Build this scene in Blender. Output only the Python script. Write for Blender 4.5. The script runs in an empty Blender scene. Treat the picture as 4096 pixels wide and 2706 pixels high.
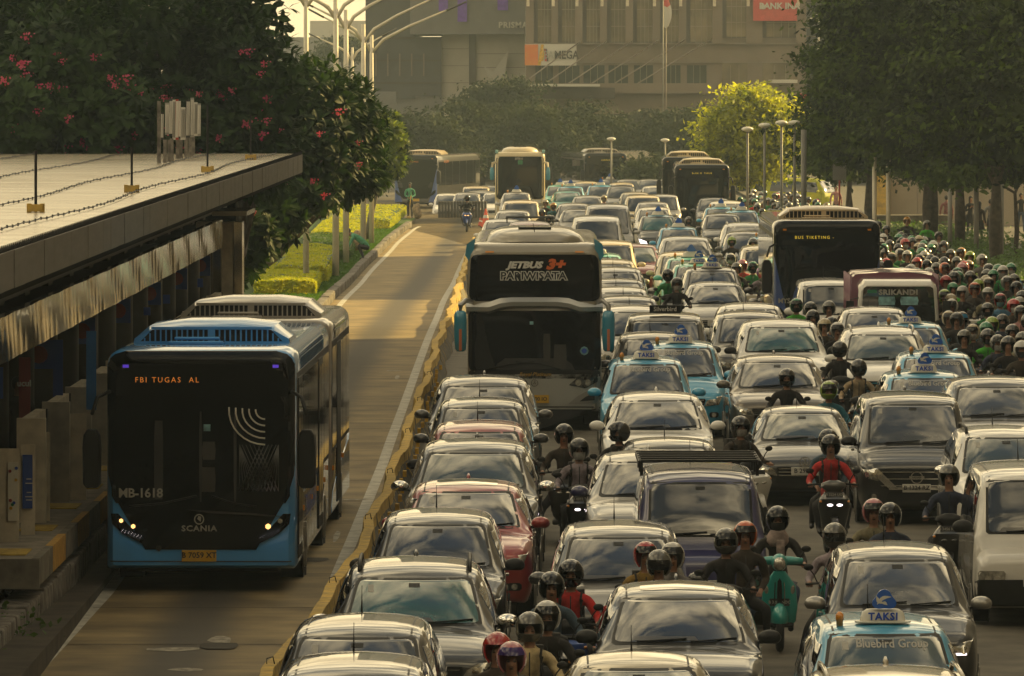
import bpy, bmesh, math, random
from mathutils import Vector, Matrix, noise
from mathutils.bvhtree import BVHTree
R = math.radians
rnd = random.Random(7)
scene = bpy.context.scene
COL = scene.collection

# ------------------------------------------------------------------ camera
FPX, CXP, HYP, CAMH = 27600.0, 2048.0, 285.0, 7.15
cam_d = bpy.data.cameras.new('camera'); cam = bpy.data.objects.new('camera', cam_d); COL.objects.link(cam)
cam.location = (0, 0, CAMH); cam.rotation_euler = (R(90), 0, 0)
cam_d.sensor_width = 36.0; cam_d.lens = 36.0 * FPX / 4096.0
cam_d.shift_y = (HYP - 1353.0) / 4096.0
cam_d.clip_start = 1.0; cam_d.clip_end = 6000
scene.camera = cam

# ------------------------------------------------------------------ sky, sun, exposure
SUN_AZ, SUN_EL = R(-55), R(27)          # sun ahead and to the right of the road
w = bpy.data.worlds.new("World"); scene.world = w; w.use_nodes = True
nt = w.node_tree; nt.nodes.clear()
def N(tree, typ, **kw):
 n = tree.nodes.new(typ)
 for k, v in kw.items(): setattr(n, k, v)
 return n
out = N(nt, 'ShaderNodeOutputWorld'); bg = N(nt, 'ShaderNodeBackground'); bg.inputs[1].default_value = 0.06
sky = N(nt, 'ShaderNodeTexSky'); sky.sky_type = 'NISHITA'; sky.sun_disc = False
sky.sun_elevation = SUN_EL; sky.sun_rotation = -SUN_AZ; sky.air_density = 1.6; sky.dust_density = 4.0; sky.altitude = 10
tint = N(nt, 'ShaderNodeMixRGB', blend_type='MULTIPLY'); tint.inputs[0].default_value = 1; tint.inputs[2].default_value = (1.0, 0.98, 0.86, 1)
nt.links.new(sky.outputs[0], tint.inputs[1])
tc = N(nt, 'ShaderNodeTexCoord'); sep = N(nt, 'ShaderNodeSeparateXYZ'); nt.links.new(tc.outputs['Generated'], sep.inputs[0])
zc = N(nt, 'ShaderNodeMath', operation='MAXIMUM'); zc.inputs[1].default_value = 0.0; nt.links.new(sep.outputs[2], zc.inputs[0])
za = N(nt, 'ShaderNodeMath', operation='ADD'); za.inputs[1].default_value = 0.22; nt.links.new(zc.outputs[0], za.inputs[0])
dv = N(nt, 'ShaderNodeVectorMath', operation='DIVIDE'); cmb = N(nt, 'ShaderNodeCombineXYZ')
for i in range(3): nt.links.new(za.outputs[0], cmb.inputs[i])
nt.links.new(tc.outputs['Generated'], dv.inputs[0]); nt.links.new(cmb.outputs[0], dv.inputs[1])
nz = N(nt, 'ShaderNodeTexNoise'); nz.inputs['Scale'].default_value = 1.9; nz.inputs['Detail'].default_value = 9; nz.inputs['Roughness'].default_value = 0.56; nz.inputs['Distortion'].default_value = 0.5
nt.links.new(dv.outputs[0], nz.inputs['Vector'])
cr = N(nt, 'ShaderNodeValToRGB'); cr.color_ramp.elements[0].position = 0.37; cr.color_ramp.elements[1].position = 0.58
cr.color_ramp.elements[0].color = (0, 0, 0, 1); cr.color_ramp.elements[1].color = (1, 1, 1, 1)
nt.links.new(nz.outputs[0], cr.inputs[0])
# cloud colour: cream near the horizon, grey and cream overhead
nz2 = N(nt, 'ShaderNodeTexNoise'); nz2.inputs['Scale'].default_value = 3.6; nz2.inputs['Detail'].default_value = 7; nt.links.new(dv.outputs[0], nz2.inputs['Vector'])
cr2 = N(nt, 'ShaderNodeValToRGB'); cr2.color_ramp.elements[0].position = 0.42; cr2.color_ramp.elements[1].position = 0.62
cr2.color_ramp.elements[0].color = (2.3, 2.2, 1.85, 1); cr2.color_ramp.elements[1].color = (30.0, 24.0, 14.0, 1)
nt.links.new(nz2.outputs[0], cr2.inputs[0])
mixc = N(nt, 'ShaderNodeMixRGB'); nt.links.new(cr.outputs[0], mixc.inputs[0]); nt.links.new(tint.outputs[0], mixc.inputs[1]); nt.links.new(cr2.outputs[0], mixc.inputs[2])
# bright hazy cream towards the horizon all round
hz = N(nt, 'ShaderNodeMapRange'); hz.inputs[1].default_value = 0.0; hz.inputs[2].default_value = 0.36; hz.inputs[3].default_value = 0.9; hz.inputs[4].default_value = 0.0
nt.links.new(sep.outputs[2], hz.inputs[0])
mixh = N(nt, 'ShaderNodeMixRGB'); mixh.inputs[2].default_value = (15.0, 11.2, 5.9, 1)
nt.links.new(hz.outputs[0], mixh.inputs[0]); nt.links.new(mixc.outputs[0], mixh.inputs[1])
nt.links.new(mixh.outputs[0], bg.inputs[0]); nt.links.new(bg.outputs[0], out.inputs[0])

sd = bpy.data.lights.new('sun', 'SUN'); sd.energy = 5.0; sd.angle = R(0.6); sd.color = (1.0, 0.71, 0.25)
sun = bpy.data.objects.new('sun', sd); COL.objects.link(sun)
sdir = Vector((-math.sin(SUN_AZ) * math.cos(SUN_EL), math.cos(SUN_AZ) * math.cos(SUN_EL), math.sin(SUN_EL)))
sun.rotation_euler = sdir.to_track_quat('Z', 'Y').to_euler(); sun.location = (-60, 60, 60)
vs = scene.view_settings; vs.view_transform = 'Standard'; vs.look = 'None'; vs.gamma = 1; vs.use_curve_mapping = False
vs.exposure = 0.8
scene.render.engine = 'CYCLES'
cy = scene.cycles
cy.max_bounces = 6; cy.diffuse_bounces = 2; cy.glossy_bounces = 3; cy.transmission_bounces = 4; cy.transparent_max_bounces = 8; cy.volume_bounces = 1
cy.caustics_reflective = False; cy.caustics_refractive = False; cy.use_denoising = True
cy.sample_clamp_indirect = 6

# ------------------------------------------------------------------ road profile and pixel-to-place helpers
_prof = [(-50, 0), (75, 0), (100, .25), (130, .42), (167, .5), (200, .3), (240, 0), (290, -.2), (340, -.4), (430, -.95), (520, -1.2), (4000, -1.2)]
def g(y):
 for (a, za_), (b, zb_) in zip(_prof, _prof[1:]):
  if y <= b:
   t = max(0, (y - a) / (b - a)); t = t * t * (3 - 2 * t) if b < 4000 else t
   return za_ + (zb_ - za_) * t
 return -1.2
def at(x, y, h=0.0):
 """the place whose point h above the road shows at photo pixel (x, y); returns Vector on the road"""
 Y = 150.0
 for _ in range(60):
  Y = 0.5 * Y + 0.5 * FPX * (CAMH - g(Y) - h) / max(20.0, y - HYP)
 return Vector(((x - CXP) * Y / FPX, Y, g(Y)))
def xz(x, y, Y):
 """the point at depth Y that shows at photo pixel (x, y)"""
 return Vector(((x - CXP) * Y / FPX, Y, CAMH - (y - HYP) * Y / FPX))
YAW = -0.0062        # road axis
def rx(xr, Y): return xr + 0.0062 * Y

# ------------------------------------------------------------------ materials
M = {}
def mat(name, col, rough=0.6, metal=0.0, coat=0.0, var=0.0, scale=3.0, bump=0.0, spec=0.5, emit=None, estr=0.0, col2=None, transl=0.0, dust=0.0, alpha=None, coords='Object', detail=6, cr_=(0.35, 0.65), stretch=None):
 m = bpy.data.materials.new(name); m.use_nodes = True; t = m.node_tree; b = t.nodes['Principled BSDF']
 b.inputs['Base Color'].default_value = (*col, 1); b.inputs['Roughness'].default_value = rough; b.inputs['Metallic'].default_value = metal
 b.inputs['Coat Weight'].default_value = coat; b.inputs['Coat Roughness'].default_value = 0.04
 b.inputs['Specular IOR Level'].default_value = spec
 vec = None
 if var or bump or col2 or dust:
  c = N(t, 'ShaderNodeTexCoord'); vec = c.outputs[coords]
  if coords == 'Object':
   oi = N(t, 'ShaderNodeObjectInfo'); ad = N(t, 'ShaderNodeVectorMath', operation='ADD'); sc_ = N(t, 'ShaderNodeVectorMath', operation='SCALE'); sc_.inputs['Scale'].default_value = 0.37
   t.links.new(oi.outputs['Location'], sc_.inputs[0]); t.links.new(vec, ad.inputs[0]); t.links.new(sc_.outputs[0], ad.inputs[1]); vec = ad.outputs[0]
  if stretch:
   mp = N(t, 'ShaderNodeVectorMath', operation='MULTIPLY'); mp.inputs[1].default_value = stretch; t.links.new(vec, mp.inputs[0]); vec = mp.outputs[0]
  n = N(t, 'ShaderNodeTexNoise'); n.inputs['Scale'].default_value = scale; n.inputs['Detail'].default_value = detail; n.inputs['Roughness'].default_value = 0.6
  t.links.new(vec, n.inputs['Vector'])
  r = N(t, 'ShaderNodeValToRGB'); e = r.color_ramp.elements; e[0].position, e[1].position = cr_
  if col2: e[0].color = (*col, 1); e[1].color = (*col2, 1)
  else: e[0].color = tuple(max(0, x * (1 - var)) for x in col) + (1,); e[1].color = tuple(x * (1 + var) for x in col) + (1,)
  t.links.new(n.outputs[0], r.inputs[0]); t.links.new(r.outputs[0], b.inputs['Base Color'])
  if dust:
   n3 = N(t, 'ShaderNodeTexNoise'); n3.inputs['Scale'].default_value = 2.2; n3.inputs['Detail'].default_value = 8; t.links.new(vec, n3.inputs['Vector'])
   mr = N(t, 'ShaderNodeMapRange'); mr.inputs[1].default_value = 0.35; mr.inputs[2].default_value = 0.75; mr.inputs[3].default_value = dust * 0.25; mr.inputs[4].default_value = dust; t.links.new(n3.outputs[0], mr.inputs[0])
   mx = N(t, 'ShaderNodeMixRGB'); mx.inputs[2].default_value = (0.28, 0.25, 0.19, 1)
   t.links.new(mr.outputs[0], mx.inputs[0]); t.links.new(r.outputs[0], mx.inputs[1]); t.links.new(mx.outputs[0], b.inputs['Base Color'])
   mr2 = N(t, 'ShaderNodeMapRange'); mr2.inputs[1].default_value = 0.3; mr2.inputs[2].default_value = 0.8; mr2.inputs[3].default_value = 0.02; mr2.inputs[4].default_value = 0.02 + dust * 0.5; t.links.new(n3.outputs[0], mr2.inputs[0]); t.links.new(mr2.outputs[0], b.inputs['Coat Roughness'])
  if bump:
   bp = N(t, 'ShaderNodeBump'); bp.inputs['Strength'].default_value = bump; bp.inputs['Distance'].default_value = 0.02; t.links.new(n.outputs[0], bp.inputs['Height']); t.links.new(bp.outputs[0], b.inputs['Normal'])
 if emit:
  b.inputs['Emission Color'].default_value = (*emit, 1); b.inputs['Emission Strength'].default_value = estr
 if transl:
  tr = N(t, 'ShaderNodeBsdfTranslucent'); mxs = N(t, 'ShaderNodeMixShader'); mxs.inputs[0].default_value = transl
  br = N(t, 'ShaderNodeMixRGB', blend_type='MULTIPLY'); br.inputs[0].default_value = 1; br.inputs[2].default_value = (2.1, 2.0, 0.9, 1)
  if col2 or var: t.links.new(r.outputs[0], br.inputs[1])
  else: br.inputs[1].default_value = (*col, 1)
  t.links.new(br.outputs[0], tr.inputs[0]); t.links.new(b.outputs[0], mxs.inputs[1]); t.links.new(tr.outputs[0], mxs.inputs[2])
  t.links.new(mxs.outputs[0], t.nodes['Material Output'].inputs[0])
 M[name] = m
 return m
def paint(name, col, metal=0.25, rough=0.38, dust=0.12): return mat(name, col, rough, metal, 1.0, 0.05, 1.5, dust=dust)
paint('black_paint', (0.006, 0.006, 0.007), 0.1, dust=.03); paint('dark_paint', (0.013, 0.013, 0.014), 0.2, dust=.04); paint('grey_paint', (0.05, 0.048, 0.045), 0.4, dust=.06)
paint('silver_paint', (0.30, 0.29, 0.27), 0.75); paint('white_paint', (0.62, 0.60, 0.55), 0.0); paint('beige_paint', (0.34, 0.29, 0.19), 0.4)
paint('bronze_paint', (0.085, 0.068, 0.05), 0.5); paint('red_paint', (0.26, 0.012, 0.014), 0.35); paint('maroon_paint', (0.16, 0.03, 0.03), 0.35); paint('cream_paint', (0.52, 0.42, 0.24), 0.0)
paint('taxi_blue', (0.03, 0.30, 0.50), 0.1, dust=.05); paint('taxi_green', (0.07, 0.42, 0.33), 0.1); paint('navy_paint', (0.016, 0.016, 0.09), 0.0, dust=.03)
paint('teal_gloss', (0.01, 0.26, 0.24), 0.1, dust=0.03); paint('pink_white', (0.6, 0.48, 0.50), 0.0)
paint('bus_blue', (0.045, 0.27, 0.62), 0.0, dust=0.08); paint('bus_grey', (0.30, 0.27, 0.22), 0.0, dust=0.3); paint('coach_silver', (0.40, 0.40, 0.38), 0.4, 0.3, dust=0.1)
paint('coach_cream', (0.27, 0.24, 0.18), 0.1, dust=0.45); paint('bus_dark', (0.022, 0.022, 0.026), 0.1, dust=0.08); paint('orange_gloss', (0.5, 0.12, 0.02), 0); paint('bus_cream', (0.5, 0.38, 0.22), 0.0, dust=0.3)
paint('coach_teal', (0.01, 0.22, 0.34), 0.1); paint('magenta_canvas', (0.14, 0.03, 0.07), 0.0, 0.8)
paint('mid_blue', (0.02, 0.07, 0.30), 0.1)
def glassmat(name, col, refl=0.5, ior=1.5, rough=0.02, var=0.0):
 m = mat(name, col, rough, 0, 1.0, var=0.25, scale=2.0, spec=0.5); m.node_tree.nodes['Principled BSDF'].inputs['IOR'].default_value = ior
 return m
glassmat('dark_glass', (0.014, 0.015, 0.013), ior=1.75); glassmat('teal_glass', (0.012, 0.07, 0.058), ior=1.7); glassmat('green_glass', (0.03, 0.045, 0.033), ior=1.75)
glassmat('grey_glass', (0.045, 0.045, 0.038), ior=1.75); glassmat('black_glass', (0.004, 0.005, 0.006), ior=1.45); M['black_glass'].node_tree.nodes['Principled BSDF'].inputs['Coat Weight'].default_value = 0; M['black_glass'].node_tree.nodes['Principled BSDF'].inputs['Specular IOR Level'].default_value = 0.3; glassmat('side_glass', (0.008, 0.008, 0.008), ior=1.55)
def clear_glass(name, tint_, op):
 m = bpy.data.materials.new(name); m.use_nodes = True; t = m.node_tree; t.nodes.remove(t.nodes['Principled BSDF'])
 tr = N(t, 'ShaderNodeBsdfTransparent'); tr.inputs[0].default_value = (*tint_, 1); gl = N(t, 'ShaderNodeBsdfGlossy'); gl.inputs['Roughness'].default_value = 0.02
 fr = N(t, 'ShaderNodeFresnel'); fr.inputs[0].default_value = 1.5; mx = N(t, 'ShaderNodeMixShader')
 t.links.new(fr.outputs[0], mx.inputs[0]); t.links.new(tr.outputs[0], mx.inputs[1]); t.links.new(gl.outputs[0], mx.inputs[2]); t.links.new(mx.outputs[0], t.nodes['Material Output'].inputs[0])
 M[name] = m
clear_glass('bus_glass', (0.42, 0.44, 0.42), 0.3)
mat('chrome', (0.75, 0.73, 0.68), 0.12, 1.0); mat('black_plastic', (0.010, 0.010, 0.010), 0.5, var=0.2, spec=0.3); mat('tyre', (0.014, 0.014, 0.013), 0.85, var=0.3, scale=12)
mat('rim', (0.35, 0.34, 0.32), 0.3, 0.9); mat('lens', (0.42, 0.40, 0.34), 0.12, 0.6, 1.0, var=0.5, scale=14); mat('lens_dark', (0.06, 0.06, 0.055), 0.1, 0.5, 1.0, var=0.6, scale=16)
mat('plate_white', (0.55, 0.53, 0.48), 0.5, var=0.08); mat('plate_black', (0.015, 0.015, 0.016), 0.5); mat('plate_yellow', (0.52, 0.30, 0.02), 0.5, var=0.1)
mat('ink_black', (0.015, 0.015, 0.015), 0.6); mat('ink_white', (0.62, 0.60, 0.55), 0.5); mat('ink_grey', (0.30, 0.29, 0.26), 0.5); mat('ink_orange', (0.62, 0.12, 0.02), 0.5); mat('ink_blue', (0.01, 0.06, 0.38), 0.5); mat('ink_gold', (0.40, 0.24, 0.03), 0.5); mat('ink_red', (0.35, 0.03, 0.02), 0.5)
mat('sign_white', (0.62, 0.59, 0.50), 0.35, coat=0.3, var=0.06); mat('sign_blue', (0.008, 0.09, 0.42), 0.3, coat=0.5)
mat('amber', (0.6, 0.22, 0.02), 0.25, coat=0.5); mat('lamp_amber', (0.9, 0.5, 0.1), 0.3, emit=(1.0, 0.5, 0.16), estr=1.3); mat('lamp_white', (0.9, 0.9, 0.9), 0.3, emit=(1.0, 0.86, 0.88), estr=1.8)
mat('led_orange', (0.4, 0.1, 0.01), 0.5, emit=(1.0, 0.32, 0.04), estr=0.22); mat('led_yellow', (0.4, 0.3, 0.01), 0.5, emit=(1.0, 0.72, 0.06), estr=0.3); mat('led_violet', (0.1, 0.05, 0.5), 0.5, emit=(0.18, 0.08, 1.0), estr=0.2)
mat('red_plastic', (0.42, 0.015, 0.01), 0.35, coat=0.4); mat('cone_orange', (0.62, 0.06, 0.01), 0.5, var=0.15)
mat('skin', (0.26, 0.13, 0.075), 0.55, var=0.12, scale=9); mat('skin_dark', (0.16, 0.08, 0.045), 0.55, var=0.12, scale=9); mat('hair', (0.012, 0.009, 0.007), 0.5)
mat('shoe_black', (0.015, 0.014, 0.013), 0.5); mat('trouser_black', (0.016, 0.015, 0.016), 0.85, var=0.3, scale=8); mat('trouser_blue', (0.035, 0.055, 0.10), 0.85, var=0.3, scale=8); mat('trouser_brown', (0.06, 0.045, 0.03), 0.85, var=0.3, scale=8)
def cloth(name, col): mat(name, col, 0.9, var=0.45, scale=7, bump=1.0)
cloth('cloth_black', (0.016, 0.014, 0.013)); cloth('cloth_darkbrown', (0.035, 0.026, 0.018)); cloth('cloth_red', (0.36, 0.018, 0.016)); cloth('cloth_denim', (0.055, 0.085, 0.115)); cloth('cloth_green', (0.02, 0.16, 0.045)); cloth('cloth_lime', (0.05, 0.30, 0.02))
cloth('cloth_teal', (0.02, 0.11, 0.15)); cloth('cloth_blue', (0.06, 0.16, 0.27)); cloth('cloth_tan', (0.27, 0.20, 0.12)); cloth('cloth_grey', (0.13, 0.12, 0.115)); cloth('cloth_lilac', (0.24, 0.20, 0.22)); cloth('cloth_pink', (0.34, 0.17, 0.16)); cloth('cloth_khaki', (0.17, 0.15, 0.09)); cloth('cloth_navy', (0.02, 0.026, 0.05)); cloth('cloth_cream', (0.42, 0.33, 0.18))
cloth('cloth_batik', (0.20, 0.12, 0.02)); cloth('cloth_plaid', (0.22, 0.09, 0.09)); cloth('cloth_palegreen', (0.07, 0.27, 0.16)); cloth('mask_white', (0.45, 0.43, 0.40)); cloth('mask_blue', (0.18, 0.34, 0.36)); cloth('scarf_grey', (0.26, 0.20, 0.18))
def helm(name, col, r=0.22): mat(name, tuple(c * .75 for c in col), r, 0.0, 0.6, var=0.12, scale=8)
helm('helmet_black', (0.014, 0.013, 0.012)); helm('helmet_grey', (0.10, 0.095, 0.08)); helm('helmet_white', (0.48, 0.46, 0.42)); helm('helmet_red', (0.42, 0.015, 0.012)); helm('helmet_orange', (0.6, 0.10, 0.01)); helm('helmet_green', (0.02, 0.20, 0.08)); helm('helmet_pink', (0.52, 0.18, 0.20)); helm('helmet_lime', (0.25, 0.36, 0.03)); helm('helmet_yellow', (0.5, 0.24, 0.02)); helm('helmet_silver', (0.32, 0.31, 0.28)); helm('helmet_violet', (0.30, 0.06, 0.32)); helm('visor_dark', (0.02, 0.02, 0.022), 0.08); helm('visor_blue', (0.02, 0.30, 0.62), 0.08); helm('visor_violet', (0.10, 0.05, 0.28), 0.1)
helm('helmet_cream', (0.42, 0.34, 0.20))

# ------------------------------------------------------------------ mesh helpers
def new_mesh(bm, name, mats=(), smooth=True, angle=None):
 me = bpy.data.meshes.new(name); bm.normal_update(); bm.to_mesh(me); bm.free()
 for mm in mats: me.materials.append(M[mm] if isinstance(mm, str) else mm)
 if smooth and len(me.polygons):
  me.polygons.foreach_set('use_smooth', [True] * len(me.polygons))
  if angle is not None and hasattr(me, 'set_sharp_from_angle'): me.set_sharp_from_angle(angle=R(angle))
 return me
def B(): return bmesh.new()
def box(bm, c, s, mi=0, rot=None, taper=None):
 r = bmesh.ops.create_cube(bm, size=1.0); vs_ = r['verts']
 for v in vs_:
  v.co = Vector((v.co.x * s[0], v.co.y * s[1], v.co.z * s[2]))
  if taper and v.co.z > 0: v.co.x *= taper[0]; v.co.y *= taper[1]
  if rot is not None: v.co = rot @ v.co
  v.co += Vector(c)
 for f in {f for v in vs_ for f in v.link_faces}: f.material_index = mi
 return vs_
def bbox_bevel(bm, w_=0.01, seg=2, ang=30):
 es = [e for e in bm.edges if len(e.link_faces) == 2 and e.calc_face_angle(0) > R(ang)]
 if es: bmesh.ops.bevel(bm, geom=es, offset=w_, segments=seg, affect='EDGES', profile=0.5, clamp_overlap=True)
def frame_of(d):
 d = d.normalized(); up = Vector((0, 0, 1)) if abs(d.z) < 0.95 else Vector((1, 0, 0))
 a = d.cross(up).normalized(); b = a.cross(d).normalized(); return a, b
def tube(bm, pts, r, n=6, mi=0, caps=True):
 pts = [Vector(p) for p in pts]; rs = r if isinstance(r, (list, tuple)) else [r] * len(pts)
 rings = []
 for i, p in enumerate(pts):
  d = (pts[min(i + 1, len(pts) - 1)] - pts[max(i - 1, 0)])
  if d.length < 1e-6: d = Vector((0, 0, 1))
  a, b = frame_of(d)
  rings.append([bm.verts.new(p + a * math.cos(2 * math.pi * k / n) * rs[i] + b * math.sin(2 * math.pi * k / n) * rs[i]) for k in range(n)])
 for i in range(len(rings) - 1):
  for k in range(n):
   f = bm.faces.new((rings[i][k], rings[i][(k + 1) % n], rings[i + 1][(k + 1) % n], rings[i + 1][k])); f.material_index = mi
 if caps:
  for rr in (rings[0][::-1], rings[-1]):
   try: bm.faces.new(rr).material_index = mi
   except ValueError: pass
def sell(cx, cy_, z, rx_, ry_, e=2.5, n=12):
 """superellipse ring in the plane z"""
 o = []
 for k in range(n):
  a = 2 * math.pi * k / n; c, s = math.cos(a), math.sin(a)
  o.append(Vector((cx + rx_ * math.copysign(abs(c) ** (2 / e), c), cy_ + ry_ * math.copysign(abs(s) ** (2 / e), s), z)))
 return o
def loft(bm, rings, mi=0, caps=True, closed=True):
 vr = [[bm.verts.new(p) for p in r] for r in rings]; n = len(vr[0])
 for a, b in zip(vr, vr[1:]):
  for k in range(n if closed else n - 1):
   f = bm.faces.new((a[k], a[(k + 1) % n], b[(k + 1) % n], b[k])); f.material_index = mi
 if caps and closed:
  bm.faces.new(vr[0][::-1]).material_index = mi; bm.faces.new(vr[-1]).material_index = mi
 return vr
def ell(bm, c, r, nu=12, nv=8, mi=0, keep=None):
 res = bmesh.ops.create_uvsphere(bm, u_segments=nu, v_segments=nv, radius=1.0)
 for v in res['verts']: v.co = Vector((v.co.x * r[0] + c[0], v.co.y * r[1] + c[1], v.co.z * r[2] + c[2]))
 for f in {f for v in res['verts'] for f in v.link_faces}: f.material_index = mi
 return res['verts']
def cylx(bm, c, r, w_, n=16, mi=0, mi2=None, r2=None):
 """wheel-like cylinder along X"""
 res = bmesh.ops.create_cone(bm, segments=n, radius1=r, radius2=r2 or r, depth=w_, cap_ends=True)
 for v in res['verts']: x, y, z = v.co; v.co = Vector((z + c[0], x + c[1], y + c[2]))
 for f in {f for v in res['verts'] for f in v.link_faces}: f.material_index = mi
def obj(name, me, parent=None, loc=None, rot=None, scale=None):
 o = bpy.data.objects.new(name, me); COL.objects.link(o)
 if parent is not None: o.parent = parent
 if loc is not None: o.location = loc
 if rot is not None: o.rotation_euler = rot
 if scale is not None: o.scale = scale if isinstance(scale, (tuple, list, Vector)) else (scale,) * 3
 return o
def tag(o, label, cat, group=None, kind=None):
 if label: o['label'] = label
 if cat: o['category'] = cat
 if group: o['group'] = group
 if kind: o['kind'] = kind
 return o
def thing(name, label, cat, loc=(0, 0, 0), rz=0.0, group=None):
 o = bpy.data.objects.new(name, None); COL.objects.link(o); o.location = loc; o.rotation_euler = (0, 0, rz); o.empty_display_size = 0.3
 return tag(o, label, cat, group)
def struct(name, me, **k):
 o = obj(name, me, **k); o['kind'] = 'structure'; return o
_tc = {}
def text_mesh(s, size=1.0, mt='ink_black', bold=0.0, extrude=0.003, key=None, spacing=1.0, outline=False):
 k = (s, size, mt, bold, extrude, spacing)
 if k in _tc: return _tc[k]
 cu = bpy.data.curves.new('t', 'FONT'); cu.body = s; cu.size = size; cu.align_x = 'CENTER'; cu.align_y = 'CENTER'; cu.extrude = extrude; cu.offset = bold; cu.space_character = spacing; cu.resolution_u = 2
 o = bpy.data.objects.new('t', cu); COL.objects.link(o); dg = bpy.context.evaluated_depsgraph_get()
 me = bpy.data.meshes.new_from_object(o.evaluated_get(dg)); bpy.data.objects.remove(o); bpy.data.curves.remove(cu)
 me.materials.clear(); me.materials.append(M[mt])
 me.transform(Matrix.Rotation(R(90), 4, 'X'))
 _tc[k] = me; return me

# templates: a part is (name, mesh, {slot: key}, loc, rot, scale, lod, [children])
class P:
 def __init__(s, name, me, keys=None, loc=(0, 0, 0), rot=(0, 0, 0), scale=(1, 1, 1), lod=0, kids=(), label=None):
  s.name, s.me, s.keys, s.loc, s.rot, s.scale, s.lod, s.kids, s.label = name, me, keys or {}, loc, rot, scale, lod, list(kids), label
def place(parts, root, over, lod=9):
 for p in parts:
  if p.lod > lod: continue
  o = bpy.data.objects.new(p.name, p.me); COL.objects.link(o); o.parent = root
  o.location = p.loc; o.rotation_euler = p.rot; o.scale = p.scale
  if p.label: o['label'] = p.label
  for slot, key in p.keys.items():
   if key in over and over[key]:
    sl = o.material_slots[slot]; sl.link = 'OBJECT'; sl.material = M[over[key]]
  if p.kids: place(p.kids, o, over, lod)
# surfaces to lay patches on
class Surf:
 def __init__(s, me):
  s.t = BVHTree.FromPolygons([v.co.copy() for v in me.vertices], [tuple(p.vertices) for p in me.polygons])
 def hit(s, side, a, b):
  if side == 'F': o_, d = Vector((a, -50, b)), Vector((0, 1, 0))
  elif side == 'B': o_, d = Vector((a, 50, b)), Vector((0, -1, 0))
  elif side == 'R': o_, d = Vector((50, a, b)), Vector((-1, 0, 0))
  elif side == 'L': o_, d = Vector((-50, a, b)), Vector((1, 0, 0))
  else: o_, d = Vector((a, b, 50)), Vector((0, 0, -1))
  h, n, i, di = s.t.ray_cast(o_, d); return h, d
def rowspan(poly, z):
 xs = []
 for i in range(len(poly)):
  (x0, z0), (x1, z1) = poly[i], poly[(i + 1) % len(poly)]
  if (z0 <= z <= z1) or (z1 <= z <= z0):
   if abs(z1 - z0) < 1e-9: xs += [x0, x1]
   else: xs.append(x0 + (x1 - x0) * (z - z0) / (z1 - z0))
 return (min(xs), max(xs)) if xs else None
def rrect(x0, x1, z0, z1, r=0.03, xt0=None, xt1=None):
 """quad with rounded corners; xt = top corners"""
 xt0 = x0 if xt0 is None else xt0; xt1 = x1 if xt1 is None else xt1
 cs = [Vector((x0, z0)), Vector((x1, z0)), Vector((xt1, z1)), Vector((xt0, z1))]; o = []
 for i, c in enumerate(cs):
  a = (cs[i - 1] - c).normalized() * r; b = (cs[(i + 1) % 4] - c).normalized() * r
  for t in (0, .35, .7, 1): o.append(tuple(c + a * (1 - t) ** 2 + b * t ** 2))
 return o
def patch_bm(bm, surf, side, poly, n=6, m=8, off=0.006, skirt=0.02, mi=0):
 z0 = min(p[1] for p in poly); z1 = max(p[1] for p in poly); e = (z1 - z0) * 1e-4; grid = []; lasth = None
 zs = [z0 + e + (z1 - z0 - 2 * e) * (0.5 - 0.5 * math.cos(math.pi * j / n)) for j in range(n + 1)] if n > 2 else [z0 + e + (z1 - z0 - 2 * e) * j / n for j in range(n + 1)]
 for z in zs:
  a, b = rowspan(poly, z); row = []
  cxm = (a + b) / 2
  for i in range(m + 1):
   x = a + (b - a) * ((.5 - .5 * math.cos(math.pi * i / m)) if m >= 10 else i / m); h = None
   for k in range(12):
    h, d = surf.hit(side, x, z)
    if h: break
    x = cxm + (x - cxm) * 0.97
   if not h: h = lasth.copy() if lasth else Vector((0, 0, 0))
   lasth = h; row.append((h - d * off, d))
  grid.append(row)
 V = [[bm.verts.new(p) for p, d in row] for row in grid]
 for j in range(n):
  for i in range(m):
   f = bm.faces.new((V[j][i], V[j][i + 1], V[j + 1][i + 1], V[j + 1][i])); f.material_index = mi
 if skirt:
  loop = [(j, i) for i in range(m + 1) for j in (0,)] + [(j, m) for j in range(1, n + 1)] + [(n, i) for i in range(m - 1, -1, -1)] + [(j, 0) for j in range(n - 1, 0, -1)]
  inner = [bm.verts.new(grid[j][i][0] + grid[j][i][1] * (skirt + off)) for j, i in loop]
  for k in range(len(loop)):
   k2 = (k + 1) % len(loop); a = V[loop[k][0]][loop[k][1]]; b = V[loop[k2][0]][loop[k2][1]]
   try: bm.faces.new((b, a, inner[k], inner[k2])).material_index = mi
   except ValueError: pass
def patch(surf, side, poly, mt, n=6, m=8, off=0.006, skirt=0.02, name='patch'):
 bm = B(); patch_bm(bm, surf, side, poly, n, m, off, skirt)
 bmesh.ops.recalc_face_normals(bm, faces=bm.faces[:])
 # keep outward
 d = {'F': Vector((0, -1, 0)), 'B': Vector((0, 1, 0)), 'R': Vector((1, 0, 0)), 'L': Vector((-1, 0, 0)), 'T': Vector((0, 0, 1))}[side]
 bm.normal_update()
 if sum(f.normal.dot(d) * f.calc_area() for f in bm.faces) < 0: bmesh.ops.reverse_faces(bm, faces=bm.faces[:])
 return new_mesh(bm, name, (mt,), True, 40)
def mirror_poly(p): return [(-x, z) for x, z in p]
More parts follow.
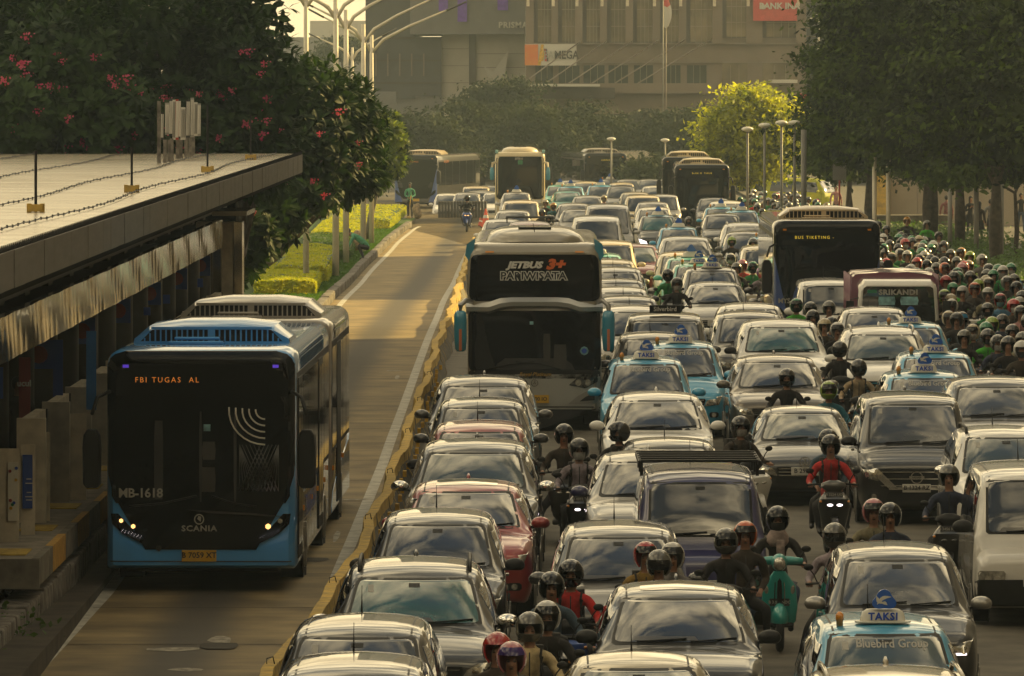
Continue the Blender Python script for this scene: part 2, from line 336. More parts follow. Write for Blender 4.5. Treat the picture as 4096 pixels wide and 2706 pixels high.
def text_on(surf, side, s, size, cx_, cz, mt, off=0.012, bold=0.0, shear=0.0, spacing=1.0, sx=1.0):
 me = text_mesh(s, size, mt, bold, 0.0, spacing=spacing).copy()
 for v in me.vertices:
  x = v.co.x * sx + shear * v.co.z; z = v.co.z
  if side == 'F': a = cx_ + x
  elif side == 'R': a = cx_ + x
  else: a = cx_ - x
  h, d = surf.hit(side, a, cz + z)
  if h: v.co = h - d * off
  else: v.co = Vector((cx_, 0, cz))
 return me
def pchip(xs, ys, x):
 n = len(xs)
 if x <= xs[0]: return ys[0]
 if x >= xs[-1]: return ys[-1]
 i = 0
 while x > xs[i + 1]: i += 1
 def sl(k): return (ys[k + 1] - ys[k]) / max(1e-9, xs[k + 1] - xs[k])
 def dk(k):
  if k == 0: return sl(0)
  if k == n - 1: return sl(n - 2)
  a, b = sl(k - 1), sl(k)
  return 0 if a * b <= 0 else 2 * a * b / (a + b)
 h = xs[i + 1] - xs[i]; t = (x - xs[i]) / h; d0, d1 = dk(i), dk(i + 1)
 return ys[i] * (2 * t ** 3 - 3 * t ** 2 + 1) + h * d0 * (t ** 3 - 2 * t ** 2 + t) + ys[i + 1] * (-2 * t ** 3 + 3 * t ** 2) + h * d1 * (t ** 3 - t ** 2)
# ------------------------------------------------------------------ cars
SPEC = {
 #         L     W     H     hood0 hood1 cowl  rf    Hf    rw   rr    belt  wheel style
 'mpv':   (4.40, 1.70, 1.70, 0.90, 1.10, 0.95, 1.72, 1.60, .70, 3.95, 1.00, .31, 'mpv'),
 'avanza':(4.20, 1.66, 1.68, 0.86, 1.08, 0.85, 1.62, 1.59, .70, 3.80, 0.98, .30, 'mpv'),
 'suv':   (4.75, 1.86, 1.80, 1.00, 1.20, 1.15, 1.95, 1.68, .70, 4.15, 1.10, .37, 'suv'),
 'cross': (4.45, 1.80, 1.64, 0.94, 1.10, 1.15, 1.98, 1.55, .69, 3.75, 1.03, .35, 'cross'),
 'hatch': (3.90, 1.70, 1.53, 0.82, 1.00, 0.85, 1.62, 1.44, .69, 3.30, 0.93, .30, 'hatch'),
 'sedan': (4.50, 1.70, 1.48, 0.76, 0.97, 1.10, 1.90, 1.40, .66, 3.20, 0.90, .30, 'sedan'),
 'van':   (4.80, 1.78, 1.88, 0.98, 1.17, 0.72, 1.45, 1.77, .76, 4.40, 1.08, .33, 'van'),
 'micro': (4.05, 1.67, 1.92, 0.92, 1.13, 0.30, 0.78, 1.80, .80, 3.90, 1.08, .29, 'micro'),
 'hiace': (5.30, 1.88, 2.28, 1.00, 1.22, 0.40, 1.25, 2.12, .76, 5.10, 1.15, .33, 'hiace'),
}
def car_body(sp):
 L, W, H, h0, h1, cw, rf, Hf, rw, rr, bz, wr, st = SPEC[sp]; hw = W / 2; zb = 0.24 if st in ('suv',) else 0.20
 rt = rw * hw
 # y, zb, ws, zm, wm, zbelt, wb, zre, wre, ztop
 S = []
 def s(y, zb_, ws, zm, wm, zl, wb, zr, wre, zt): S.append((y, zb_, ws * hw, zm, wm * hw, zl, wb * hw, zr, wre * hw, zt))
 hm = h0
 boxy = st in ('micro', 'hiace')
 n0 = .80 if not boxy else .88
 s(0.00, zb + .10, n0 * .80, .50, n0, hm - .22, n0 * .96, hm - .16, n0 * .80, hm - .14)
 s(0.03, zb + .06, n0 * .88, .50, n0 + .06, hm - .16, n0 + .01, hm - .09, n0 * .86, hm - .07)
 s(0.12, zb + .02, .84, .50, .93 if not boxy else .97, hm - .12, .91, hm - .03, .78, hm - .01)
 s(0.30, zb, .88, .52, .98, hm - .10, .95, hm + (h1 - hm) * .12, .80, hm + (h1 - hm) * .25)
 if cw > .5:
  s(cw * .62, zb, .9, .55, 1.0, bz - .05, .97, hm + (h1 - hm) * .55, .80, hm + (h1 - hm) * .72)
 s(cw - .04, zb, .9, .55, 1.0, bz - .02, .97, h1 - .07, .82, h1 - .012)
 s(cw + .04, zb, .9, .55, 1.0, bz, .97, h1 - .03, .82, h1 + .03)
 for k in (1, 2, 3):
  t = k / 4.0
  z = h1 + (Hf - h1) * (t + .06 * math.sin(math.pi * t)); y = cw + (rf - cw) * t
  s(y, zb, .9, .55, 1.0, bz + .01, .97, z - .085, .82 + (rw - .82) * t, z + .02)
 s(rf - .03, zb, .9, .55, 1.0, bz + .02, .97, Hf - .09, rw, Hf + .005)
 s(rf + .12, zb, .9, .55, 1.0, bz + .02, .97, Hf - .02, rw + .005, Hf + (H - Hf) * .5)
 s(rf + .55, zb, .9, .55, 1.0, bz + .03, .97, H - .075, rw + .01, H - .012)
 s((rf + rr) / 2 + .2, zb, .9, .55, 1.0, bz + .03, .97, H - .07, rw + .01, H)
 if st == 'sedan':
  s(rr, zb, .9, .55, 1.0, bz + .04, .97, H - .13, rw - .01, H - .07)
  s(rr + .35, zb, .9, .55, 1.0, bz + .05, .97, H - .32, rw + .04, H - .24)
  s(rr + .62, zb, .9, .55, 1.0, bz + .05, .96, h1 + .06, .80, h1 + .09)
  s(L - .18, zb, .88, .55, .97, bz + .02, .92, h1 + .02, .78, h1 + .05)
  s(L - .04, zb + .05, .82, .55, .90, bz - .05, .85, h1 - .06, .74, h1 - .04)
  s(L, zb + .12, .76, .55, .82, bz - .14, .78, h1 - .15, .66, h1 - .13)
 else:
  s(rr, zb, .9, .55, 1.0, bz + .04, .96, H - .11, rw - .02, H - .04)
  q = {'hatch': .35, 'cross': .45, 'suv': .30}.get(st, .22)
  e = L - .06
  s(e - q * .75, zb, .88, .55, .99, bz + .02, .94, H - .22, rw - .04, H - .15)
  s(e - .05, zb, .86, .55, .95, bz - .02, .90, bz + .14, .78, bz + .18)
  s(e, zb + .04, .84, .55, .92, bz - .06, .86, bz + .04, .74, bz + .06)
  s(L, zb + .10, .80, .52, .86, bz - .20, .80, bz - .12, .68, bz - .10)
 ys = [q[0] for q in S]
 # resample along the length
 us = []
 for a, b in zip(ys, ys[1:]):
  k = 3 if b - a > .2 else 2
  us += [a + (b - a) * j / k for j in range(k)]
 us.append(ys[-1])
 rings = []
 for y in us:
  v = [pchip(ys, [q[c] for q in S], y) for c in range(1, 10)]
  zb_, ws, zm, wm, zl, wb, zr, wre, zt = v
  px = [0, ws, wm, wb, wre, wre * .55, 0]; pz = [zb_, zb_, zm, zl, zr, zr + (zt - zr) * .78, zt]
  par = [0, 1, 2, 3, 4, 5, 6]; q = [0, .8, 1, 1.25, 1.6, 2, 2.5, 2.9, 3, 3.12, 3.5, 3.85, 4, 4.15, 4.5, 5, 5.5, 6]
  half = [(pchip(par, px, t), pchip(par, pz, t)) for t in q]
  ring = [Vector((x, y - L / 2, z)) for x, z in half] + [Vector((-x, y - L / 2, z)) for x, z in half[-2:0:-1]]
  rings.append(ring)
 bm = B(); loft(bm, rings); bmesh.ops.recalc_face_normals(bm, faces=bm.faces[:])
 return new_mesh(bm, 'car_body', ('silver_paint',), True, 50)
def wheel_parts(r, w_, x, y, nm='wheel'):
 sg = 1 if x > 0 else -1
 bm = B(); cylx(bm, (0, 0, 0), r, w_, 20); bbox_bevel(bm, .025, 1, 50); tm = new_mesh(bm, 'tyre', ('tyre',), True, 40)
 bm = B(); cylx(bm, (sg * (w_ / 2 - .01), 0, 0), r * .66, .05, 18, 0); 
 for k in range(5):
  a = 2 * math.pi * k / 5; box(bm, (sg * (w_ / 2 + .02), math.cos(a) * r * .33, math.sin(a) * r * .33), (.03, r * .16, r * .6), 0, None)
 rm = new_mesh(bm, 'rim', ('rim',), True, 30)
 return P(nm, tm, {}, (x, y, r), kids=[P('rim', rm, {}, lod=1)])
def mirror_mesh(sg, big=1.0):
 bm = B(); ell(bm, (sg * .11, 0, 0), (.125 * big, .09, .085 * big), 12, 8)
 for v in bm.verts:
  if v.co.y > .02: v.co.y = .02
  v.co.z = max(v.co.z, -.06 * big)
 box(bm, (-sg * .02, 0, -.05), (.12, .05, .03), 1)
 return new_mesh(bm, 'mirror', ('silver_paint', 'black_plastic'), True, 60)
_tpl = {}
def car_tpl(sp, variant=''):
 k = (sp, variant)
 if k in _tpl: return _tpl[k]
 L, W, H, h0, h1, cw, rf, Hf, rw, rr, bz, wr, st = SPEC[sp]; hw = W / 2; y0 = -L / 2
 body = _tpl.get(('body', sp))
 if body is None: body = _tpl[('body', sp)] = (lambda m: (m, Surf(m)))(car_body(sp))
 me, sf = body
 ps = [P('body', me, {0: 'PAINT'})]
 # windscreen
 wsb, wst = .80 * hw, (rw - .03) * hw
 black = patch(sf, 'F', rrect(-wsb, wsb, h1 + .0, Hf - .01, .04, -wst, wst), 'black_plastic', 8, 12, .004, .01)
 glass = patch(sf, 'F', rrect(-wsb + .035, wsb - .035, h1 + .03, Hf - .035, .05, -wst + .03, wst - .03), 'dark_glass', 8, 12, .012, .01)
 ps.append(P('windscreen', glass, {0: 'GLASS'}, kids=[P('windscreen_trim', black, lod=0)]))
 # wipers
 for sx, ln in ((-.42, .50), (.12, .46)):
  bm = B(); pts = []
  for t in (0, .5, 1):
   h, d = sf.hit('F', (sx + ln * t) * hw / .85, h1 + .035 + .03 * t); 
   if h: pts.append(h + Vector((0, -.035, 0)))
  if len(pts) > 1:
   tube(bm, pts, .009, 5); ps.append(P('wiper', new_mesh(bm, 'wiper', ('black_plastic',)), lod=1))
 # side windows
 def zroof(y):
  h, d = sf.hit('T', rw * hw * .98, y); return (h.z if h else H) - .05
 segs = [(y0 + cw + .38, y0 + (rf + rr) / 2 - .02 - .15), (y0 + (rf + rr) / 2 - .08, y0 + rr - .25)]
 if st not in ('sedan', 'hatch', 'micro'): segs = [segs[0], (segs[1][0], segs[1][0] + (segs[1][1] - segs[1][0]) * .72), (segs[1][0] + (segs[1][1] - segs[1][0]) * .78, y0 + rr + .05)]
 for side in 'LR':
  for i, (a, b) in enumerate(segs):
   za_, zb_ = (min(zroof(a), h1 + .30) if i == 0 else H - .16), H - .16
   if st == 'sedan': zb_ -= .03
   q = [(a, bz + .06), (b, bz + .08), (b - (.0 if i + 1 < len(segs) else .10), zb_), (a + (.42 if i == 0 and not st in ('micro', 'hiace') else (.2 if i == 0 else 0)), H - .17), (a + .02, bz + .1)]
   ps.append(P('side_window', patch(sf, side, q, 'side_glass', 5, 6, .008, .008), {0: 'SGLASS'}, lod=0))
  # seam of the doors and dark sill
  ps.append(P('sill_trim', patch(sf, side, [(y0 + .3, .24), (-y0 - .3, .24), (-y0 - .3, .34), (y0 + .3, .34)], 'black_plastic', 2, 8, .006, .008), lod=1))
  for ysm in (segs[0][1] + .02, y0 + cw + .22):
   ps.append(P('door_gap', patch(sf, side, [(ysm, .35), (ysm + .018, .35), (ysm + .018, bz + .04), (ysm, bz + .04)], 'black_plastic', 4, 1, .003, 0), lod=1))
  ps.append(P('door_handle', patch(sf, side, [(segs[0][1] - .2, bz - .10), (segs[0][1] - .03, bz - .10), (segs[0][1] - .03, bz - .07), (segs[0][1] - .2, bz - .07)], 'chrome', 2, 2, .025, .025), lod=0 if variant == 'x' else 1))
  for yy in (y0 + .78 if st not in ('micro', 'hiace') else y0 + .75, -y0 - .80):
   bm = B(); sgx = -1 if side == 'L' else 1
   n = 18; poly = [(yy + (wr + .05) * math.cos(math.pi * 2 * k / n), wr + .02 + (wr + .05) * math.sin(math.pi * 2 * k / n)) for k in range(n)]
   ps.append(P('wheel_arch', patch(sf, side, poly, 'black_plastic', 6, 6, .004, 0), lod=1))
   ps.append(wheel_parts(wr, .22, sgx * (hw - .115), yy))
 # bonnet front: grille, lamps, intake, plate
 nose_z = h0 - .10
 wl = .74 if st != 'micro' else .80
 if st in ('suv', 'cross'): gp = rrect(-.42 * hw / .85, .42 * hw / .85, nose_z - .26, nose_z - .04, .03, -.50 * hw / .85, .50 * hw / .85)
 elif st == 'van': gp = rrect(-.50, .50, nose_z - .34, nose_z - .03, .04, -.60, .60)
 elif st in ('micro', 'hiace'): gp = rrect(-.42, .42, nose_z - .33, nose_z - .25, .02)
 else: gp = rrect(-.40, .40, nose_z - .20, nose_z - .04, .03, -.46, .46)
 gz0 = min(q[1] for q in gp); gz1 = max(q[1] for q in gp); gx = max(q[0] for q in gp)
 gr = patch(sf, 'F', gp, 'black_plastic', 4, 8, .012, .02)
 kids = []
 nb = 3 if st not in ('micro', 'hiace') else 1
 for k in range(nb):
  zc_ = gz0 + (gz1 - gz0) * (k + .5) / nb; hh = .016
  kids.append(P('grille_bar', patch(sf, 'F', [(-gx * .9, zc_ - hh / 2), (gx * .9, zc_ - hh / 2), (gx * .93, zc_ + hh / 2), (-gx * .93, zc_ + hh / 2)], 'chrome', 1, 8, .028, .014), {0: 'TRIM'}, lod=1))
 ps.append(P('grille', gr, kids=kids))
 ze = (gz0 + gz1) / 2 if st != 'micro' else nose_z - .14
 if variant != 'noemblem':
  n = 14; poly = [(.07 * math.cos(2 * math.pi * k / n), ze + .055 * math.sin(2 * math.pi * k / n)) for k in range(n)]
  ps.append(P('emblem', patch(sf, 'F', poly, 'chrome', 4, 4, .036, .012), lod=1))
 for sx in (-1, 1):
  if st in ('micro', 'hiace'): hp = rrect(.47, .80, nose_z - .34, nose_z - .13, .03, .45, .82)
  elif st == 'van': hp = [(.56, nose_z - .22), (.80, nose_z - .16), (.82, nose_z - .02), (.58, nose_z - .09)]
  elif st == 'suv': hp = [(.47, nose_z - .20), (.80, nose_z - .16), (.86, nose_z + .03), (.56, nose_z - .02)]
  else: hp = [(.44, nose_z - .18), (.72, nose_z - .17), (.80, nose_z + .03), (.50, nose_z - .06)]
  hp = [(x * hw / .87, z) for x, z in hp]
  if sx < 0: hp = mirror_poly(hp)
  lamp = patch(sf, 'F', hp, 'lens', 4, 6, .016, .03)
  cx_ = sum(q[0] for q in hp) / len(hp); cz = sum(q[1] for q in hp) / len(hp); kk = []
  for dx, rr_ in ((-.06, .045), (.08, .05)):
   n = 10; poly = [(cx_ + dx * hw + rr_ * math.cos(2 * math.pi * k / n), cz + rr_ * .9 * math.sin(2 * math.pi * k / n)) for k in range(n)]
   kk.append(P('reflector', patch(sf, 'F', poly, 'chrome', 3, 3, .024, .01), lod=1))
  zl_ = min(q[1] for q in hp) + .012
  xs_ = rowspan(hp, zl_ + .03); dr = [(xs_[0] + .02, zl_ + .02), (xs_[1] - .02, zl_ + .02), (xs_[1] - .02, zl_ + .042), (xs_[0] + .02, zl_ + .042)]
  kk.append(P('running_light', patch(sf, 'F', dr, 'chrome', 1, 3, .027, .01), {0: 'DRL'}, lod=1))
  ps.append(P('headlight', lamp, {0: 'LENS'}, kids=kk))
  fp = rrect(.54 * hw / .87, .72 * hw / .87, .38, .48, .03)
  if sx < 0: fp = mirror_poly(fp)
  n = 10; poly = [(sx * .63 * hw / .87 + .045 * math.cos(2 * math.pi * k / n), .43 + .04 * math.sin(2 * math.pi * k / n)) for k in range(n)]
  ps.append(P('fog_lamp_recess', patch(sf, 'F', fp, 'black_plastic', 3, 4, .010, .015), lod=1, kids=[P('fog_lamp', patch(sf, 'F', poly, 'lens', 3, 3, .02, .01), lod=1)]))
  # mirror
  h, d = sf.hit('R' if sx > 0 else 'L', y0 + cw + .42, bz + .10)
  xm = (abs(h.x) if h else hw * .92) + .03
  mk = 1.0 if st not in ('micro', 'hiace') else 1.1
  ps.append(P('wing_mirror', mirror_mesh(sx, mk), {0: 'MIRROR'}, (sx * xm, y0 + cw + .38, bz + .12)))
  # roof seam
  rp = [(sx * (rw * hw - .085), y0 + rf + .06), (sx * (rw * hw - .065), y0 + rf + .06), (sx * (rw * hw - .065), y0 + rr - .1), (sx * (rw * hw - .085), y0 + rr - .1)]
  ps.append(P('roof_seam', patch(sf, 'T', rp, 'black_plastic', 8, 1, .002, 0), lod=1))
 if 'blackbumper' in variant: ps.append(P('bumper', patch(sf, 'F', rrect(-hw + .02, hw - .02, .24, .58, .04), 'black_plastic', 5, 24, .03, .04)))
 ps.append(P('lower_intake', patch(sf, 'F', rrect(-.48, .48, .36, .50, .03, -.44, .44), 'black_plastic', 3, 8, .010, .02)))
 # bonnet gap
 pz = .50 if st not in ('micro', 'hiace') else .50
 bm = B(); h, d = sf.hit('F', 0, pz + .055); box(bm, (0, h.y - .03, pz + .055), (.43, .016, .125)); bbox_bevel(bm, .004, 1)
 ps.append(P('number_plate', new_mesh(bm, 'plate', ('plate_white',), True, 30), {0: 'PLATE'}))
 # aerial
 hh, d = sf.hit('T', 0, y0 + rr - .25)
 bm = B()
 if st in ('mpv', 'hatch', 'micro', 'sedan'):
  hh, d = sf.hit('T', -.05, y0 + rr - .12); tube(bm, [hh, hh + Vector((0, .06, .12)), hh + Vector((0, .10, .26))], [.012, .006, .004], 5)
  ps.append(P('aerial', new_mesh(bm, 'aerial', ('black_plastic',)), lod=1))
 else:
  b = hh; tube(bm, [b + Vector((0, -.09, -.01)), b + Vector((0, -.02, .015)), b + Vector((0, .05, .05)), b + Vector((0, .09, .0))], [.004, .03, .016, .01], 6)
  ps.append(P('aerial', new_mesh(bm, 'aerial', ('black_plastic',)), {0: 'PAINT'}, lod=1))
 if 'rails' in variant:
  for sx in (-1, 1):
   bm = B(); pts = []
   for t in (0, .06, .3, .6, .94, 1):
    y = y0 + rf + .3 + (rr - rf - .5) * t; hh, d = sf.hit('T', sx * (rw * hw - .05), y); pts.append(hh + Vector((0, 0, .065 if 0 < t < 1 else -.01)))
   tube(bm, pts, .022, 6); ps.append(P('roof_rail', new_mesh(bm, 'roof_rail', ('black_plastic',)), {0: 'RAIL'}))
 if 'rack' in variant:
  # flat rack of crossbars
  for k in range(5):
   bm = B(); box(bm, (0, y0 + rf + .25 + k * .5, H + .12), (W * .92, .07, .035)); bbox_bevel(bm, .006, 1); ps.append(P('rack_bar', new_mesh(bm, 'rack_bar', ('black_plastic',), True, 30)))
  for sx in (-1, 1):
   bm = B(); box(bm, (sx * W * .455, y0 + rf + 1.25, H + .10), (.04, 2.25, .05));
   for k in (0, 1, 2): box(bm, (sx * W * .44, y0 + rf + .3 + k * .9, H + .03), (.04, .05, .20))
   ps.append(P('rack_rail', new_mesh(bm, 'rack_rail', ('black_plastic',), True, 30)))
 if 'sunroof' in variant:
  ps.append(P('sunroof', patch(sf, 'T', rrect(-.40, .40, y0 + rf + .25, y0 + rf + 1.1, .06), 'side_glass', 5, 6, .004, .003)))
 if 'taxi' in variant:
  # roof sign of a taxi: white housing with TAKSI, blue badge with a white bird above, amber lamp beside it
  yS = y0 + rf + .35; hh, d = sf.hit('T', 0, yS); zS = hh.z
  bm = B(); loft(bm, [sell(0, yS, zS + .005, .28, .12, 3, 16), sell(0, yS, zS + .02, .28, .12, 3, 16), sell(0, yS, zS + .025, .23, .09, 3, 16), sell(0, yS, zS + .11, .205, .07, 3, 16), sell(0, yS, zS + .14, .16, .05, 2.6, 16)])
  kid = []
  bd = B(); pts = []
  for k in range(28):
   a = 2 * math.pi * k / 28; r_ = .100 * (1 + .17 * math.cos(3 * (a + math.pi / 2))); pts.append((r_ * 1.12 * math.cos(a) + .01, -r_ * math.sin(a) * .95))
  r0 = [Vector((x, yS - .105, zS + .23 + z)) for x, z in pts]; r1 = [Vector((x, yS - .065, zS + .23 + z)) for x, z in pts]
  loft(bd, [r0, r1]); bmesh.ops.recalc_face_normals(bd, faces=bd.faces[:])
  bird = B()
  def leafp(a, b, wd, mi=0):
   a = Vector(a); b = Vector(b); d_ = b - a; nrm = Vector((-d_.z, 0, d_.x)).normalized(); cs = []
   n = 6
   for t in range(n + 1):
    q = t / n; c = a + d_ * q + nrm * (.18 * d_.length * math.sin(math.pi * q)); ww = wd * math.sin(math.pi * min(.97, q * .9 + .08)); cs.append((c - nrm * ww * .5, c + nrm * ww * .5))
   vv = [(bird.verts.new(p0), bird.verts.new(p1)) for p0, p1 in cs]
   for (a0, a1), (b0, b1) in zip(vv, vv[1:]): bird.faces.new((a0, a1, b1, b0))
  yb = yS - .108; zc_ = zS + .23
  leafp((.0, yb, zc_ - .028), (-.068, yb, zc_ + .044), .04); leafp((-.06, yb - .001, zc_ - .036), (.08, yb - .001, zc_ + .036), .036); leafp((-.016, yb - .002, zc_ - .024), (.04, yb - .002, zc_ - .044), .032)
  kid.append(P('badge', new_mesh(bd, 'badge', ('sign_blue',), True, 40), kids=[P('bird_emblem', new_mesh(bird, 'bird', ('sign_white',), False), lod=1)], lod=0))
  kid.append(P('lettering', text_mesh('TAKSI', .10, 'ink_blue', .004, .002, spacing=1.15), loc=(0, yS - .098, zS + .068), lod=1))
  ps.append(P('taxi_sign', new_mesh(bm, 'taxi_sign', ('sign_white',), True, 40), kids=kid, lod=0))
  bm = B(); hh, d = sf.hit('T', -.43, yS - .02); tube(bm, [hh, hh + Vector((0, 0, .05)), hh + Vector((0, 0, .055)), hh + Vector((0, 0, .11)), hh + Vector((0, 0, .14))], [.035, .035, .042, .040, .015], 10)
  ps.append(P('amber_lamp', new_mesh(bm, 'amber_lamp', ('amber',)), lod=0))
  if 'nogroup' not in variant:
   tm = text_on(sf, 'F', 'Bluebird Group', .105, .06, Hf - .095, 'ink_grey', .018, .002, sx=1.08); ps.append(P('windscreen_lettering', tm, lod=0))
 _tpl[k] = ps
 return ps
used_cars = []
def car(sp, paint_, xc, ytop, label, variant='', cat='car', group=None, glass='dark_glass', lod=None, over=None, name=None, rz=0.0, dY=0, plate='plate_white'):
 L, W, H, h0, h1, cw, rf, Hf, rw, rr, bz, wr, st = SPEC[sp]
 p = at(xc, ytop, Hf)           # where the top edge of the windscreen stands
 X, Y = p.x, p.y + dY
 yc = Y - rf + L / 2
 root = thing(name or {'taxi': 'taxi'}.get(cat, 'parked_car' if 0 else {'micro': 'minivan', 'hiace': 'passenger_van', 'van': 'minivan'}.get(sp, 'car')), label, cat, (X + YAW * 0, yc, g(yc)), YAW + rz, group)
 o = dict(PAINT=paint_, GLASS=glass, SGLASS='side_glass', MIRROR='black_plastic' if paint_ in ('x',) else paint_, TRIM='chrome', DRL='chrome', LENS='lens', PLATE=plate, RAIL='black_plastic')
 if over: o.update(over)
 d = Y
 place(car_tpl(sp, variant), root, o, lod if lod is not None else (9 if d < 190 else 0))
 root.scale = (1, 1, 1 + rnd.uniform(-.012, .012)); root.rotation_euler[2] += rnd.uniform(-.012, .012)
 if d < 190:
  kk = ('ex', sp)
  if kk not in _tpl:
   sf = _tpl[('body', sp)][1]; q = rw * W / 2; _tpl[kk] = (patch(sf, 'F', rrect(-q + .14, -q + .22, Hf - .15, Hf - .08, .01), 'ink_grey', 1, 1, .016, 0), patch(sf, 'F', rrect(-.50, .22, h1 + .045, h1 + .085, .01, -.46, .18), 'grey_paint', 1, 6, .0155, 0), patch(sf, 'F', rrect(-.07, .07, Hf - .10, Hf - .06, .01), 'black_plastic', 1, 2, .016, 0))
  for q, nm in enumerate(('sticker', 'dashboard_sheet', 'rear_view_mirror')):
   if rnd.random() < (.4, .45, .8)[q]: obj(nm, _tpl[kk][q], root)
 used_cars.append((X - .0062 * yc, yc, W, L, label))
 return root
# ------------------------------------------------------------------ buses, coach, lorry
def rbox_mesh(L, W, H, zb, r, mt, name='body', front_round=.12, y0=0.0, mats=None):
 """coach body from y0 to y0+L, rounded edges"""
 rings = []
 def ring(y, ins, zt, zbb):
  hw = W / 2 - ins; e = []
  for (cx_, cz, a0) in ((hw - r, zt - r, 0), (-hw + r, zt - r, 90), (-hw + .04, zbb + .04, 180), (hw - .04, zbb + .04, 270)):
   rr = r if cz > 1.5 else .04
   for k in range(5): a = R(a0 + 22.5 * k); e.append(Vector((cx_ + rr * math.cos(a), y, cz + rr * math.sin(a))))
  return e
 f = front_round
 for t in (0, .3, .65, 1): rings.append(ring(y0 + f * t, f * .55 * (1 - t) ** 2 , H - f * .7 * (1 - t) ** 2, zb + .05 * (1 - t)))
 n = max(2, int(L / 1.5))
 for k in range(1, n): rings.append(ring(y0 + f + (L - 2 * f) * k / n, 0, H, zb))
 for t in (1, .65, .3, 0): rings.append(ring(y0 + L - f * t, f * .4 * (1 - t) ** 2, H - f * .4 * (1 - t) ** 2, zb))
 bm = B(); loft(bm, rings); bmesh.ops.recalc_face_normals(bm, faces=bm.faces[:])
 return new_mesh(bm, name, mats or (mt,), True, 35)
def ac_unit(root, yc, z, W, mt, nl=24, name='air_conditioner', L=2.0, h=.26):
 """roof unit with its row of louvres in front"""
 bm = B(); hw = W / 2
 def rg(y, x, zt, zb2=z - .03):
  return [Vector((-x, y, zb2)), Vector((-x + .02, y, z + .06)), Vector((-x + .22, y, zt - .03)), Vector((-x * .35, y, zt + .025)), Vector((x * .35, y, zt + .025)), Vector((x - .22, y, zt - .03)), Vector((x - .02, y, z + .06)), Vector((x, y, zb2))]
 loft(bm, [rg(yc - L / 2, hw, z + h - .06), rg(yc - L / 2 + .12, hw, z + h), rg(yc + L / 2 - .1, hw, z + h), rg(yc + L / 2, hw - .05, z + h - .1)])
 bmesh.ops.recalc_face_normals(bm, faces=bm.faces[:])
 a = obj(name, new_mesh(bm, name, (mt,), True, 30), root)
 bm = B(); yF = yc - L / 2 - .012; 
 bm.faces.new([bm.verts.new(p) for p in ((-hw + .10, yF, z + .02), (hw - .10, yF, z + .02), (hw - .26, yF, z + h - .08), (-hw + .26, yF, z + h - .08))])
 obj('intake', new_mesh(bm, 'intake', ('black_plastic',), False), a)
 lm = None
 for k in range(nl):
  x = -hw + .16 + (2 * hw - .32) * k / (nl - 1); ax = abs(x); top = z + h - .075 - max(0, ax - (hw - .30)) * .9
  bm = B(); box(bm, (0, 0, 0), (.022, .03, top - z)); me_ = new_mesh(bm, 'louvre', (mt,), False)
  obj('louvre', me_, a, (x, yF - .015, (top + z) / 2 + .01))
 bm = B(); box(bm, (0, yF - .02, z + h - .055), (2 * hw - .5, .05, .035)); box(bm, (0, yF - .02, z + .01), (2 * hw - .16, .05, .03)); box(bm, (0, yF - .02, z + h * .45), (.10, .045, h * .8)); obj('intake_frame', new_mesh(bm, 'intake_frame', (mt,), False), a)
 bm = B(); box(bm, (-.18, yc - L / 2 - .35, z + .02), (.75, .38, .05)); box(bm, (-.18, yc - L / 2 - .22, z + .075), (.62, .22, .04)); bbox_bevel(bm, .012, 1); obj('roof_hatch', new_mesh(bm, 'roof_hatch', (mt,), True, 30), root)
 return a
def bus_wheels(root, ys, hw, r=.48):
 for y in ys:
  for sx in (-1, 1): place([wheel_parts(r, .30, sx * (hw - .16), y)], root, {})
def side_panes(sf, root, side, y0_, y1_, n, z0, z1, mt='side_glass', gap=.06, name='window'):
 wdt = (y1_ - y0_) / n
 for k in range(n):
  a = y0_ + wdt * k + gap / 2; b = a + wdt - gap
  obj(name, patch(sf, side, rrect(a, b, z0, z1, .05), mt, 4, 3, .012, .012, 'window'), root)
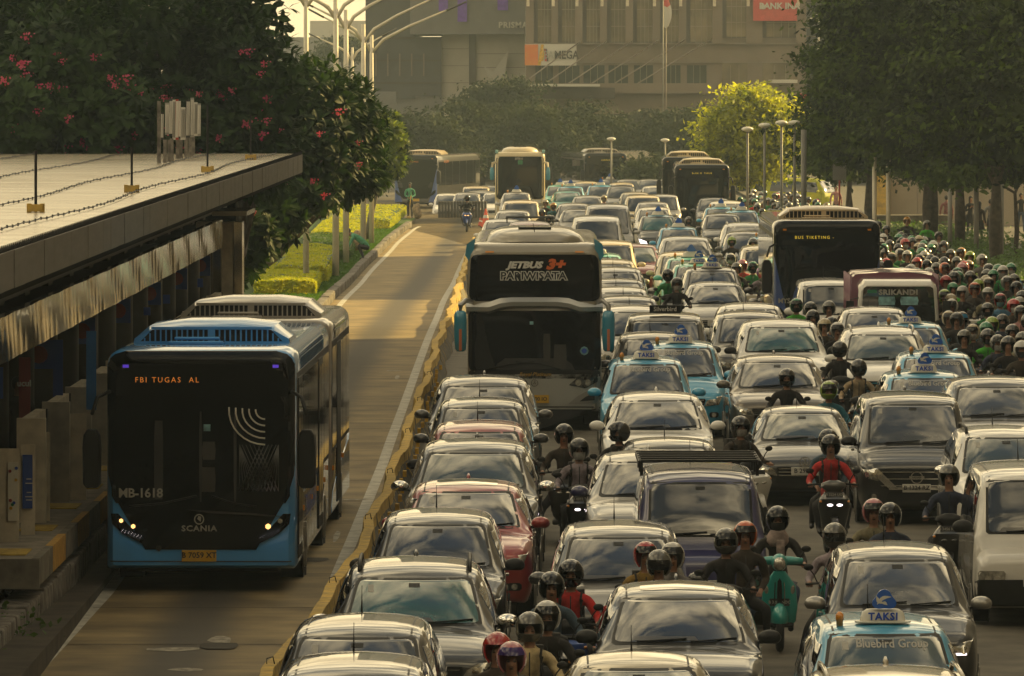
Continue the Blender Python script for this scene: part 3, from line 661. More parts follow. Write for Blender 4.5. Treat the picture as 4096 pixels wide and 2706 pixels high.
def big_bus(name, label, px, Y, rz=0.0, paint_='bus_blue', roof='bus_grey', L=12.0, H=3.08, artic=False, led='led_orange', led_txt=('', ''), code='', plate='', detail=True, group=None, acs=((4.0, None),), lowcol=None, cat='bus', wingcol=None, lights=True):
 X = (px - CXP) * Y / FPX
 root = thing(name, label, cat, (X, Y, g(Y)), YAW + rz, group)
 W = 2.52; hw = W / 2
 Lf = 10.2 if artic else L
 body = rbox_mesh(Lf, W, H, .32, .20, paint_, 'body', .16); sf = Surf(body); bo = obj('body', body, root)
 if artic:
  bm = B(); rr_ = []
  for k in range(7): 
   ins = .05 if k % 2 else .09
   rr_.append([Vector((sx * (hw - ins), Lf + .02 + k * .12, z)) for sx, z in ((1, .45), (1, H - .25), (.85, H - ins), (-.85, H - ins), (-1, H - .25), (-1, .45))])
  loft(bm, rr_); bmesh.ops.recalc_face_normals(bm, faces=bm.faces[:]); obj('bellows', new_mesh(bm, 'bellows', ('grey_paint',), False), root)
  b2 = rbox_mesh(L - Lf - .8, W, H, .32, .20, roof, 'rear_body', .05, y0=Lf + .8); sf2 = Surf(b2); o2 = obj('rear_body', b2, root, )
  o2['label'] = 'grey rear section behind the bellows'
 # black front mask
 mask = [(-hw + .004, 1.62), (-hw + .10, 1.30), (-.74, .58), (.74, .58), (hw - .10, 1.30), (hw - .004, 1.62), (hw - .004, H - .20), (hw - .07, H - .07), (hw - .26, H - .012), (-hw + .26, H - .012), (-hw + .07, H - .07), (-hw + .004, H - .20)]
 mk = obj('front_mask', patch(sf, 'F', mask, 'black_glass', 24, 48, .013, .03), root)
 if lowcol:
  for sx in (-1, 1):
   cp = [(sx * (hw - .008), 1.7 if detail else 2.3), (sx * (hw - .34), .80), (sx * (hw - .50), .36), (sx * (hw - .008), .36)]
   if not detail: obj('front_corner', patch(sf, 'F', cp, lowcol, 12, 24, .02, .03), root)
 wsp = rrect(-hw + .07, hw - .07, 1.20, H - .62, .06)
 if detail:
  # opening look: glass in front of a real cab
  g_ = obj('windscreen', patch(sf, 'F', wsp, 'black_glass', 6, 16, .020, .012), root)
  dp = rrect(-.86, .86, H - .56, H - .26, .03)
  obj('destination_display', patch(sf, 'F', dp, 'black_glass', 3, 6, .022, .012), root)
 else:
  obj('windscreen', patch(sf, 'F', wsp, 'grey_glass' if False else 'black_glass', 4, 8, .020, .012), root)
  obj('destination_display', patch(sf, 'F', rrect(-.9, .9, H - .52, H - .26, .03), 'black_glass', 3, 6, .022, .012), root)
 if led_txt[0]:
  obj('display_lettering', text_on(sf, 'F', led_txt[0], .10, led_txt[1] or 0, H - .40, led, .034, .0, spacing=1.35), root)
 for sx in (-1, 1):
  obj('marker_lamp', patch(sf, 'F', rrect(sx * (hw - .26) - .05, sx * (hw - .26) + .05, H - .235, H - .195, .01), 'led_violet' if paint_ == 'bus_blue' else 'amber', 1, 2, .03, .02), root)
  # lamp cluster
  lp = [(sx * .78, .66), (sx * (hw - .09), .86), (sx * (hw - .06), 1.06), (sx * (hw - .16), 1.06), (sx * .86, .80)]
  cl = obj('headlight', patch(sf, 'F', lp, 'black_glass', 5, 6, .026, .03), root)
  if detail and lights:
   for dx, dz, rr_, mt_ in ((.20, .965, .036, 'lens' if sx > 0 else 'lamp_amber'), (.36, .89, .038, 'lamp_amber' if sx > 0 else 'lamp_amber')):
    if sx < 0: rr_ *= .8
    c0 = sx * (hw - dx); poly = [(c0 + rr_ * math.cos(2 * math.pi * k / 12), dz + rr_ * math.sin(2 * math.pi * k / 12)) for k in range(12)]
    obj('lamp', patch(sf, 'F', poly, mt_, 3, 3, .036, .01), cl)
   a, b = (hw - .46, .745), (hw - .22, .835)
   for k in range(7):
    t = k / 6; x = sx * (a[0] + (b[0] - a[0]) * t); z = a[1] + (b[1] - a[1]) * t
    obj('led', patch(sf, 'F', [(x - .014, z - .016), (x + .014, z - .010), (x + .014, z + .022), (x - .014, z + .016)], 'lamp_white', 1, 1, .06, .03), cl)
 # bumper line and plate
 pl = obj('number_plate', (lambda bm: (box(bm, (-.02 if detail else 0, -.035, .50), (.46, .02, .15)), new_mesh(bm, 'plate', ('plate_yellow',), False))[1])(B()), root)
 if plate: obj('lettering', text_mesh(plate, .105, 'ink_black', .002, .002), pl, (-.02, -.048, .505))
 if detail:
  obj('bumper_seam', patch(sf, 'F', [(-hw + .05, .415), (hw - .05, .415), (hw - .05, .43), (-hw + .05, .43)], 'bus_dark', 1, 10, .018, 0), root)
  obj('towing_eye_cover', patch(sf, 'F', [(-.56 + .045 * math.cos(k * .6), .60 + .045 * math.sin(k * .6)) for k in range(10)], 'black_plastic', 3, 3, .02, .01), root)
  bm = B(); 
  for x0_, x1_, s_ in ((-.05, -.95, 1), (.15, .75, 1)): tube(bm, [(x0_, -.07, 1.30), ((x0_ + x1_) / 2, -.07, 1.20 if s_ else 1.3), (x1_, -.065, 1.16)], .014, 5)
  obj('wiper', new_mesh(bm, 'wiper', ('black_plastic',)), root)
  # maker's badge
  obj('badge', text_on(sf, 'F', 'SCANIA', .105, -.02, .86, 'ink_grey', .03, .003, spacing=1.15, sx=1.15), root)
  ring = B(); n = 18
  for k in range(n):
   a0 = 2 * math.pi * k / n; a1 = 2 * math.pi * (k + 1) / n
   q = [Vector((-.02 + r_ * math.cos(a), -.03, .985 + r_ * 1.05 * math.sin(a))) for r_, a in ((.068, a0), (.068, a1), (.053, a1), (.053, a0))]
   ring.faces.new([ring.verts.new(v) for v in q])
  for q in (((-.045, .99), (.0, .95), (.01, 1.02), (-.03, 1.03)),):
   ring.faces.new([ring.verts.new(Vector((x - .0, -.031, z))) for x, z in q])
  obj('emblem', new_mesh(ring, 'emblem', ('ink_grey',), False), root)
  obj('crease', patch(sf, 'F', [(-.25, 1.085), (hw - .14, 1.02), (hw - .14, 1.045), (-.20, 1.115)], 'ink_grey' if False else 'bus_dark', 2, 8, .026, .01), root)
 if code: obj('lettering', text_on(sf, 'F', code, .17 if detail else .16, -hw + .46, 1.33 if detail else 1.22, 'ink_grey', .036, .004, spacing=.95), root)
 # cab, driver's seat, poles seen as paler shapes behind the glass
 if detail:
  gp = [(-.62, -.50, 1.25, 2.3), (-.02, .02, 1.22, 2.42), (.44, .48, 1.22, 2.42)]
  for a, b, z0, z1 in gp: obj('cab_post', patch(sf, 'F', rrect(a, b, z0, z1, .01), 'bus_dark', 3, 1, .024, 0), root)
  obj('notice_sheet', patch(sf, 'F', rrect(.02, .20, 1.78, 2.02, .01), 'grey_paint', 2, 2, .0235, 0), root)
  obj('notice_sheet', patch(sf, 'F', rrect(.00, .20, 1.35, 1.68, .01), 'grey_paint', 2, 2, .0235, 0), root)
  obj('sticker', patch(sf, 'F', rrect(.03, .14, 2.16, 2.25, .01), 'mask_blue', 1, 1, .0245, 0), root)
  bm = B()
  for k in range(9):
   x = .56 + k * .055
   for dx in (0,):
    tube(bm, [(x, -.028, 1.36), (x - .0, -.028, 1.36)], .004, 4)
  bm.free()
  bm = B()
  for k in range(11):
   for s_ in (-1, 1):
    xa = .52 + k * .052; pts_ = [(xa, 1.36 + .0), (xa + s_ * .28, 1.36 + .62)]
    pts_ = [(min(1.04, max(.52, x)), z) for x, z in pts_]
    tube(bm, [Vector((x, -.0262, z)) for x, z in pts_], .006, 3)
  obj('guard_mesh', new_mesh(bm, 'guard', ('grey_paint',)), root)
  bm = B()
  for k in range(5):
   r_ = .12 + k * .085; pts_ = []
   for t in range(9):
    a = R(175 + 95 * t / 8); pts_.append(Vector((.86 + r_ * 1.05 * math.cos(a), -.030, 2.44 + r_ * math.sin(a))))
   tube(bm, pts_, .011, 4)
  obj('windscreen_decal', new_mesh(bm, 'decal', ('sign_white',)), root)
 # sides
 for side, s_ in (('R', sf), ('L', sf)):
  obj('window_band', patch(s_, side, rrect(.35, Lf - .12, 1.25, H - .32, .06), 'black_plastic', 3, 10, .006, .01), root)
  side_panes(s_, root, side, .45, Lf - .2, 6 if detail else 6, 1.32, H - .42)
  if led_txt[1] == -.2: obj('display_lettering', text_on(s_, side, 'BUS LISTRIK', .2, 2.5, H - .42, led, .03, 0, spacing=1.2), root)
  if detail:
   obj('skirt', patch(s_, side, rrect(2.0, 6.2, .40, 1.22, .02), 'bus_grey', 3, 6, .007, .01), root)
   for (a, b) in ((.6, 1.7), (6.6, 7.9)):
    dl = obj('door', patch(s_, side, rrect(a, b, .42, H - .40, .03), 'black_plastic', 6, 3, .018, .02), root)
    for q in (a + .05, (a + b) / 2 + .03): obj('pane', patch(s_, side, rrect(q, q + (b - a) / 2 - .08, .60, H - .5, .04), 'side_glass', 5, 2, .024, .01), dl)
   for yv in (2.6, 3.0, 5.0):
    for k in range(5): obj('vent_slot', patch(s_, side, [(yv, .78 + k * .07), (yv + .22, .78 + k * .07), (yv + .22, .81 + k * .07), (yv, .81 + k * .07)], 'black_plastic', 1, 1, .010, 0), root)
   for yv in (2.0, 4.4, 6.3, 8.4): obj('side_marker', patch(s_, side, rrect(yv, yv + .12, .98, 1.05, .01), 'amber', 1, 1, .03, .02), root)
 if detail: 
  tm = text_on(sf, 'R', 'TRANSJAKARTA', .42, 4.2, 1.02 if False else .98, 'ink_blue', .02, .004); obj('side_lettering', tm, root)
 if artic:
  for side in 'RL':
   obj('window_band', patch(sf2, side, rrect(Lf + .95, L - .15, 1.25, H - .32, .06), 'black_plastic', 3, 8, .006, .01), root)
   side_panes(sf2, root, side, Lf + 1.0, L - .2, 5, 1.32, H - .42)
   obj('skirt', patch(sf2, side, [(Lf + .9, .36), (L - .06, .36), (L - .06, 1.22), (L - 1.2, .80), (L - 3.6, .95), (Lf + .9, .60)], 'bus_blue', 5, 8, .008, .01), root)
   dl = obj('door', patch(sf2, side, rrect(Lf + 2.6, Lf + 3.9, .42, H - .4, .03), 'black_plastic', 5, 3, .018, .02), root)
   for yv in (Lf + 1.2, Lf + 4.6): obj('side_marker', patch(sf2, side, rrect(yv, yv + .12, .98, 1.05, .01), 'amber', 1, 1, .03, .02), root)
 bus_wheels(root, (2.7, 8.6, 14.2) if artic else (2.6, 9.0), hw)
 bm = B(); box(bm, (0, L / 2, .34), (W - .5, L - .8, .16)); obj('chassis', new_mesh(bm, 'chassis', ('black_plastic',), False), root)
 for yc_, c_ in acs: ac_unit(root, yc_, H, 2.15, c_ or paint_, 26 if detail else 20)
 # mirrors hanging ahead of the corners
 for sx in (-1, 1):
  bm = B(); tube(bm, [(sx * (hw - .05), .02, H - .55), (sx * (hw + .10), -.25, H - .62), (sx * (hw + .17), -.32, H - .85)], .03, 6, 0)
  rings = [[Vector((sx * (hw + .17) + x, -.32 + y, z)) for x, y in ((-.11 * q, -.07), (.11 * q, -.07), (.13 * q, .05), (-.13 * q, .05))] for z, q in ((1.42, .6), (1.47, .95), (1.95, 1.0), (2.12, .9), (2.20, .5))]
  loft(bm, rings); bmesh.ops.recalc_face_normals(bm, faces=bm.faces[:]); bbox_bevel(bm, .02, 1)
  obj('wing_mirror', new_mesh(bm, 'mirror', ('black_plastic',), True, 40), root)
 used_cars.append((X - .0062 * Y, Y + L / 2, W, L, label))
 return root
def coach(name, label, px, Y, rz=0.0, paint_='coach_silver', top='coach_cream', detail=True, H=3.5, single=False, mirror='coach_teal', L=12.0):
 X = (px - CXP) * Y / FPX; root = thing(name, label, 'coach', (X, Y, g(Y)), YAW + rz); W = 2.5; hw = W / 2
 body = rbox_mesh(L, W, H, .36, .24, top, 'body', .22); sf = Surf(body); obj('body', body, root)
 def F(nm, poly, mt, n=6, m=10, off=.01, sk=.02, par=None): return obj(nm, patch(sf, 'F', poly, mt, n, m, off, sk), par or root)
 if not single:
  F('roof_front', rrect(-hw + .02, hw - .02, H - .26, H - .18, .03), top, 2, 10, .004)
  F('upper_windscreen', rrect(-hw + .02, hw - .02, 2.43, H - .20, .12, -hw + .06, hw - .06), 'black_glass', 10, 36, .014)
  # chevron visor
  bm = B(); pr = []
  for t in range(13):
   x = -hw - .03 + (2 * hw + .06) * t / 12; ax = abs(x); ztop = 2.44 + (.06 if ax < .60 else .06 - min(.10, (ax - .60) * .35)) ; zb_ = 2.19 + (.10 if ax < .58 else .10 - min(.10, (ax - .58) * .5))
   yy = .02 + .16 * (ax / hw) ** 6
   pr.append([Vector((x, yy - .02, zb_)), Vector((x, yy - .13, zb_ + .05)), Vector((x, yy - .15, zb_ + .13)), Vector((x, yy - .06, ztop)), Vector((x, yy + .2, ztop)), Vector((x, yy + .2, zb_))])
  loft(bm, pr); bmesh.ops.recalc_face_normals(bm, faces=bm.faces[:]); obj('visor', new_mesh(bm, 'visor', (paint_,), True, 35), root)
  F('windscreen', rrect(-hw + .01, hw - .01, 1.12, 2.25, .10), 'black_glass', 10, 36, .012)
  F('dash_panel', rrect(-hw + .02, hw - .02, .98, 1.14, .05), 'black_plastic', 3, 36, .014)
  F('lower_front', [(-hw + .02, .36), (hw - .02, .36), (hw - .02, 1.06), (.6, .99), (-.6, .99), (-hw + .02, 1.06)], paint_, 6, 12, .014)
  F('lower_valance', rrect(-hw + .10, hw - .10, .34, .46, .04), 'black_plastic', 2, 10, .02)
  for sx in (-1, 1):
   q = [(sx * .62, .50), (sx * (hw - .10), .52), (sx * (hw - .03), .62), (sx * (hw - .03), .80), (sx * (hw - .12), .82), (sx * .84, .68)]
   fr = F('bumper_trim', q, 'silver_paint', 6, 6, .03, .03)
   F('fog_lamp_recess', [(sx * .84, .555), (sx * (hw - .13), .565), (sx * (hw - .12), .72), (sx * .98, .66)], 'black_plastic', 4, 5, .045, .02, fr)
   hl = F('headlight', [(sx * .64, .86), (sx * (hw - .30), .80), (sx * (hw - .04), .94), (sx * (hw - .10), 1.04), (sx * .78, .98)], 'lens_dark', 6, 20, .03, .03)
   for x_ in (.82, 1.0):
    poly = [(sx * x_ + .065 * math.cos(k * .6283), .905 + .06 * math.sin(k * .6283)) for k in range(10)]; F('reflector', poly, 'lens', 3, 3, .04, .01, hl)
   F('marker_lamp', rrect(sx * .84 - .09, sx * .84 + .09, H - .165, H - .135, .01), 'amber', 1, 3, .03, .03)
   # pillar wing and mirror
   bm = B(); tube(bm, [(sx * (hw - .06), -.02, 2.42), (sx * (hw + .03), -.22, 2.45), (sx * (hw + .13), -.30, 2.36), (sx * (hw + .14), -.30, 2.12)], [.05, .05, .048, .045], 8)
   am = obj('mirror_arm', new_mesh(bm, 'mirror_arm', ('silver_paint',), True, 60), root)
   bm = B(); rings = [sell(sx * (hw + .13), -.30, z, .12 * q, .09 * q, 3, 12) for z, q in ((1.50, .55), (1.54, .85), (1.75, 1), (2.1, 1), (2.22, .9), (2.26, .55))]
   loft(bm, rings); obj('mirror_housing', new_mesh(bm, 'mirror_housing', (mirror,), True, 60), am)
   bm = B(); box(bm, (sx * (hw + .13), -.395, 1.72), (.05, .02, .40)); obj('indicator', new_mesh(bm, 'indicator', ('orange_gloss',), False), am)
   bm = B(); rings = [[Vector((sx * (hw - .02 + dx), y, z)) for dx, z in ((0, H - .32), (.07, H - .22), (.04, H - .02), (-.12, H + .10), (-.10, H - .1))] for y in (.10, .28, .9)]
   loft(bm, rings); bmesh.ops.recalc_face_normals(bm, faces=bm.faces[:]); obj('roof_fin', new_mesh(bm, 'roof_fin', (mirror,), True, 40), root)
  if detail:
   tm = text_on(sf, 'F', 'JETBUS', .165, -.17, H - .40, 'ink_white', .03, .010, shear=.35, sx=1.25); obj('lettering', tm, root)
   tm = text_on(sf, 'F', '3+', .25, .41, H - .39, 'ink_orange', .03, .016, shear=.3, sx=1.25); obj('lettering', tm, root)
   tm = text_on(sf, 'F', 'PARIWISATA', .20, -.02, H - .605, 'ink_white', .030, .020, sx=1.08); obj('lettering', tm, root)
   tm = text_on(sf, 'F', 'PARIWISATA', .20, -.02, H - .605, 'ink_black', .034, .004, sx=1.08); obj('lettering_infill', tm, root)
   tm = text_on(sf, 'F', 'Royal Platinum', .10, .02, 1.06, 'ink_gold', .03, .001, shear=.3); obj('lettering', tm, root)
   n = 24; bm = B()
   for k in range(n):
    a0 = 2 * math.pi * k / n; a1 = a0 + 2 * math.pi / n
    bm.faces.new([bm.verts.new(Vector((r_ * math.cos(a), -.035, .90 + r_ * math.sin(a)))) for r_, a in ((.068, a0), (.068, a1), (.056, a1), (.056, a0))])
   for a in (90, 210, 330):
    c, s_ = math.cos(R(a)), math.sin(R(a)); bm.faces.new([bm.verts.new(Vector((x, -.035, .90 + z))) for x, z in ((-s_ * .012, c * .012), (c * .06, s_ * .06), (s_ * .012, -c * .012))])
   obj('emblem', new_mesh(bm, 'emblem', ('chrome',), False), root)
   F('sticker', [(.93 + .085 * math.cos(k * .5236), 1.50 + .085 * math.sin(k * .5236)) for k in range(12)], 'mask_blue', 4, 4, .018, .0); F('sticker_ring', [(.93 + .05 * math.cos(k * .5236), 1.50 + .05 * math.sin(k * .5236)) for k in range(12)], 'ink_blue', 4, 4, .022, .0)
   # things standing behind the glass
   F('paper', rrect(.16, .30, 1.30, 1.82, .01), 'grey_paint', 2, 2, .0135, 0); F('paper', rrect(.36, .60, 1.16, 1.62, .01), 'grey_paint', 2, 2, .0135, 0); F('sticker', rrect(-.10, -.01, 1.99, 2.05, .01), 'mask_blue', 1, 1, .015, 0)
   F('dashboard', rrect(-.8, .8, 1.15, 1.36, .05, -.6, .6), 'bus_dark', 2, 6, .0128, 0)
   F('curtain', [(-1.10, 1.15), (-.72, 1.15), (-.86, 1.6), (-.98, 2.2), (-1.15, 2.2)], 'black_plastic', 5, 3, .0128, 0)
  bm = B(); tube(bm, [(-.35, -.06, 1.30), (.1, -.055, 1.26), (.55, -.05, 1.14)], .014, 5); tube(bm, [(-1.0, -.05, 1.14), (-.4, -.06, 1.26), (.0, -.055, 1.30)], .014, 5); obj('wiper', new_mesh(bm, 'wiper', ('black_plastic',)), root)
  pl = obj('number_plate', (lambda bm: (box(bm, (0.04, -.05, .60), (.46, .02, .15)), new_mesh(bm, 'plate', ('plate_yellow',), False))[1])(B()), root)
  if detail: obj('lettering', text_mesh('7000 IO', .10, 'ink_black', .002, .002), pl, (.07, -.062, .60))
 else:
  F('windscreen', rrect(-hw + .06, hw - .06, 1.15, H - .22, .14), 'black_glass', 8, 12, .012)
  F('lower_front', rrect(-hw + .03, hw - .03, .36, 1.12, .05), 'white_paint', 5, 10, .012)
  F('sticker', rrect(-.12, .14, H - .62, H - .40, .02), 'helmet_green', 2, 2, .018, 0)
  obj('lettering', text_on(sf, 'F', 'JETBUS', .13, -.05, H - .33, 'ink_grey', .03, .004), root)
  for sx in (-1, 1):
   bm = B(); tube(bm, [(sx * (hw - .06), -.02, H - .5), (sx * (hw + .12), -.22, H - .55), (sx * (hw + .16), -.30, H - .9)], [.06, .07, .06], 8); am = obj('mirror_arm', new_mesh(bm, 'mirror_arm', ('cream_paint',), True, 60), root)
   bm = B(); loft(bm, [sell(sx * (hw + .15), -.30, z, .11 * q, .08 * q, 3, 10) for z, q in ((2.1, .6), (2.2, 1), (2.55, 1), (2.75, .6))]); obj('mirror_housing', new_mesh(bm, 'mirror_housing', (mirror,), True, 60), am)
   F('headlight', rrect(sx * .95 - .2, sx * .95 + .2, .80, .95, .03), 'lens', 3, 4, .03, .02)
   bm = B(); box(bm, (sx * (hw - .08), .30, H + .02), (.14, .6, .18)); bbox_bevel(bm, .03, 1); obj('roof_fin', new_mesh(bm, 'fin', ('mask_blue',), True, 40), root)
  obj('number_plate', (lambda bm: (box(bm, (0, -.05, .60), (.46, .02, .15)), new_mesh(bm, 'plate', ('plate_yellow',), False))[1])(B()), root)
 # air-conditioning pod with a curved front
 bm = B(); rings = []
 for y, q, hh in ((.75, .0, .05), (.85, .6, .16), (1.1, .88, .25), (1.6, 1, .30), (3.6, 1, .30), (4.0, .9, .1)):
  wv = .98 * (.86 + .14 * q); rings.append([Vector((wv * c, y + .45 * abs(c) ** 3, H - .06 + (hh + .03) * (1 - abs(c) ** 4) ** .6)) for c in [-1 + 2 * k / 16 for k in range(17)]] + [Vector((0, y, H - .1))])
 loft(bm, rings); bmesh.ops.recalc_face_normals(bm, faces=bm.faces[:])
 ac = obj('air_conditioner', new_mesh(bm, 'ac', (top,), True, 45), root)
 bm = B(); box(bm, (0, 1.50, H + .265), (.62, .35, .03)); obj('intake', new_mesh(bm, 'intake', ('black_plastic',), False), ac)
 bm = B(); tube(bm, [(0.0, .9, H + .2), (-.03, .95, H + .36)], .008, 4); obj('aerial', new_mesh(bm, 'aerial', ('black_plastic',)), root)
 for side in 'LR':
  obj('window_band', patch(sf, side, rrect(.4, L - .3, 1.7, H - .35, .1), 'black_plastic', 3, 10, .006, .01), root)
  side_panes(sf, root, side, .6, L - .4, 6, 1.78, H - .45)
  obj('side_skirt', patch(sf, side, rrect(.3, L - .2, .40, 1.6, .03), paint_, 3, 8, .005, .01), root)
 bus_wheels(root, (2.6, 8.9), hw)
 bm = B(); box(bm, (0, L / 2, .34), (W - .5, L - 1.2, .16)); obj('chassis', new_mesh(bm, 'chassis', ('black_plastic',), False), root)
 used_cars.append((X - .0062 * Y, Y + L / 2, W, L, label))
 return root
def lorry(px, Y, label):
 X = (px - CXP) * Y / FPX; root = thing('box_truck', label, 'truck', (X, Y, g(Y)), YAW); W = 1.78; hw = W / 2
 bm = B(); rings = []
 for y, ins, H in ((0, .04, 2.02), (.06, .0, 2.08), (.5, 0, 2.14), (1.55, 0, 2.14), (1.6, .03, 2.1)):
  w_ = hw - ins; rings.append([Vector(p) for p in ((-w_, y, .45), (w_, y, .45), (w_ + .0, y, 1.2), (w_ - .05, y, H - .12), (w_ - .16, y, H), (-w_ + .16, y, H), (-w_ + .05, y, H - .12), (-w_, y, 1.2))])
 loft(bm, rings); bmesh.ops.recalc_face_normals(bm, faces=bm.faces[:]); me = new_mesh(bm, 'cab', ('white_paint',), True, 40); sf = Surf(me); cab = obj('cab', me, root)
 ws = obj('windscreen', patch(sf, 'F', rrect(-hw + .08, hw - .08, 1.18, 2.00, .07, -hw + .13, hw - .13), 'dark_glass', 8, 10, .012, .02), cab)
 obj('lettering', text_on(sf, 'F', 'SRIKANDI', .155, .0, 1.87, 'ink_grey', .022, .007, spacing=1.1, sx=1.15), ws)
 obj('sticker', patch(sf, 'F', rrect(-.68, -.46, 1.86, 1.93, .01), 'helmet_green', 1, 1, .016, 0), ws)
 for a, b in ((-.44, -.06), (.04, .44)): obj('picture', patch(sf, 'F', rrect(a, b, 1.60, 1.78, .02), 'mask_blue', 2, 2, .014, 0), ws)
 bm = B(); tube(bm, [(-.6, -.03, 1.2), (-.1, -.03, 1.32)], .012, 4); tube(bm, [(.05, -.03, 1.2), (.55, -.03, 1.32)], .012, 4); obj('wiper', new_mesh(bm, 'wiper', ('black_plastic',)), cab)
 obj('grille', patch(sf, 'F', rrect(-.6, .6, .86, 1.04, .03), 'black_plastic', 3, 6, .012, .02), cab)
 obj('bumper', patch(sf, 'F', rrect(-hw + .04, hw - .04, .46, .70, .03), 'bus_dark', 3, 6, .03, .04), cab)
 for sx in (-1, 1):
  obj('headlight', patch(sf, 'F', rrect(sx * .66 - .14, sx * .66 + .14, .76, .94, .03), 'lens', 3, 4, .02, .02), cab)
  bm = B(); tube(bm, [(sx * (hw - .04), .12, 1.75), (sx * (hw + .14), .0, 1.72), (sx * (hw + .16), .0, 1.3), (sx * (hw - .02), .12, 1.25)], .015, 5); box(bm, (sx * (hw + .16), -.02, 1.52), (.17, .06, .34)); obj('wing_mirror', new_mesh(bm, 'mirror', ('black_plastic',), True, 30), cab)
  obj('side_window', patch(sf, 'R' if sx > 0 else 'L', rrect(.35, 1.35, 1.25, 1.95, .05), 'side_glass', 4, 4, .01, .01), cab)
 # load box with a wrinkled canopy
 bm = B(); rings = []
 for y in [1.75 + 3.3 * k / 14 for k in range(15)]:
  wob = lambda a: .018 * math.sin(y * 9 + a) + .012 * math.sin(y * 23 + 2 * a)
  w_ = hw + .06; top = 2.19
  rings.append([Vector(p) for p in ((-w_ + wob(1), y, .85), (-w_ + wob(2), y, 1.5), (-w_ + .01 + wob(3), y, top - .06), (-w_ + .10, y, top + .02 + wob(4)), (-.3, y, top + .05 + wob(5)), (.3, y, top + .05 + wob(6)), (w_ - .10, y, top + .02 + wob(7)), (w_ - .01 + wob(8), y, top - .06), (w_ + wob(9), y, 1.5), (w_ + wob(10), y, .85))])
 loft(bm, rings); bmesh.ops.recalc_face_normals(bm, faces=bm.faces[:]); cv = obj('load_canopy', new_mesh(bm, 'canopy', ('magenta_canvas',), True, 60), root)
 for k in range(12):
  for sx in (-1, 1):
   bm = B(); tube(bm, [(sx * (hw + .075), 1.8 + k * .28, .9), (sx * (hw + .075), 1.8 + k * .28, 2.2)], .02, 4); obj('canopy_rib', new_mesh(bm, 'rib', ('magenta_canvas',)), cv)
 bm = B(); box(bm, (0, 3.3, .72), (W, 3.5, .22)); obj('chassis', new_mesh(bm, 'chassis', ('black_plastic',), False), root)
 for y in (.95, 4.0):
  for sx in (-1, 1): place([wheel_parts(.36, .22, sx * (hw - .12), y)], root, {})
 used_cars.append((X - .0062 * Y, Y + 2.6, W, 5.1, label)); return root
# ------------------------------------------------------------------ people and motorcycles
def person_mesh(J, seg, hands=True, sub=1, name='person'):
 """one continuous skin over a posed skeleton. J: joint -> (pos, rx, ry); seg: list of (a, b)"""
 names = list(J); idx = {n: i for i, n in enumerate(names)}
 bm = B(); vs_ = [bm.verts.new(J[n][0]) for n in names]; bm.verts.ensure_lookup_table()
 for a, b in seg: bm.edges.new((vs_[idx[a]], vs_[idx[b]]))
 me = bpy.data.meshes.new('t'); bm.to_mesh(me); bm.free()
 o = bpy.data.objects.new('t', me); COL.objects.link(o)
 md = o.modifiers.new('s', 'SKIN'); md.use_smooth_shade = True; md.branch_smoothing = 0.4
 for i, n in enumerate(names):
  sv = me.skin_vertices[0].data[i]; sv.radius = (J[n][1], J[n][2]); sv.use_root = (n == 'pelvis')
 if sub: m2 = o.modifiers.new('u', 'SUBSURF'); m2.levels = sub; m2.render_levels = sub
 dg = bpy.context.evaluated_depsgraph_get(); dg.update()
 r = bpy.data.meshes.new_from_object(o.evaluated_get(dg)); bpy.data.objects.remove(o)
 # clothing zones by the nearest bone
 bones = [(a, b, Vector(J[a][0]), Vector(J[b][0])) for a, b in seg]
 zone = {}
 for mt in ('cloth_black', 'trouser_black', 'skin', 'shoe_black'): r.materials.append(M[mt])
 def zn(a, b):
  t = a + ' ' + b
  if 'toe' in t or 'ankle' in b and 'toe' in a: return 3
  if 'foot' in b: return 3
  if 'head' in t or 'chin' in b or 'nose' in t: return 2
  if 'fin' in t or 'palm' in t or 'thumb' in t: return 2
  if 'knee' in t or 'hip' in t or 'ankle' in t: return 1
  return 0
 zs = [zn(a, b) for a, b, _, _ in bones]
 for p in r.polygons:
  c = p.center; best = 9; bz_ = 0
  for (a, b, pa, pb), z in zip(bones, zs):
   d = pb - pa; t = max(0, min(1, (c - pa).dot(d) / max(1e-9, d.length_squared))); e = (c - (pa + d * t)).length - .6 * (J[a][1] * (1 - t) + J[b][1] * t)
   if e < best: best, bz_ = e, z
  p.material_index = bz_; p.use_smooth = True
 r.name = name
 return r
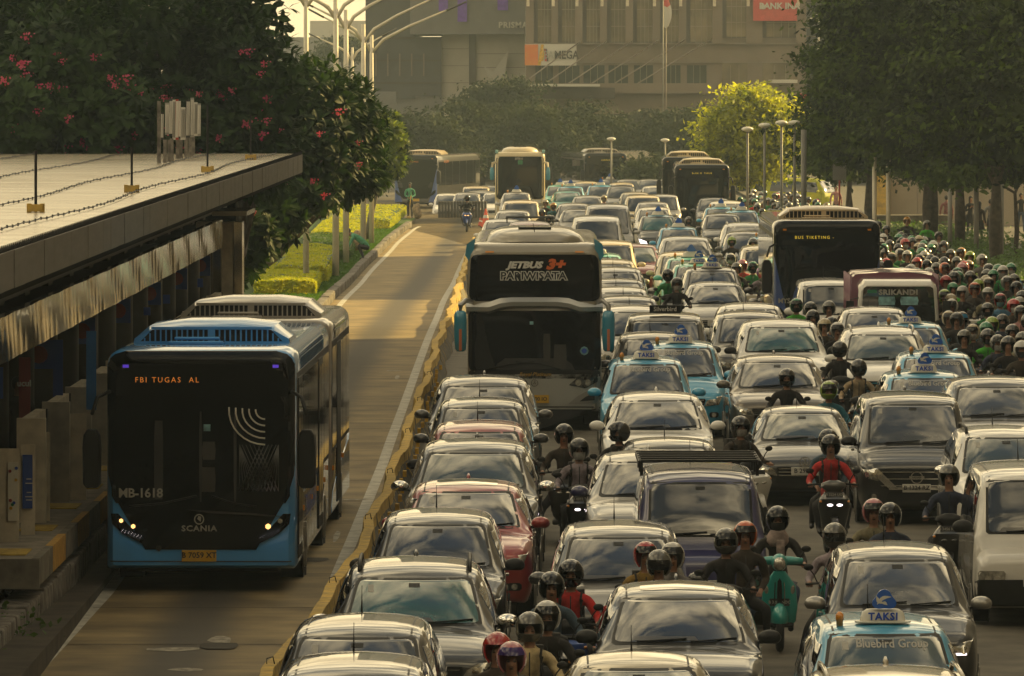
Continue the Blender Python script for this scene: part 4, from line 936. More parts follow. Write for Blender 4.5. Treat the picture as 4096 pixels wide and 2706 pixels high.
def skeleton(pose):
 """seated rider facing -Y, or standing"""
 J = {}; S = []
 def j(n, p, a, b=None, par=None):
  J[n] = (Vector(p), a, b or a)
  if par: S.append((par, n))
 stand = pose.startswith('stand') or pose == 'walk'
 lean = {'rider': -.10, 'rider_foot': -.08, 'pass': .0, 'standing': 0, 'walk': -.03, 'bend': -.3}.get(pose, -.08)
 pz = .80 if not stand else .93; py = .22 if not stand else 0.0
 j('pelvis', (0, py, pz), .135, .115); j('waist', (0, py + lean * .35, pz + .20), .125, .10, 'pelvis'); j('chest', (0, py + lean * .9, pz + .40), .155, .115, 'waist')
 j('upchest', (0, py + lean * 1.05, pz + .50), .125, .10, 'chest'); j('neck', (0, py + lean * 1.15, pz + .585), .058, .058, 'upchest')
 hy = py + lean * 1.25
 j('head_low', (0, hy - .012, pz + .665), .070, .080, 'neck'); j('head_mid', (0, hy - .005, pz + .745), .078, .095, 'head_low'); j('head_top', (0, hy + .01, pz + .815), .060, .072, 'head_mid')
 j('nose', (0, hy - .112, pz + .70), .012, .014, 'head_mid')
 for s, sx in (('l', -1), ('r', 1)):
  j('sh' + s, (sx * .19, py + lean * 1.0, pz + .475), .068, .068, 'upchest')
  if pose in ('rider', 'rider_foot'):
   el = (sx * .315, py - .18, pz + .27); wr = (sx * .315, py - .42, pz + .235); hd = (sx * .315, py - .50, pz + .235)
  elif pose == 'pass':
   el = (sx * .25, py + .02, pz + .24); wr = (sx * .18, py - .20, pz + .12); hd = (sx * .165, py - .28, pz + .095)
  elif pose == 'standing_work':
   el = (sx * .25, -.08, pz + .22); wr = (sx * .10, -.28, pz + .14); hd = (sx * .07, -.34, pz + .10)
  elif pose == 'standing_phone':
   el = (sx * .24, -.04, pz + .20); wr = (sx * .08, -.24, pz + .36); hd = (sx * .05, -.28, pz + .42)
  else:
   el = (sx * .26, .03, pz + .22); wr = (sx * .28, -.04, pz - .02); hd = (sx * .28, -.06, pz - .09)
  j('el' + s, el, .052, .052, 'sh' + s); j('wr' + s, wr, .034, .034, 'el' + s)
  e = Vector(hd); d = (Vector(hd) - Vector(wr)).normalized()
  j('palm' + s, hd, .036, .026, 'wr' + s)
  side = Vector((sx, 0, 0)) if abs(d.x) < .9 else Vector((0, 1, 0)); dn = Vector((0, 0, -1)) if abs(d.z) < .8 else Vector((0, -1, 0))
  for k, ln in enumerate((.030, .036, .034, .026)):
   o_ = side * ((1.5 - k) * .019 * 1.0)
   b = e + o_ + d * .028; m_ = b + d * ln + dn * .012; t_ = m_ + d * .004 + dn * (.028 if pose != 'pass' else .012)
   j('fin%s%da' % (s, k), m_, .0095, .0095, 'palm' + s); j('fin%s%db' % (s, k), t_, .0085, .0085, 'fin%s%da' % (s, k))
  th = e - side * .040 + d * .0 + dn * .012; j('thumb' + s + 'a', th, .011, .011, 'palm' + s); j('thumb' + s + 'b', th + d * .03 + dn * .012 + side * .01, .009, .009, 'thumb' + s + 'a')
  # legs
  if stand:
   st_ = (.16 if sx > 0 else -.14) if pose == 'walk' else .0
   kn = (sx * .10, -.02 - st_ * .6, .50); an = (sx * .10, .03 - st_ * 1.0, .09); foot = (sx * .11, -.10 - st_, .045)
  elif pose == 'pass':
   kn = (sx * .24, py - .36, pz - .08); an = (sx * .25, py - .22, .38); foot = (sx * .26, py - .34, .34)
  elif pose == 'rider_foot':
   if sx < 0: kn = (sx * .32, py - .34, .50); an = (sx * .42, py - .26, .10); foot = (sx * .43, py - .38, .05)
   else: kn = (sx * .22, py - .44, pz - .08); an = (sx * .16, py - .48, .40); foot = (sx * .15, py - .62, .36)
  else:
   kn = (sx * .24, py - .43, pz - .06); an = (sx * .19, py - .45, .40); foot = (sx * .18, py - .60, .36)
  j('hip' + s, (sx * .09, py - .01, pz - .04), .095, .095, 'pelvis'); j('knee' + s, kn, .062, .062, 'hip' + s); j('ankle' + s, an, .040, .040, 'knee' + s); j('foot' + s, foot, .042, .032, 'ankle' + s)
 return J, S
def helmet_mesh(full=False):
 bm = B(); n, m_ = 18, 12; r_ = (.132, .160, .150)
 V = []
 for j in range(m_ + 1):
  th = math.pi * .5 - (math.pi * .80) * j / m_   # from top down
  row = []
  for i in range(n):
   a = 2 * math.pi * i / n; row.append(Vector((r_[0] * math.cos(th) * math.sin(a), -r_[1] * math.cos(th) * math.cos(a), r_[2] * math.sin(th))))
  V.append(row)
 vv = [[bm.verts.new(p) for p in row] for row in V]
 for j in range(m_):
  for i in range(n):
   c = (V[j][i] + V[j + 1][i] + V[j + 1][(i + 1) % n] + V[j][(i + 1) % n]) / 4
   front = c.y < -.055 and abs(c.x) < .112
   if front and c.z < .035 and (not full or c.z > -.055): continue
   try: bm.faces.new((vv[j][i], vv[j][(i + 1) % n], vv[j + 1][(i + 1) % n], vv[j + 1][i]))
   except ValueError: pass
 bmesh.ops.remove_doubles(bm, verts=bm.verts[:], dist=.0005); bmesh.ops.recalc_face_normals(bm, faces=bm.faces[:])
 bmesh.ops.solidify(bm, geom=bm.faces[:], thickness=-.016)
 return new_mesh(bm, 'helmet', ('helmet_black',), True, 50)
def visor_mesh(kind):
 bm = B(); n, m_ = 10, 4; V = []
 for j in range(m_ + 1):
  z = (.055 - .115 * j / m_) if kind == 'down' else (.040 + .075 * j / m_)
  row = []
  for i in range(n + 1):
   a = R(-62 + 124 * i / n); q = math.sqrt(max(.02, 1 - (z / .165) ** 2)); rr = 1.0 if kind == 'down' else 1.06
   row.append(bm.verts.new(Vector((.142 * rr * q * math.sin(a), -.172 * rr * q * math.cos(a), z))))
  V.append(row)
 for a, b in zip(V, V[1:]):
  for i in range(n): bm.faces.new((a[i], a[i + 1], b[i + 1], b[i]))
 bmesh.ops.solidify(bm, geom=bm.faces[:], thickness=.004)
 return new_mesh(bm, 'visor', ('visor_dark',), True, 50)
def mask_mesh():
 bm = B(); n, m_ = 8, 5; V = []
 for j in range(m_ + 1):
  z = .028 - .105 * j / m_; row = []
  for i in range(n + 1):
   a = R(-68 + 136 * i / n); bul = 1 + .14 * math.cos(a * 1.2) * math.sin(math.pi * (j + 1) / (m_ + 2)); q = 1 - .5 * max(0, j / m_ - .4) ** 2
   row.append(bm.verts.new(Vector((.092 * q * bul * math.sin(a), -.112 * q * bul * math.cos(a), z))))
  V.append(row)
 for a, b in zip(V, V[1:]):
  for i in range(n): bm.faces.new((a[i], a[i + 1], b[i + 1], b[i]))
 bmesh.ops.solidify(bm, geom=bm.faces[:], thickness=.004)
 return new_mesh(bm, 'mask', ('mask_white',), True, 60)
def eyes_mesh():
 bm = B()
 for sx in (-1, 1): ell(bm, (sx * .031, -.086, .012), (.017, .012, .007), 8, 5)
 for sx in (-1, 1): box(bm, (sx * .033, -.093, .030), (.034, .006, .006))
 ell(bm, (0, -.088, -.058), (.024, .010, .006), 8, 4)
 return new_mesh(bm, 'eyes', ('hair',), True)
def hair_mesh(long=False):
 bm = B(); ell(bm, (0, .02, .035), (.092, .108, .105), 12, 8)
 for v in bm.verts:
  if v.co.y < -.045 and v.co.z < .06: v.co.y = -.03
  if long and v.co.y > 0 and v.co.z < 0: v.co.z -= .22
 return new_mesh(bm, 'hair', ('hair',))
HELM = {}
_pp = {}
def person_tpl(pose):
 if pose in _pp: return _pp[pose]
 J, S = skeleton(pose); me = person_mesh(J, S)
 h = J['head_mid'][0].copy(); _pp[pose] = (me, h); return _pp[pose]
def dress(o, hp, helmet=None, full=False, visor=None, mask=None, hair=None, turn=0.0, scarf=None, eyes=True):
 """clothing and face as children of the body"""
 hd = Vector(hp) + Vector((0, 0, -.012))
 if not HELM:
  HELM['open'] = helmet_mesh(False); HELM['full'] = helmet_mesh(True); HELM['down'] = visor_mesh('down'); HELM['up'] = visor_mesh('up'); HELM['mask'] = mask_mesh(); HELM['eyes'] = eyes_mesh(); HELM['hair'] = hair_mesh(); HELM['long'] = hair_mesh(True)
  bm = B(); loft(bm, [sell(0, 0.0, z, rx_, ry_, 2.2, 12) for z, rx_, ry_ in ((-.30, .10, .12), (-.24, .15, .14), (-.16, .13, .125), (-.09, .085, .095))]); 
  box(bm, (.03, -.15, -.36), (.10, .03, .30)); bbox_bevel(bm, .01, 1); HELM['scarf'] = new_mesh(bm, 'scarf', ('scarf_grey',), True, 50)
 def put(nm, key, mt, off=(0, 0, 0)):
  c = bpy.data.objects.new(nm, HELM[key]); COL.objects.link(c); c.parent = o; c.location = hd + Vector(off); c.rotation_euler = (0, 0, turn)
  sl = c.material_slots[0]; sl.link = 'OBJECT'; sl.material = M[mt]; return c
 if helmet:
  hc = put('helmet', 'full' if full else 'open', helmet, (0, .005, .035))
  if not visor and eyes and hash(tuple(round(c, 2) for c in o.location)) % 5 < 3: visor = ('up', 'visor_dark')
  if visor:
   k, vm = visor; v = bpy.data.objects.new('visor', HELM[k]); COL.objects.link(v); v.parent = hc; v.location = (0, 0, 0); sl = v.material_slots[0]; sl.link = 'OBJECT'; sl.material = M[vm]
 if hair: put('hair', hair, 'hair')
 if eyes: put('face_features', 'eyes', 'hair')
 if mask: put('face_mask', 'mask', mask, (0, 0, -.03))
 if scarf: put('scarf', 'scarf', scarf)
 if eyes and helmet:
  if 'zip' not in HELM:
   bm = B(); tube(bm, [(0, .055, .985), (0, -.008, 1.2), (0, .0, 1.33)], .007, 4); HELM['zip'] = new_mesh(bm, 'zip', ('black_plastic',))
   bm = B(); 
   for sx in (-1, 1): tube(bm, [(sx * .13, .09, 1.02), (sx * .115, .0, 1.15), (sx * .11, .005, 1.28), (sx * .12, .10, 1.36), (sx * .12, .24, 1.33)], .02, 4)
   box(bm, (0, .34, 1.18), (.28, .16, .40)); bbox_bevel(bm, .03, 1, 60); HELM['bag'] = new_mesh(bm, 'backpack', ('cloth_black',), True, 50)
  c = bpy.data.objects.new('jacket_zip', HELM['zip']); COL.objects.link(c); c.parent = o
  if hash(round(o.location.x, 2)) % 3 == 0: c = bpy.data.objects.new('backpack', HELM['bag']); COL.objects.link(c); c.parent = o
def person(label, pos, pose='rider', rz=0.0, top='cloth_black', legs='trouser_black', skin='skin', scale=1.0, group=None, rotx=0.0, **k):
 me, hp = person_tpl(pose)
 o = bpy.data.objects.new('person', me); COL.objects.link(o); o.location = pos; o.rotation_euler = (rotx, 0, YAW + rz); o.scale = (scale,) * 3
 for i, mt in enumerate((top, legs, skin, 'shoe_black')):
  sl = o.material_slots[i]; sl.link = 'OBJECT'; sl.material = M[mt]
 tag(o, label, 'person', group)
 dress(o, hp, **k); return o
def scooter_tpl(kind='matic'):
 k = ('sc', kind)
 if k in _tpl: return _tpl[k]
 ps = []
 def mk(nm, bm, mt, keys=None, lod=0, kids=(), smooth=45, loc=(0, 0, 0)): ps.append(P(nm, new_mesh(bm, nm, (mt,), True, smooth), keys or {}, loc, lod=lod, kids=kids))
 def whl(y, r, wd):
  bm = B()
  nn = 20; mseg = 8; rings = []
  for i in range(nn):
   a = 2 * math.pi * i / nn; rings.append([Vector(((wd / 2) * math.cos(2 * math.pi * q / mseg), (r - wd / 2 + wd / 2 * math.sin(2 * math.pi * q / mseg)) * math.cos(a), (r - wd / 2 + wd / 2 * math.sin(2 * math.pi * q / mseg)) * math.sin(a))) for q in range(mseg)])
  rings.append(rings[0]); loft(bm, rings, caps=False); bmesh.ops.remove_doubles(bm, verts=bm.verts[:], dist=1e-4); bmesh.ops.recalc_face_normals(bm, faces=bm.faces[:])
  bd = B(); cylx(bd, (0, 0, 0), .05, .10, 10)
  for i in range(5): a = 2 * math.pi * i / 5; tube(bd, [(0, .04 * math.cos(a), .04 * math.sin(a)), (0, (r - wd * .8) * math.cos(a), (r - wd * .8) * math.sin(a))], .012, 4)
  ps.append(P('wheel', new_mesh(bm, 'tyre', ('tyre',)), {}, (0, y, r), kids=[P('rim', new_mesh(bd, 'rim', ('grey_paint',)), lod=1)]))
 r = .285 if kind != 'vespa' else .25; wd = .10 if kind != 'big' else .125
 whl(-.66, r, wd); whl(.60, r, wd + .02)
 # front apron
 bm = B()
 if kind == 'vespa':
  loft(bm, [sell(0, -.47 - .02 * k_, z, rx_, ry_, 3.2, 16) for k_, (z, rx_, ry_) in enumerate(((.30, .13, .04), (.36, .20, .05), (.55, .225, .06), (.80, .20, .065), (.90, .13, .06), (.98, .07, .05)))])
  mk('apron', bm, 'silver_paint', {0: 'PAINT'})
  bm = B(); ell(bm, (0, -.66, .40), (.11, .24, .20), 14, 8)
  for v in bm.verts: v.co.z = max(v.co.z, .36)
  mk('mudguard', bm, 'silver_paint', {0: 'PAINT'})
  bm = B(); tube(bm, [(0, -.555, .50), (0, -.60, .75), (0, -.58, .95)], [.035, .035, .02], 6); mk('centre_strip', bm, 'black_plastic', lod=0)
  for sx in (-1, 1):
   bm = B(); tube(bm, [(sx * .06, -.56, .50), (sx * .06, -.615, .72), (sx * .05, -.585, .93)], .006, 4); mk('trim_strip', bm, 'chrome', lod=1)
   bm = B(); ell(bm, (sx * .155, -.56, .76), (.035, .03, .07), 10, 8); mk('indicator', bm, 'lens', lod=0)
  bm = B(); ell(bm, (0, -.50, 1.08), (.10, .13, .11), 14, 10); tube(bm, [(-.28, -.40, 1.09), (-.1, -.46, 1.10), (.1, -.46, 1.10), (.28, -.40, 1.09)], [.04, .055, .055, .04], 8); mk('handlebar_cowl', bm, 'silver_paint', {0: 'PAINT'})
  bm = B(); ell(bm, (0, -.60, 1.065), (.078, .05, .085), 12, 8); mk('headlight', bm, 'lens', {0: 'LAMP'})
 else:
  sh = [(.34, .09, .05, -.50), (.42, .16, .08, -.55), (.60, .20, .10, -.60), (.76, .235, .13, -.66), (.86, .21, .13, -.66), (.95, .13, .10, -.56)]
  loft(bm, [sell(0, y, z, rx_, ry_, 2.6, 16) for z, rx_, ry_, y in sh]); mk('apron', bm, 'silver_paint', {0: 'PAINT'})
  bm = B(); loft(bm, [[Vector((sx * .055 * q, y, z)) for sx, y, z in ((-1, a, b), (1, a, b), (.8, a, b + .03), (-.8, a, b + .03))] for a, b, q in ((-.90, .42, .6), (-.80, .56, 1), (-.66, .60, 1.15), (-.50, .55, 1))]); bmesh.ops.recalc_face_normals(bm, faces=bm.faces[:]); mk('mudguard', bm, 'silver_paint', {0: 'PAINT'})
  bm = B()
  for sx in (-1, 1): tube(bm, [(sx * .065, -.66, r), (sx * .065, -.60, .62)], .02, 6)
  mk('fork', bm, 'black_plastic', lod=0)
  for sx in (-1, 1):
   bm = B(); ell(bm, (sx * .065, -.775, .775), (.048, .03, .020), 10, 6)
   mk('headlight', bm, 'lens', {0: 'LAMP'})
   bm = B(); ell(bm, (sx * .185, -.72, .82), (.035, .03, .02), 8, 5); mk('indicator', bm, 'amber', {0: 'IND'}, lod=1)
  bm = B(); loft(bm, [sell(0, -.50, z, rx_, ry_, 2.6, 14) for z, rx_, ry_ in ((.95, .10, .07), (1.02, .19, .09), (1.07, .17, .08), (1.11, .07, .05))]); mk('handlebar_cowl', bm, 'black_plastic', {0: 'COWL'})
  bm = B(); box(bm, (0, -.64, 1.00), (.20, .012, .16), 0, Matrix.Rotation(R(-25), 3, 'X')); bm.free()
 # seat, tail, footboard
 bm = B(); loft(bm, [[Vector((x * q, y, z + dz)) for x, z in ((-.13, .70), (.13, .70), (.15, .78), (.08, .82), (-.08, .82), (-.15, .78))] for y, q, dz in ((-.10, .6, -.03), (.02, .9, -.02), (.35, 1.05, 0), (.62, .95, .04), (.80, .6, .06))]); bmesh.ops.recalc_face_normals(bm, faces=bm.faces[:]); mk('seat', bm, 'black_plastic')
 bm = B(); loft(bm, [[Vector((x * q, y, z)) for x, z in ((-.12, z0), (.12, z0), (.19, z0 + .12), (.14, z1), (-.14, z1), (-.19, z0 + .12))] for y, q, z0, z1 in ((-.16, .7, .32, .70), (.1, 1, .34, .74), (.5, 1.05, .48, .76), (.92, .5, .66, .80))]); bmesh.ops.recalc_face_normals(bm, faces=bm.faces[:]); mk('tail', bm, 'silver_paint', {0: 'PAINT'})
 bm = B(); box(bm, (0, -.30, .32), (.34, .50, .06)); bbox_bevel(bm, .015, 1); mk('footboard', bm, 'black_plastic')
 bm = B(); tube(bm, [(-.36, -.34, 1.035), (-.20, -.40, 1.05), (0, -.47, 1.06), (.20, -.40, 1.05), (.36, -.34, 1.035)], .016, 6); mk('handlebar', bm, 'black_plastic')
 bm = B(); box(bm, (0, -.72 if kind != 'vespa' else -.575, .915 if kind != 'vespa' else .60), (.24, .012, .09), 0, Matrix.Rotation(R(-12 if kind != 'vespa' else 0), 3, 'X')); 
 ps.append(P('number_plate', new_mesh(bm, 'plate', ('plate_black',), False), {0: 'PLATE'}))
 for sx in (-1, 1):
  bm = B(); tube(bm, [(sx * .22, -.40, 1.05), (sx * .27, -.42, 1.16), (sx * .31, -.43, 1.21)], .008, 5); ell(bm, (sx * .33, -.44, 1.24), (.062, .02, .040), 10, 6); mk('mirror', bm, 'black_plastic')
 bm = B(); box(bm, (0, .3, .36), (.16, .5, .16)); bm2 = bm; tube(bm2, [(.16, .1, .22), (.18, .75, .36)], [.035, .05], 8); mk('engine', bm2, 'black_plastic')
 _tpl[k] = ps; return ps
def scooter(label, pos, kind='matic', rz=0.0, paint_='black_paint', lamp='lens', plate='plate_black', group=None, lod=9, cowl='black_plastic', ind='amber', plate_txt=None, lean=0.0):
 root = thing('motor_scooter', label, 'scooter', pos, YAW + rz, group); root.rotation_euler[1] = lean
 place(scooter_tpl(kind), root, dict(PAINT=paint_, LAMP=lamp, PLATE=plate, COWL=cowl, IND=ind), lod)
 if plate_txt:
  pp = [c for c in root.children if c.name.startswith('number_plate')][0]
  ink = 'ink_grey' if plate == 'plate_black' else 'ink_black'
  if kind == 'vespa': obj('lettering', text_mesh(plate_txt, .05, ink, .0015, .001), pp, (0, -.583, .60))
  else: obj('lettering', text_mesh(plate_txt, .052, ink, .0015, .001), pp, (0, -.731, .918))
 return root
def spot(xh, yh, rz=0.0, h=1.70):
 """the wheel point of a seated rider whose helmet top shows at the pixel"""
 p = at(xh, yh, h); return p
HTOP = 1.72
def rider(xh, yh, label, slabel, helmet='helmet_black', top='cloth_black', legs='trouser_black', pose='rider', rz=0.0, full=False, visor=None, mask=None, scoot='matic', spaint='black_paint', lamp='lens', splate='plate_black', plate_txt=None, passenger=None, turn=0.0, scarf=None, group=None, sgroup=None, lod=9, cowl='black_plastic', skin='skin', scale=1.0, lean=0.0):
 """seated person with the helmet top at the pixel, plus the scooter under them"""
 p = at(xh, yh, HTOP); 
 person(label, (p.x, p.y, p.z), pose, rz, top, legs, skin, scale, group, helmet=helmet, full=full, visor=visor, mask=mask, turn=turn, scarf=scarf, eyes=lod > 0)
 s = None
 if scoot: s = scooter(slabel, (p.x, p.y, p.z), scoot, rz, spaint, lamp, splate, sgroup, lod, cowl, plate_txt=plate_txt, lean=lean)
 if passenger:
  q = dict(passenger); lb = q.pop('label'); dx = q.pop('dx', 0.0); rot = Matrix.Rotation(YAW + rz, 4, 'Z'); v = rot @ Vector((dx, .36, .05))
  person(lb, (p.x + v.x, p.y + v.y, p.z + v.z), 'pass', rz, q.pop('top', 'cloth_black'), q.pop('legs', 'trouser_black'), 'skin', 1.0, q.pop('group', None), eyes=lod > 0, **q)
 return s
# ------------------------------------------------------------------ ground, roads
mat('asphalt', (0.085, 0.074, 0.055), 0.8, var=0.35, scale=1.3, bump=0.3, coords='Object', detail=10)
mat('soil', (0.05, 0.04, 0.028), 0.95, var=0.4, scale=2.0); mat('paving', (0.085, 0.075, 0.06), 0.85, var=0.25, scale=2.5); mat('line_white', (0.42, 0.40, 0.34), 0.7, var=0.3, scale=4)
mat('kerb_stone', (0.15, 0.135, 0.115), 0.9, var=0.5, scale=5, bump=0.6); mat('kerb_pale', (0.34, 0.31, 0.26), 0.9, var=0.3, scale=5)
mat('concrete_yellow', (0.62, 0.41, 0.08), 0.85, col2=(0.34, 0.24, 0.08), scale=5, bump=0.5); mat('concrete_grey', (0.15, 0.135, 0.105), 0.9, var=0.35, scale=3, bump=0.4); mat('strong_yellow', (0.48, 0.28, 0.02), 0.75, var=0.35, scale=8)
def busway_mat():
 m = bpy.data.materials.new('busway'); m.use_nodes = True; t = m.node_tree; b = t.nodes['Principled BSDF']; b.inputs['Roughness'].default_value = .75
 tcn = N(t, 'ShaderNodeTexCoord'); mp = N(t, 'ShaderNodeVectorMath', operation='MULTIPLY'); mp.inputs[1].default_value = (.10, 1.6, 1); t.links.new(tcn.outputs['Object'], mp.inputs[0])
 n1 = N(t, 'ShaderNodeTexNoise'); n1.inputs['Scale'].default_value = 1; n1.inputs['Detail'].default_value = 8; n1.inputs['Roughness'].default_value = .7; t.links.new(mp.outputs[0], n1.inputs['Vector'])
 n2 = N(t, 'ShaderNodeTexNoise'); n2.inputs['Scale'].default_value = .9; n2.inputs['Detail'].default_value = 9; t.links.new(tcn.outputs['Object'], n2.inputs['Vector'])
 # the greasy strip worn in the middle of the lane, following the lane
 sp = N(t, 'ShaderNodeSeparateXYZ'); t.links.new(tcn.outputs['Object'], sp.inputs[0])
 my = N(t, 'ShaderNodeMath', operation='MULTIPLY_ADD'); my.inputs[1].default_value = -.0062; t.links.new(sp.outputs[1], my.inputs[0]); t.links.new(sp.outputs[0], my.inputs[2])
 ax = N(t, 'ShaderNodeMath', operation='ADD'); ax.inputs[1].default_value = 4.55; t.links.new(my.outputs[0], ax.inputs[0]); ab = N(t, 'ShaderNodeMath', operation='ABSOLUTE'); t.links.new(ax.outputs[0], ab.inputs[0])
 mr = N(t, 'ShaderNodeMapRange'); mr.inputs[1].default_value = .12; mr.inputs[2].default_value = .80; mr.inputs[3].default_value = .93; mr.inputs[4].default_value = 0; mr.interpolation_type = 'SMOOTHSTEP'; t.links.new(ab.outputs[0], mr.inputs[0])
 r1 = N(t, 'ShaderNodeValToRGB'); e = r1.color_ramp.elements; e[0].position = .3; e[1].position = .7; e[0].color = (.19, .143, .068, 1); e[1].color = (.33, .25, .115, 1); t.links.new(n1.outputs[0], r1.inputs[0])
 r2 = N(t, 'ShaderNodeValToRGB'); e = r2.color_ramp.elements; e[0].position = .32; e[1].position = .72; e[0].color = (.50, .48, .45, 1); e[1].color = (1.15, 1.12, 1.08, 1); t.links.new(n2.outputs[0], r2.inputs[0])
 mu = N(t, 'ShaderNodeMixRGB', blend_type='MULTIPLY'); mu.inputs[0].default_value = 1; t.links.new(r1.outputs[0], mu.inputs[1]); t.links.new(r2.outputs[0], mu.inputs[2])
 mx = N(t, 'ShaderNodeMixRGB'); mx.inputs[2].default_value = (.055, .047, .036, 1); t.links.new(mr.outputs[0], mx.inputs[0]); t.links.new(mu.outputs[0], mx.inputs[1]); t.links.new(mx.outputs[0], b.inputs['Base Color'])
 bp = N(t, 'ShaderNodeBump'); bp.inputs['Strength'].default_value = .3; bp.inputs['Distance'].default_value = .02; t.links.new(n1.outputs[0], bp.inputs['Height']); t.links.new(bp.outputs[0], b.inputs['Normal'])
 M['busway'] = m
busway_mat()
def sheet(name, left, right, ys, dz, mt, kind=True):
 bm = B(); L_ = [bm.verts.new((left(y), y, g(y) + dz)) for y in ys]; R_ = [bm.verts.new((right(y), y, g(y) + dz)) for y in ys]
 for i in range(len(ys) - 1): bm.faces.new((L_[i], R_[i], R_[i + 1], L_[i + 1]))
 me = new_mesh(bm, name, (mt,), True)
 return struct(name, me) if kind else me
YS = [-60, -20] + [20 + 5 * k for k in range(140)] + [800, 1200, 1500]
sheet('ground', lambda y: -900, lambda y: 900, YS, -.06, 'soil')
def poly_x(pts, h=0.0):
 q = sorted([(at(x, y, h).y, at(x, y, h).x) for x, y in pts])
 ys = [a for a, b in q]; xs = [b for a, b in q]
 return ys, xs
def interp(ys, xs):
 def f(y):
  if y <= ys[0]: return xs[0] + (xs[1] - xs[0]) / (ys[1] - ys[0]) * (y - ys[0]) * .0 + .0062 * (y - ys[0])
  if y >= ys[-1]: return xs[-1] + (y - ys[-1]) * (xs[-1] - xs[-2]) / max(1, ys[-1] - ys[-2])
  for i in range(len(ys) - 1):
   if y <= ys[i + 1]: t = (y - ys[i]) / (ys[i + 1] - ys[i]); return xs[i] + (xs[i + 1] - xs[i]) * t
 return f
_ly, _lx = poly_x([(121, 2706), (430, 2370), (1363, 1217), (1467, 1105), (1588, 975), (1660, 915), (1705, 893)])
LEFT = interp(_ly, _lx)
_ry, _rx = poly_x([(1346, 2310), (1392, 2201), (1450, 2057), (1530, 1861), (1628, 1587), (1703, 1380), (1766, 1224), (1853, 1046), (1904, 931), (1925, 890)])
RIGHT = interp(_ry, _rx)
_by, _bx = poly_x([(1099, 2656), (1254, 2454), (1346, 2333), (1421, 2218), (1496, 2057), (1571, 1879), (1617, 1765), (1657, 1644), (1714, 1477), (1755, 1345), (1801, 1247), (1841, 1115), (1876, 1000), (1913, 925)], .5)
BAR = interp(_by, _bx)
YB = [40 + 2 * k for k in range(150)]
YEND = 345
ysb = [y for y in YB if y < 200] + [200 + 5 * k for k in range(46)]
def lx_(y): return LEFT(y) - .35 if y < 330 else LEFT(330) - .35 - (y - 330) * .16
sheet('busway', lx_, lambda y: (BAR(y) if y < 285 else BAR(285)) + .1, ysb, .0, 'busway')
sheet('carriageway', lambda y: (BAR(y) if y < 285 else BAR(285) - (y - 285) * .08) + .1, lambda y: rx(12.2, y), ysb + [450, 480, 520], .004 - .004, 'asphalt')
# joints across the concrete slabs
mat('joint_dark', (0.05, 0.043, 0.033), .9)
jb = B()
for k in range(36):
 y = 60 + k * 5.0 + rnd.uniform(-.2, .2)
 if y > 240: break
 a, b = LEFT(y), RIGHT(y) + .2
 jb.faces.new([jb.verts.new(p) for p in ((a, y, g(y) + .004), (b, y, g(y) + .004), (b, y + .045, g(y + .045) + .004), (a, y + .045, g(y + .045) + .004))])
jo = struct('slab_joints', new_mesh(jb, 'slab_joints', ('joint_dark',), False))
wl_ = sheet('edge_line_left', lambda y: LEFT(y) - .08, lambda y: LEFT(y) + .09, [y for y in ysb if y < 336], .004, 'line_white')
sheet('edge_line_right', lambda y: RIGHT(y) - .09, lambda y: RIGHT(y) + .09, [y for y in ysb if y < 300], .004, 'line_white')
# worn lettering and scuffs on the slab
mat('worn_paint', (0.30, 0.27, 0.21), .85, var=.5, scale=9)
for (x, y, w_, l_) in ((1575, 1485, .42, .5), (1590, 1510, .12, 2.2), (1410, 2000, .9, .25), (1345, 2150, .10, 3.0), (700, 2600, .7, .6), (880, 2560, .35, 1.2), (740, 2680, .5, .5)):
 p = at(x, y); bm = B(); n = 9
 bm.faces.new([bm.verts.new((p.x + w_ / 2 * math.cos(a) * rnd.uniform(.7, 1.1), p.y + l_ / 2 * math.sin(a) * rnd.uniform(.6, 1.1), g(p.y + l_ / 2 * math.sin(a)) + .006)) for a in [2 * math.pi * k / n for k in range(n)]])
 struct('worn_marking', new_mesh(bm, 'worn_marking', ('worn_paint',), False))
for (x, y, w_, l_) in ((885, 2585, .22, 1.6), (1245, 2240, .2, 1.0)):
 p = at(x, y); bm = B(); n = 11
 bm.faces.new([bm.verts.new((p.x + w_ * 1.2 * math.cos(a) * rnd.uniform(.7, 1.1), p.y + l_ / 2 * math.sin(a) * rnd.uniform(.6, 1.1), g(p.y) + .006)) for a in [2 * math.pi * k / n for k in range(n)]])
 struct('pothole', new_mesh(bm, 'pothole', ('joint_dark',), False))

# ------------------------------------------------------------------ yellow concrete divider made of blocks
div = thing('concrete_divider', 'low yellow-capped concrete divider of short blocks between the busway and the car lanes', 'barrier', (BAR(62), 62, g(62)))
y = 56.0; k = 0; blk = []
bmv = []
for v_ in range(4):
 bm = B(); r_ = random.Random(v_)
 loft(bm, [[Vector((-.14, a, -.03)), Vector((.24, a, -.03)), Vector((.20, a, .14)), Vector((.09 + r_.uniform(-.01, .01), a, .34)), Vector((.075, a, .50 + r_.uniform(-.006, .006))), Vector((-.07, a, .50 + r_.uniform(-.006, .006))), Vector((-.08, a, .36)), Vector((-.12, a, .16))] for a in (-.481, -.2, .1, .481)])
 bmesh.ops.recalc_face_normals(bm, faces=bm.faces[:])
 for f in bm.faces: f.material_index = 0 if f.calc_center_median().z > .30 or f.calc_center_median().x < -.02 and f.calc_center_median().z > .2 else 1
 bbox_bevel(bm, .005, 1, 50); bmv.append(new_mesh(bm, 'block', ('concrete_yellow', 'concrete_grey'), True, 40))
bmk = B(); box(bmk, (.175, .1, .30), (.06, .16, .10)); mark = new_mesh(bmk, 'mark', ('strong_yellow',), False)
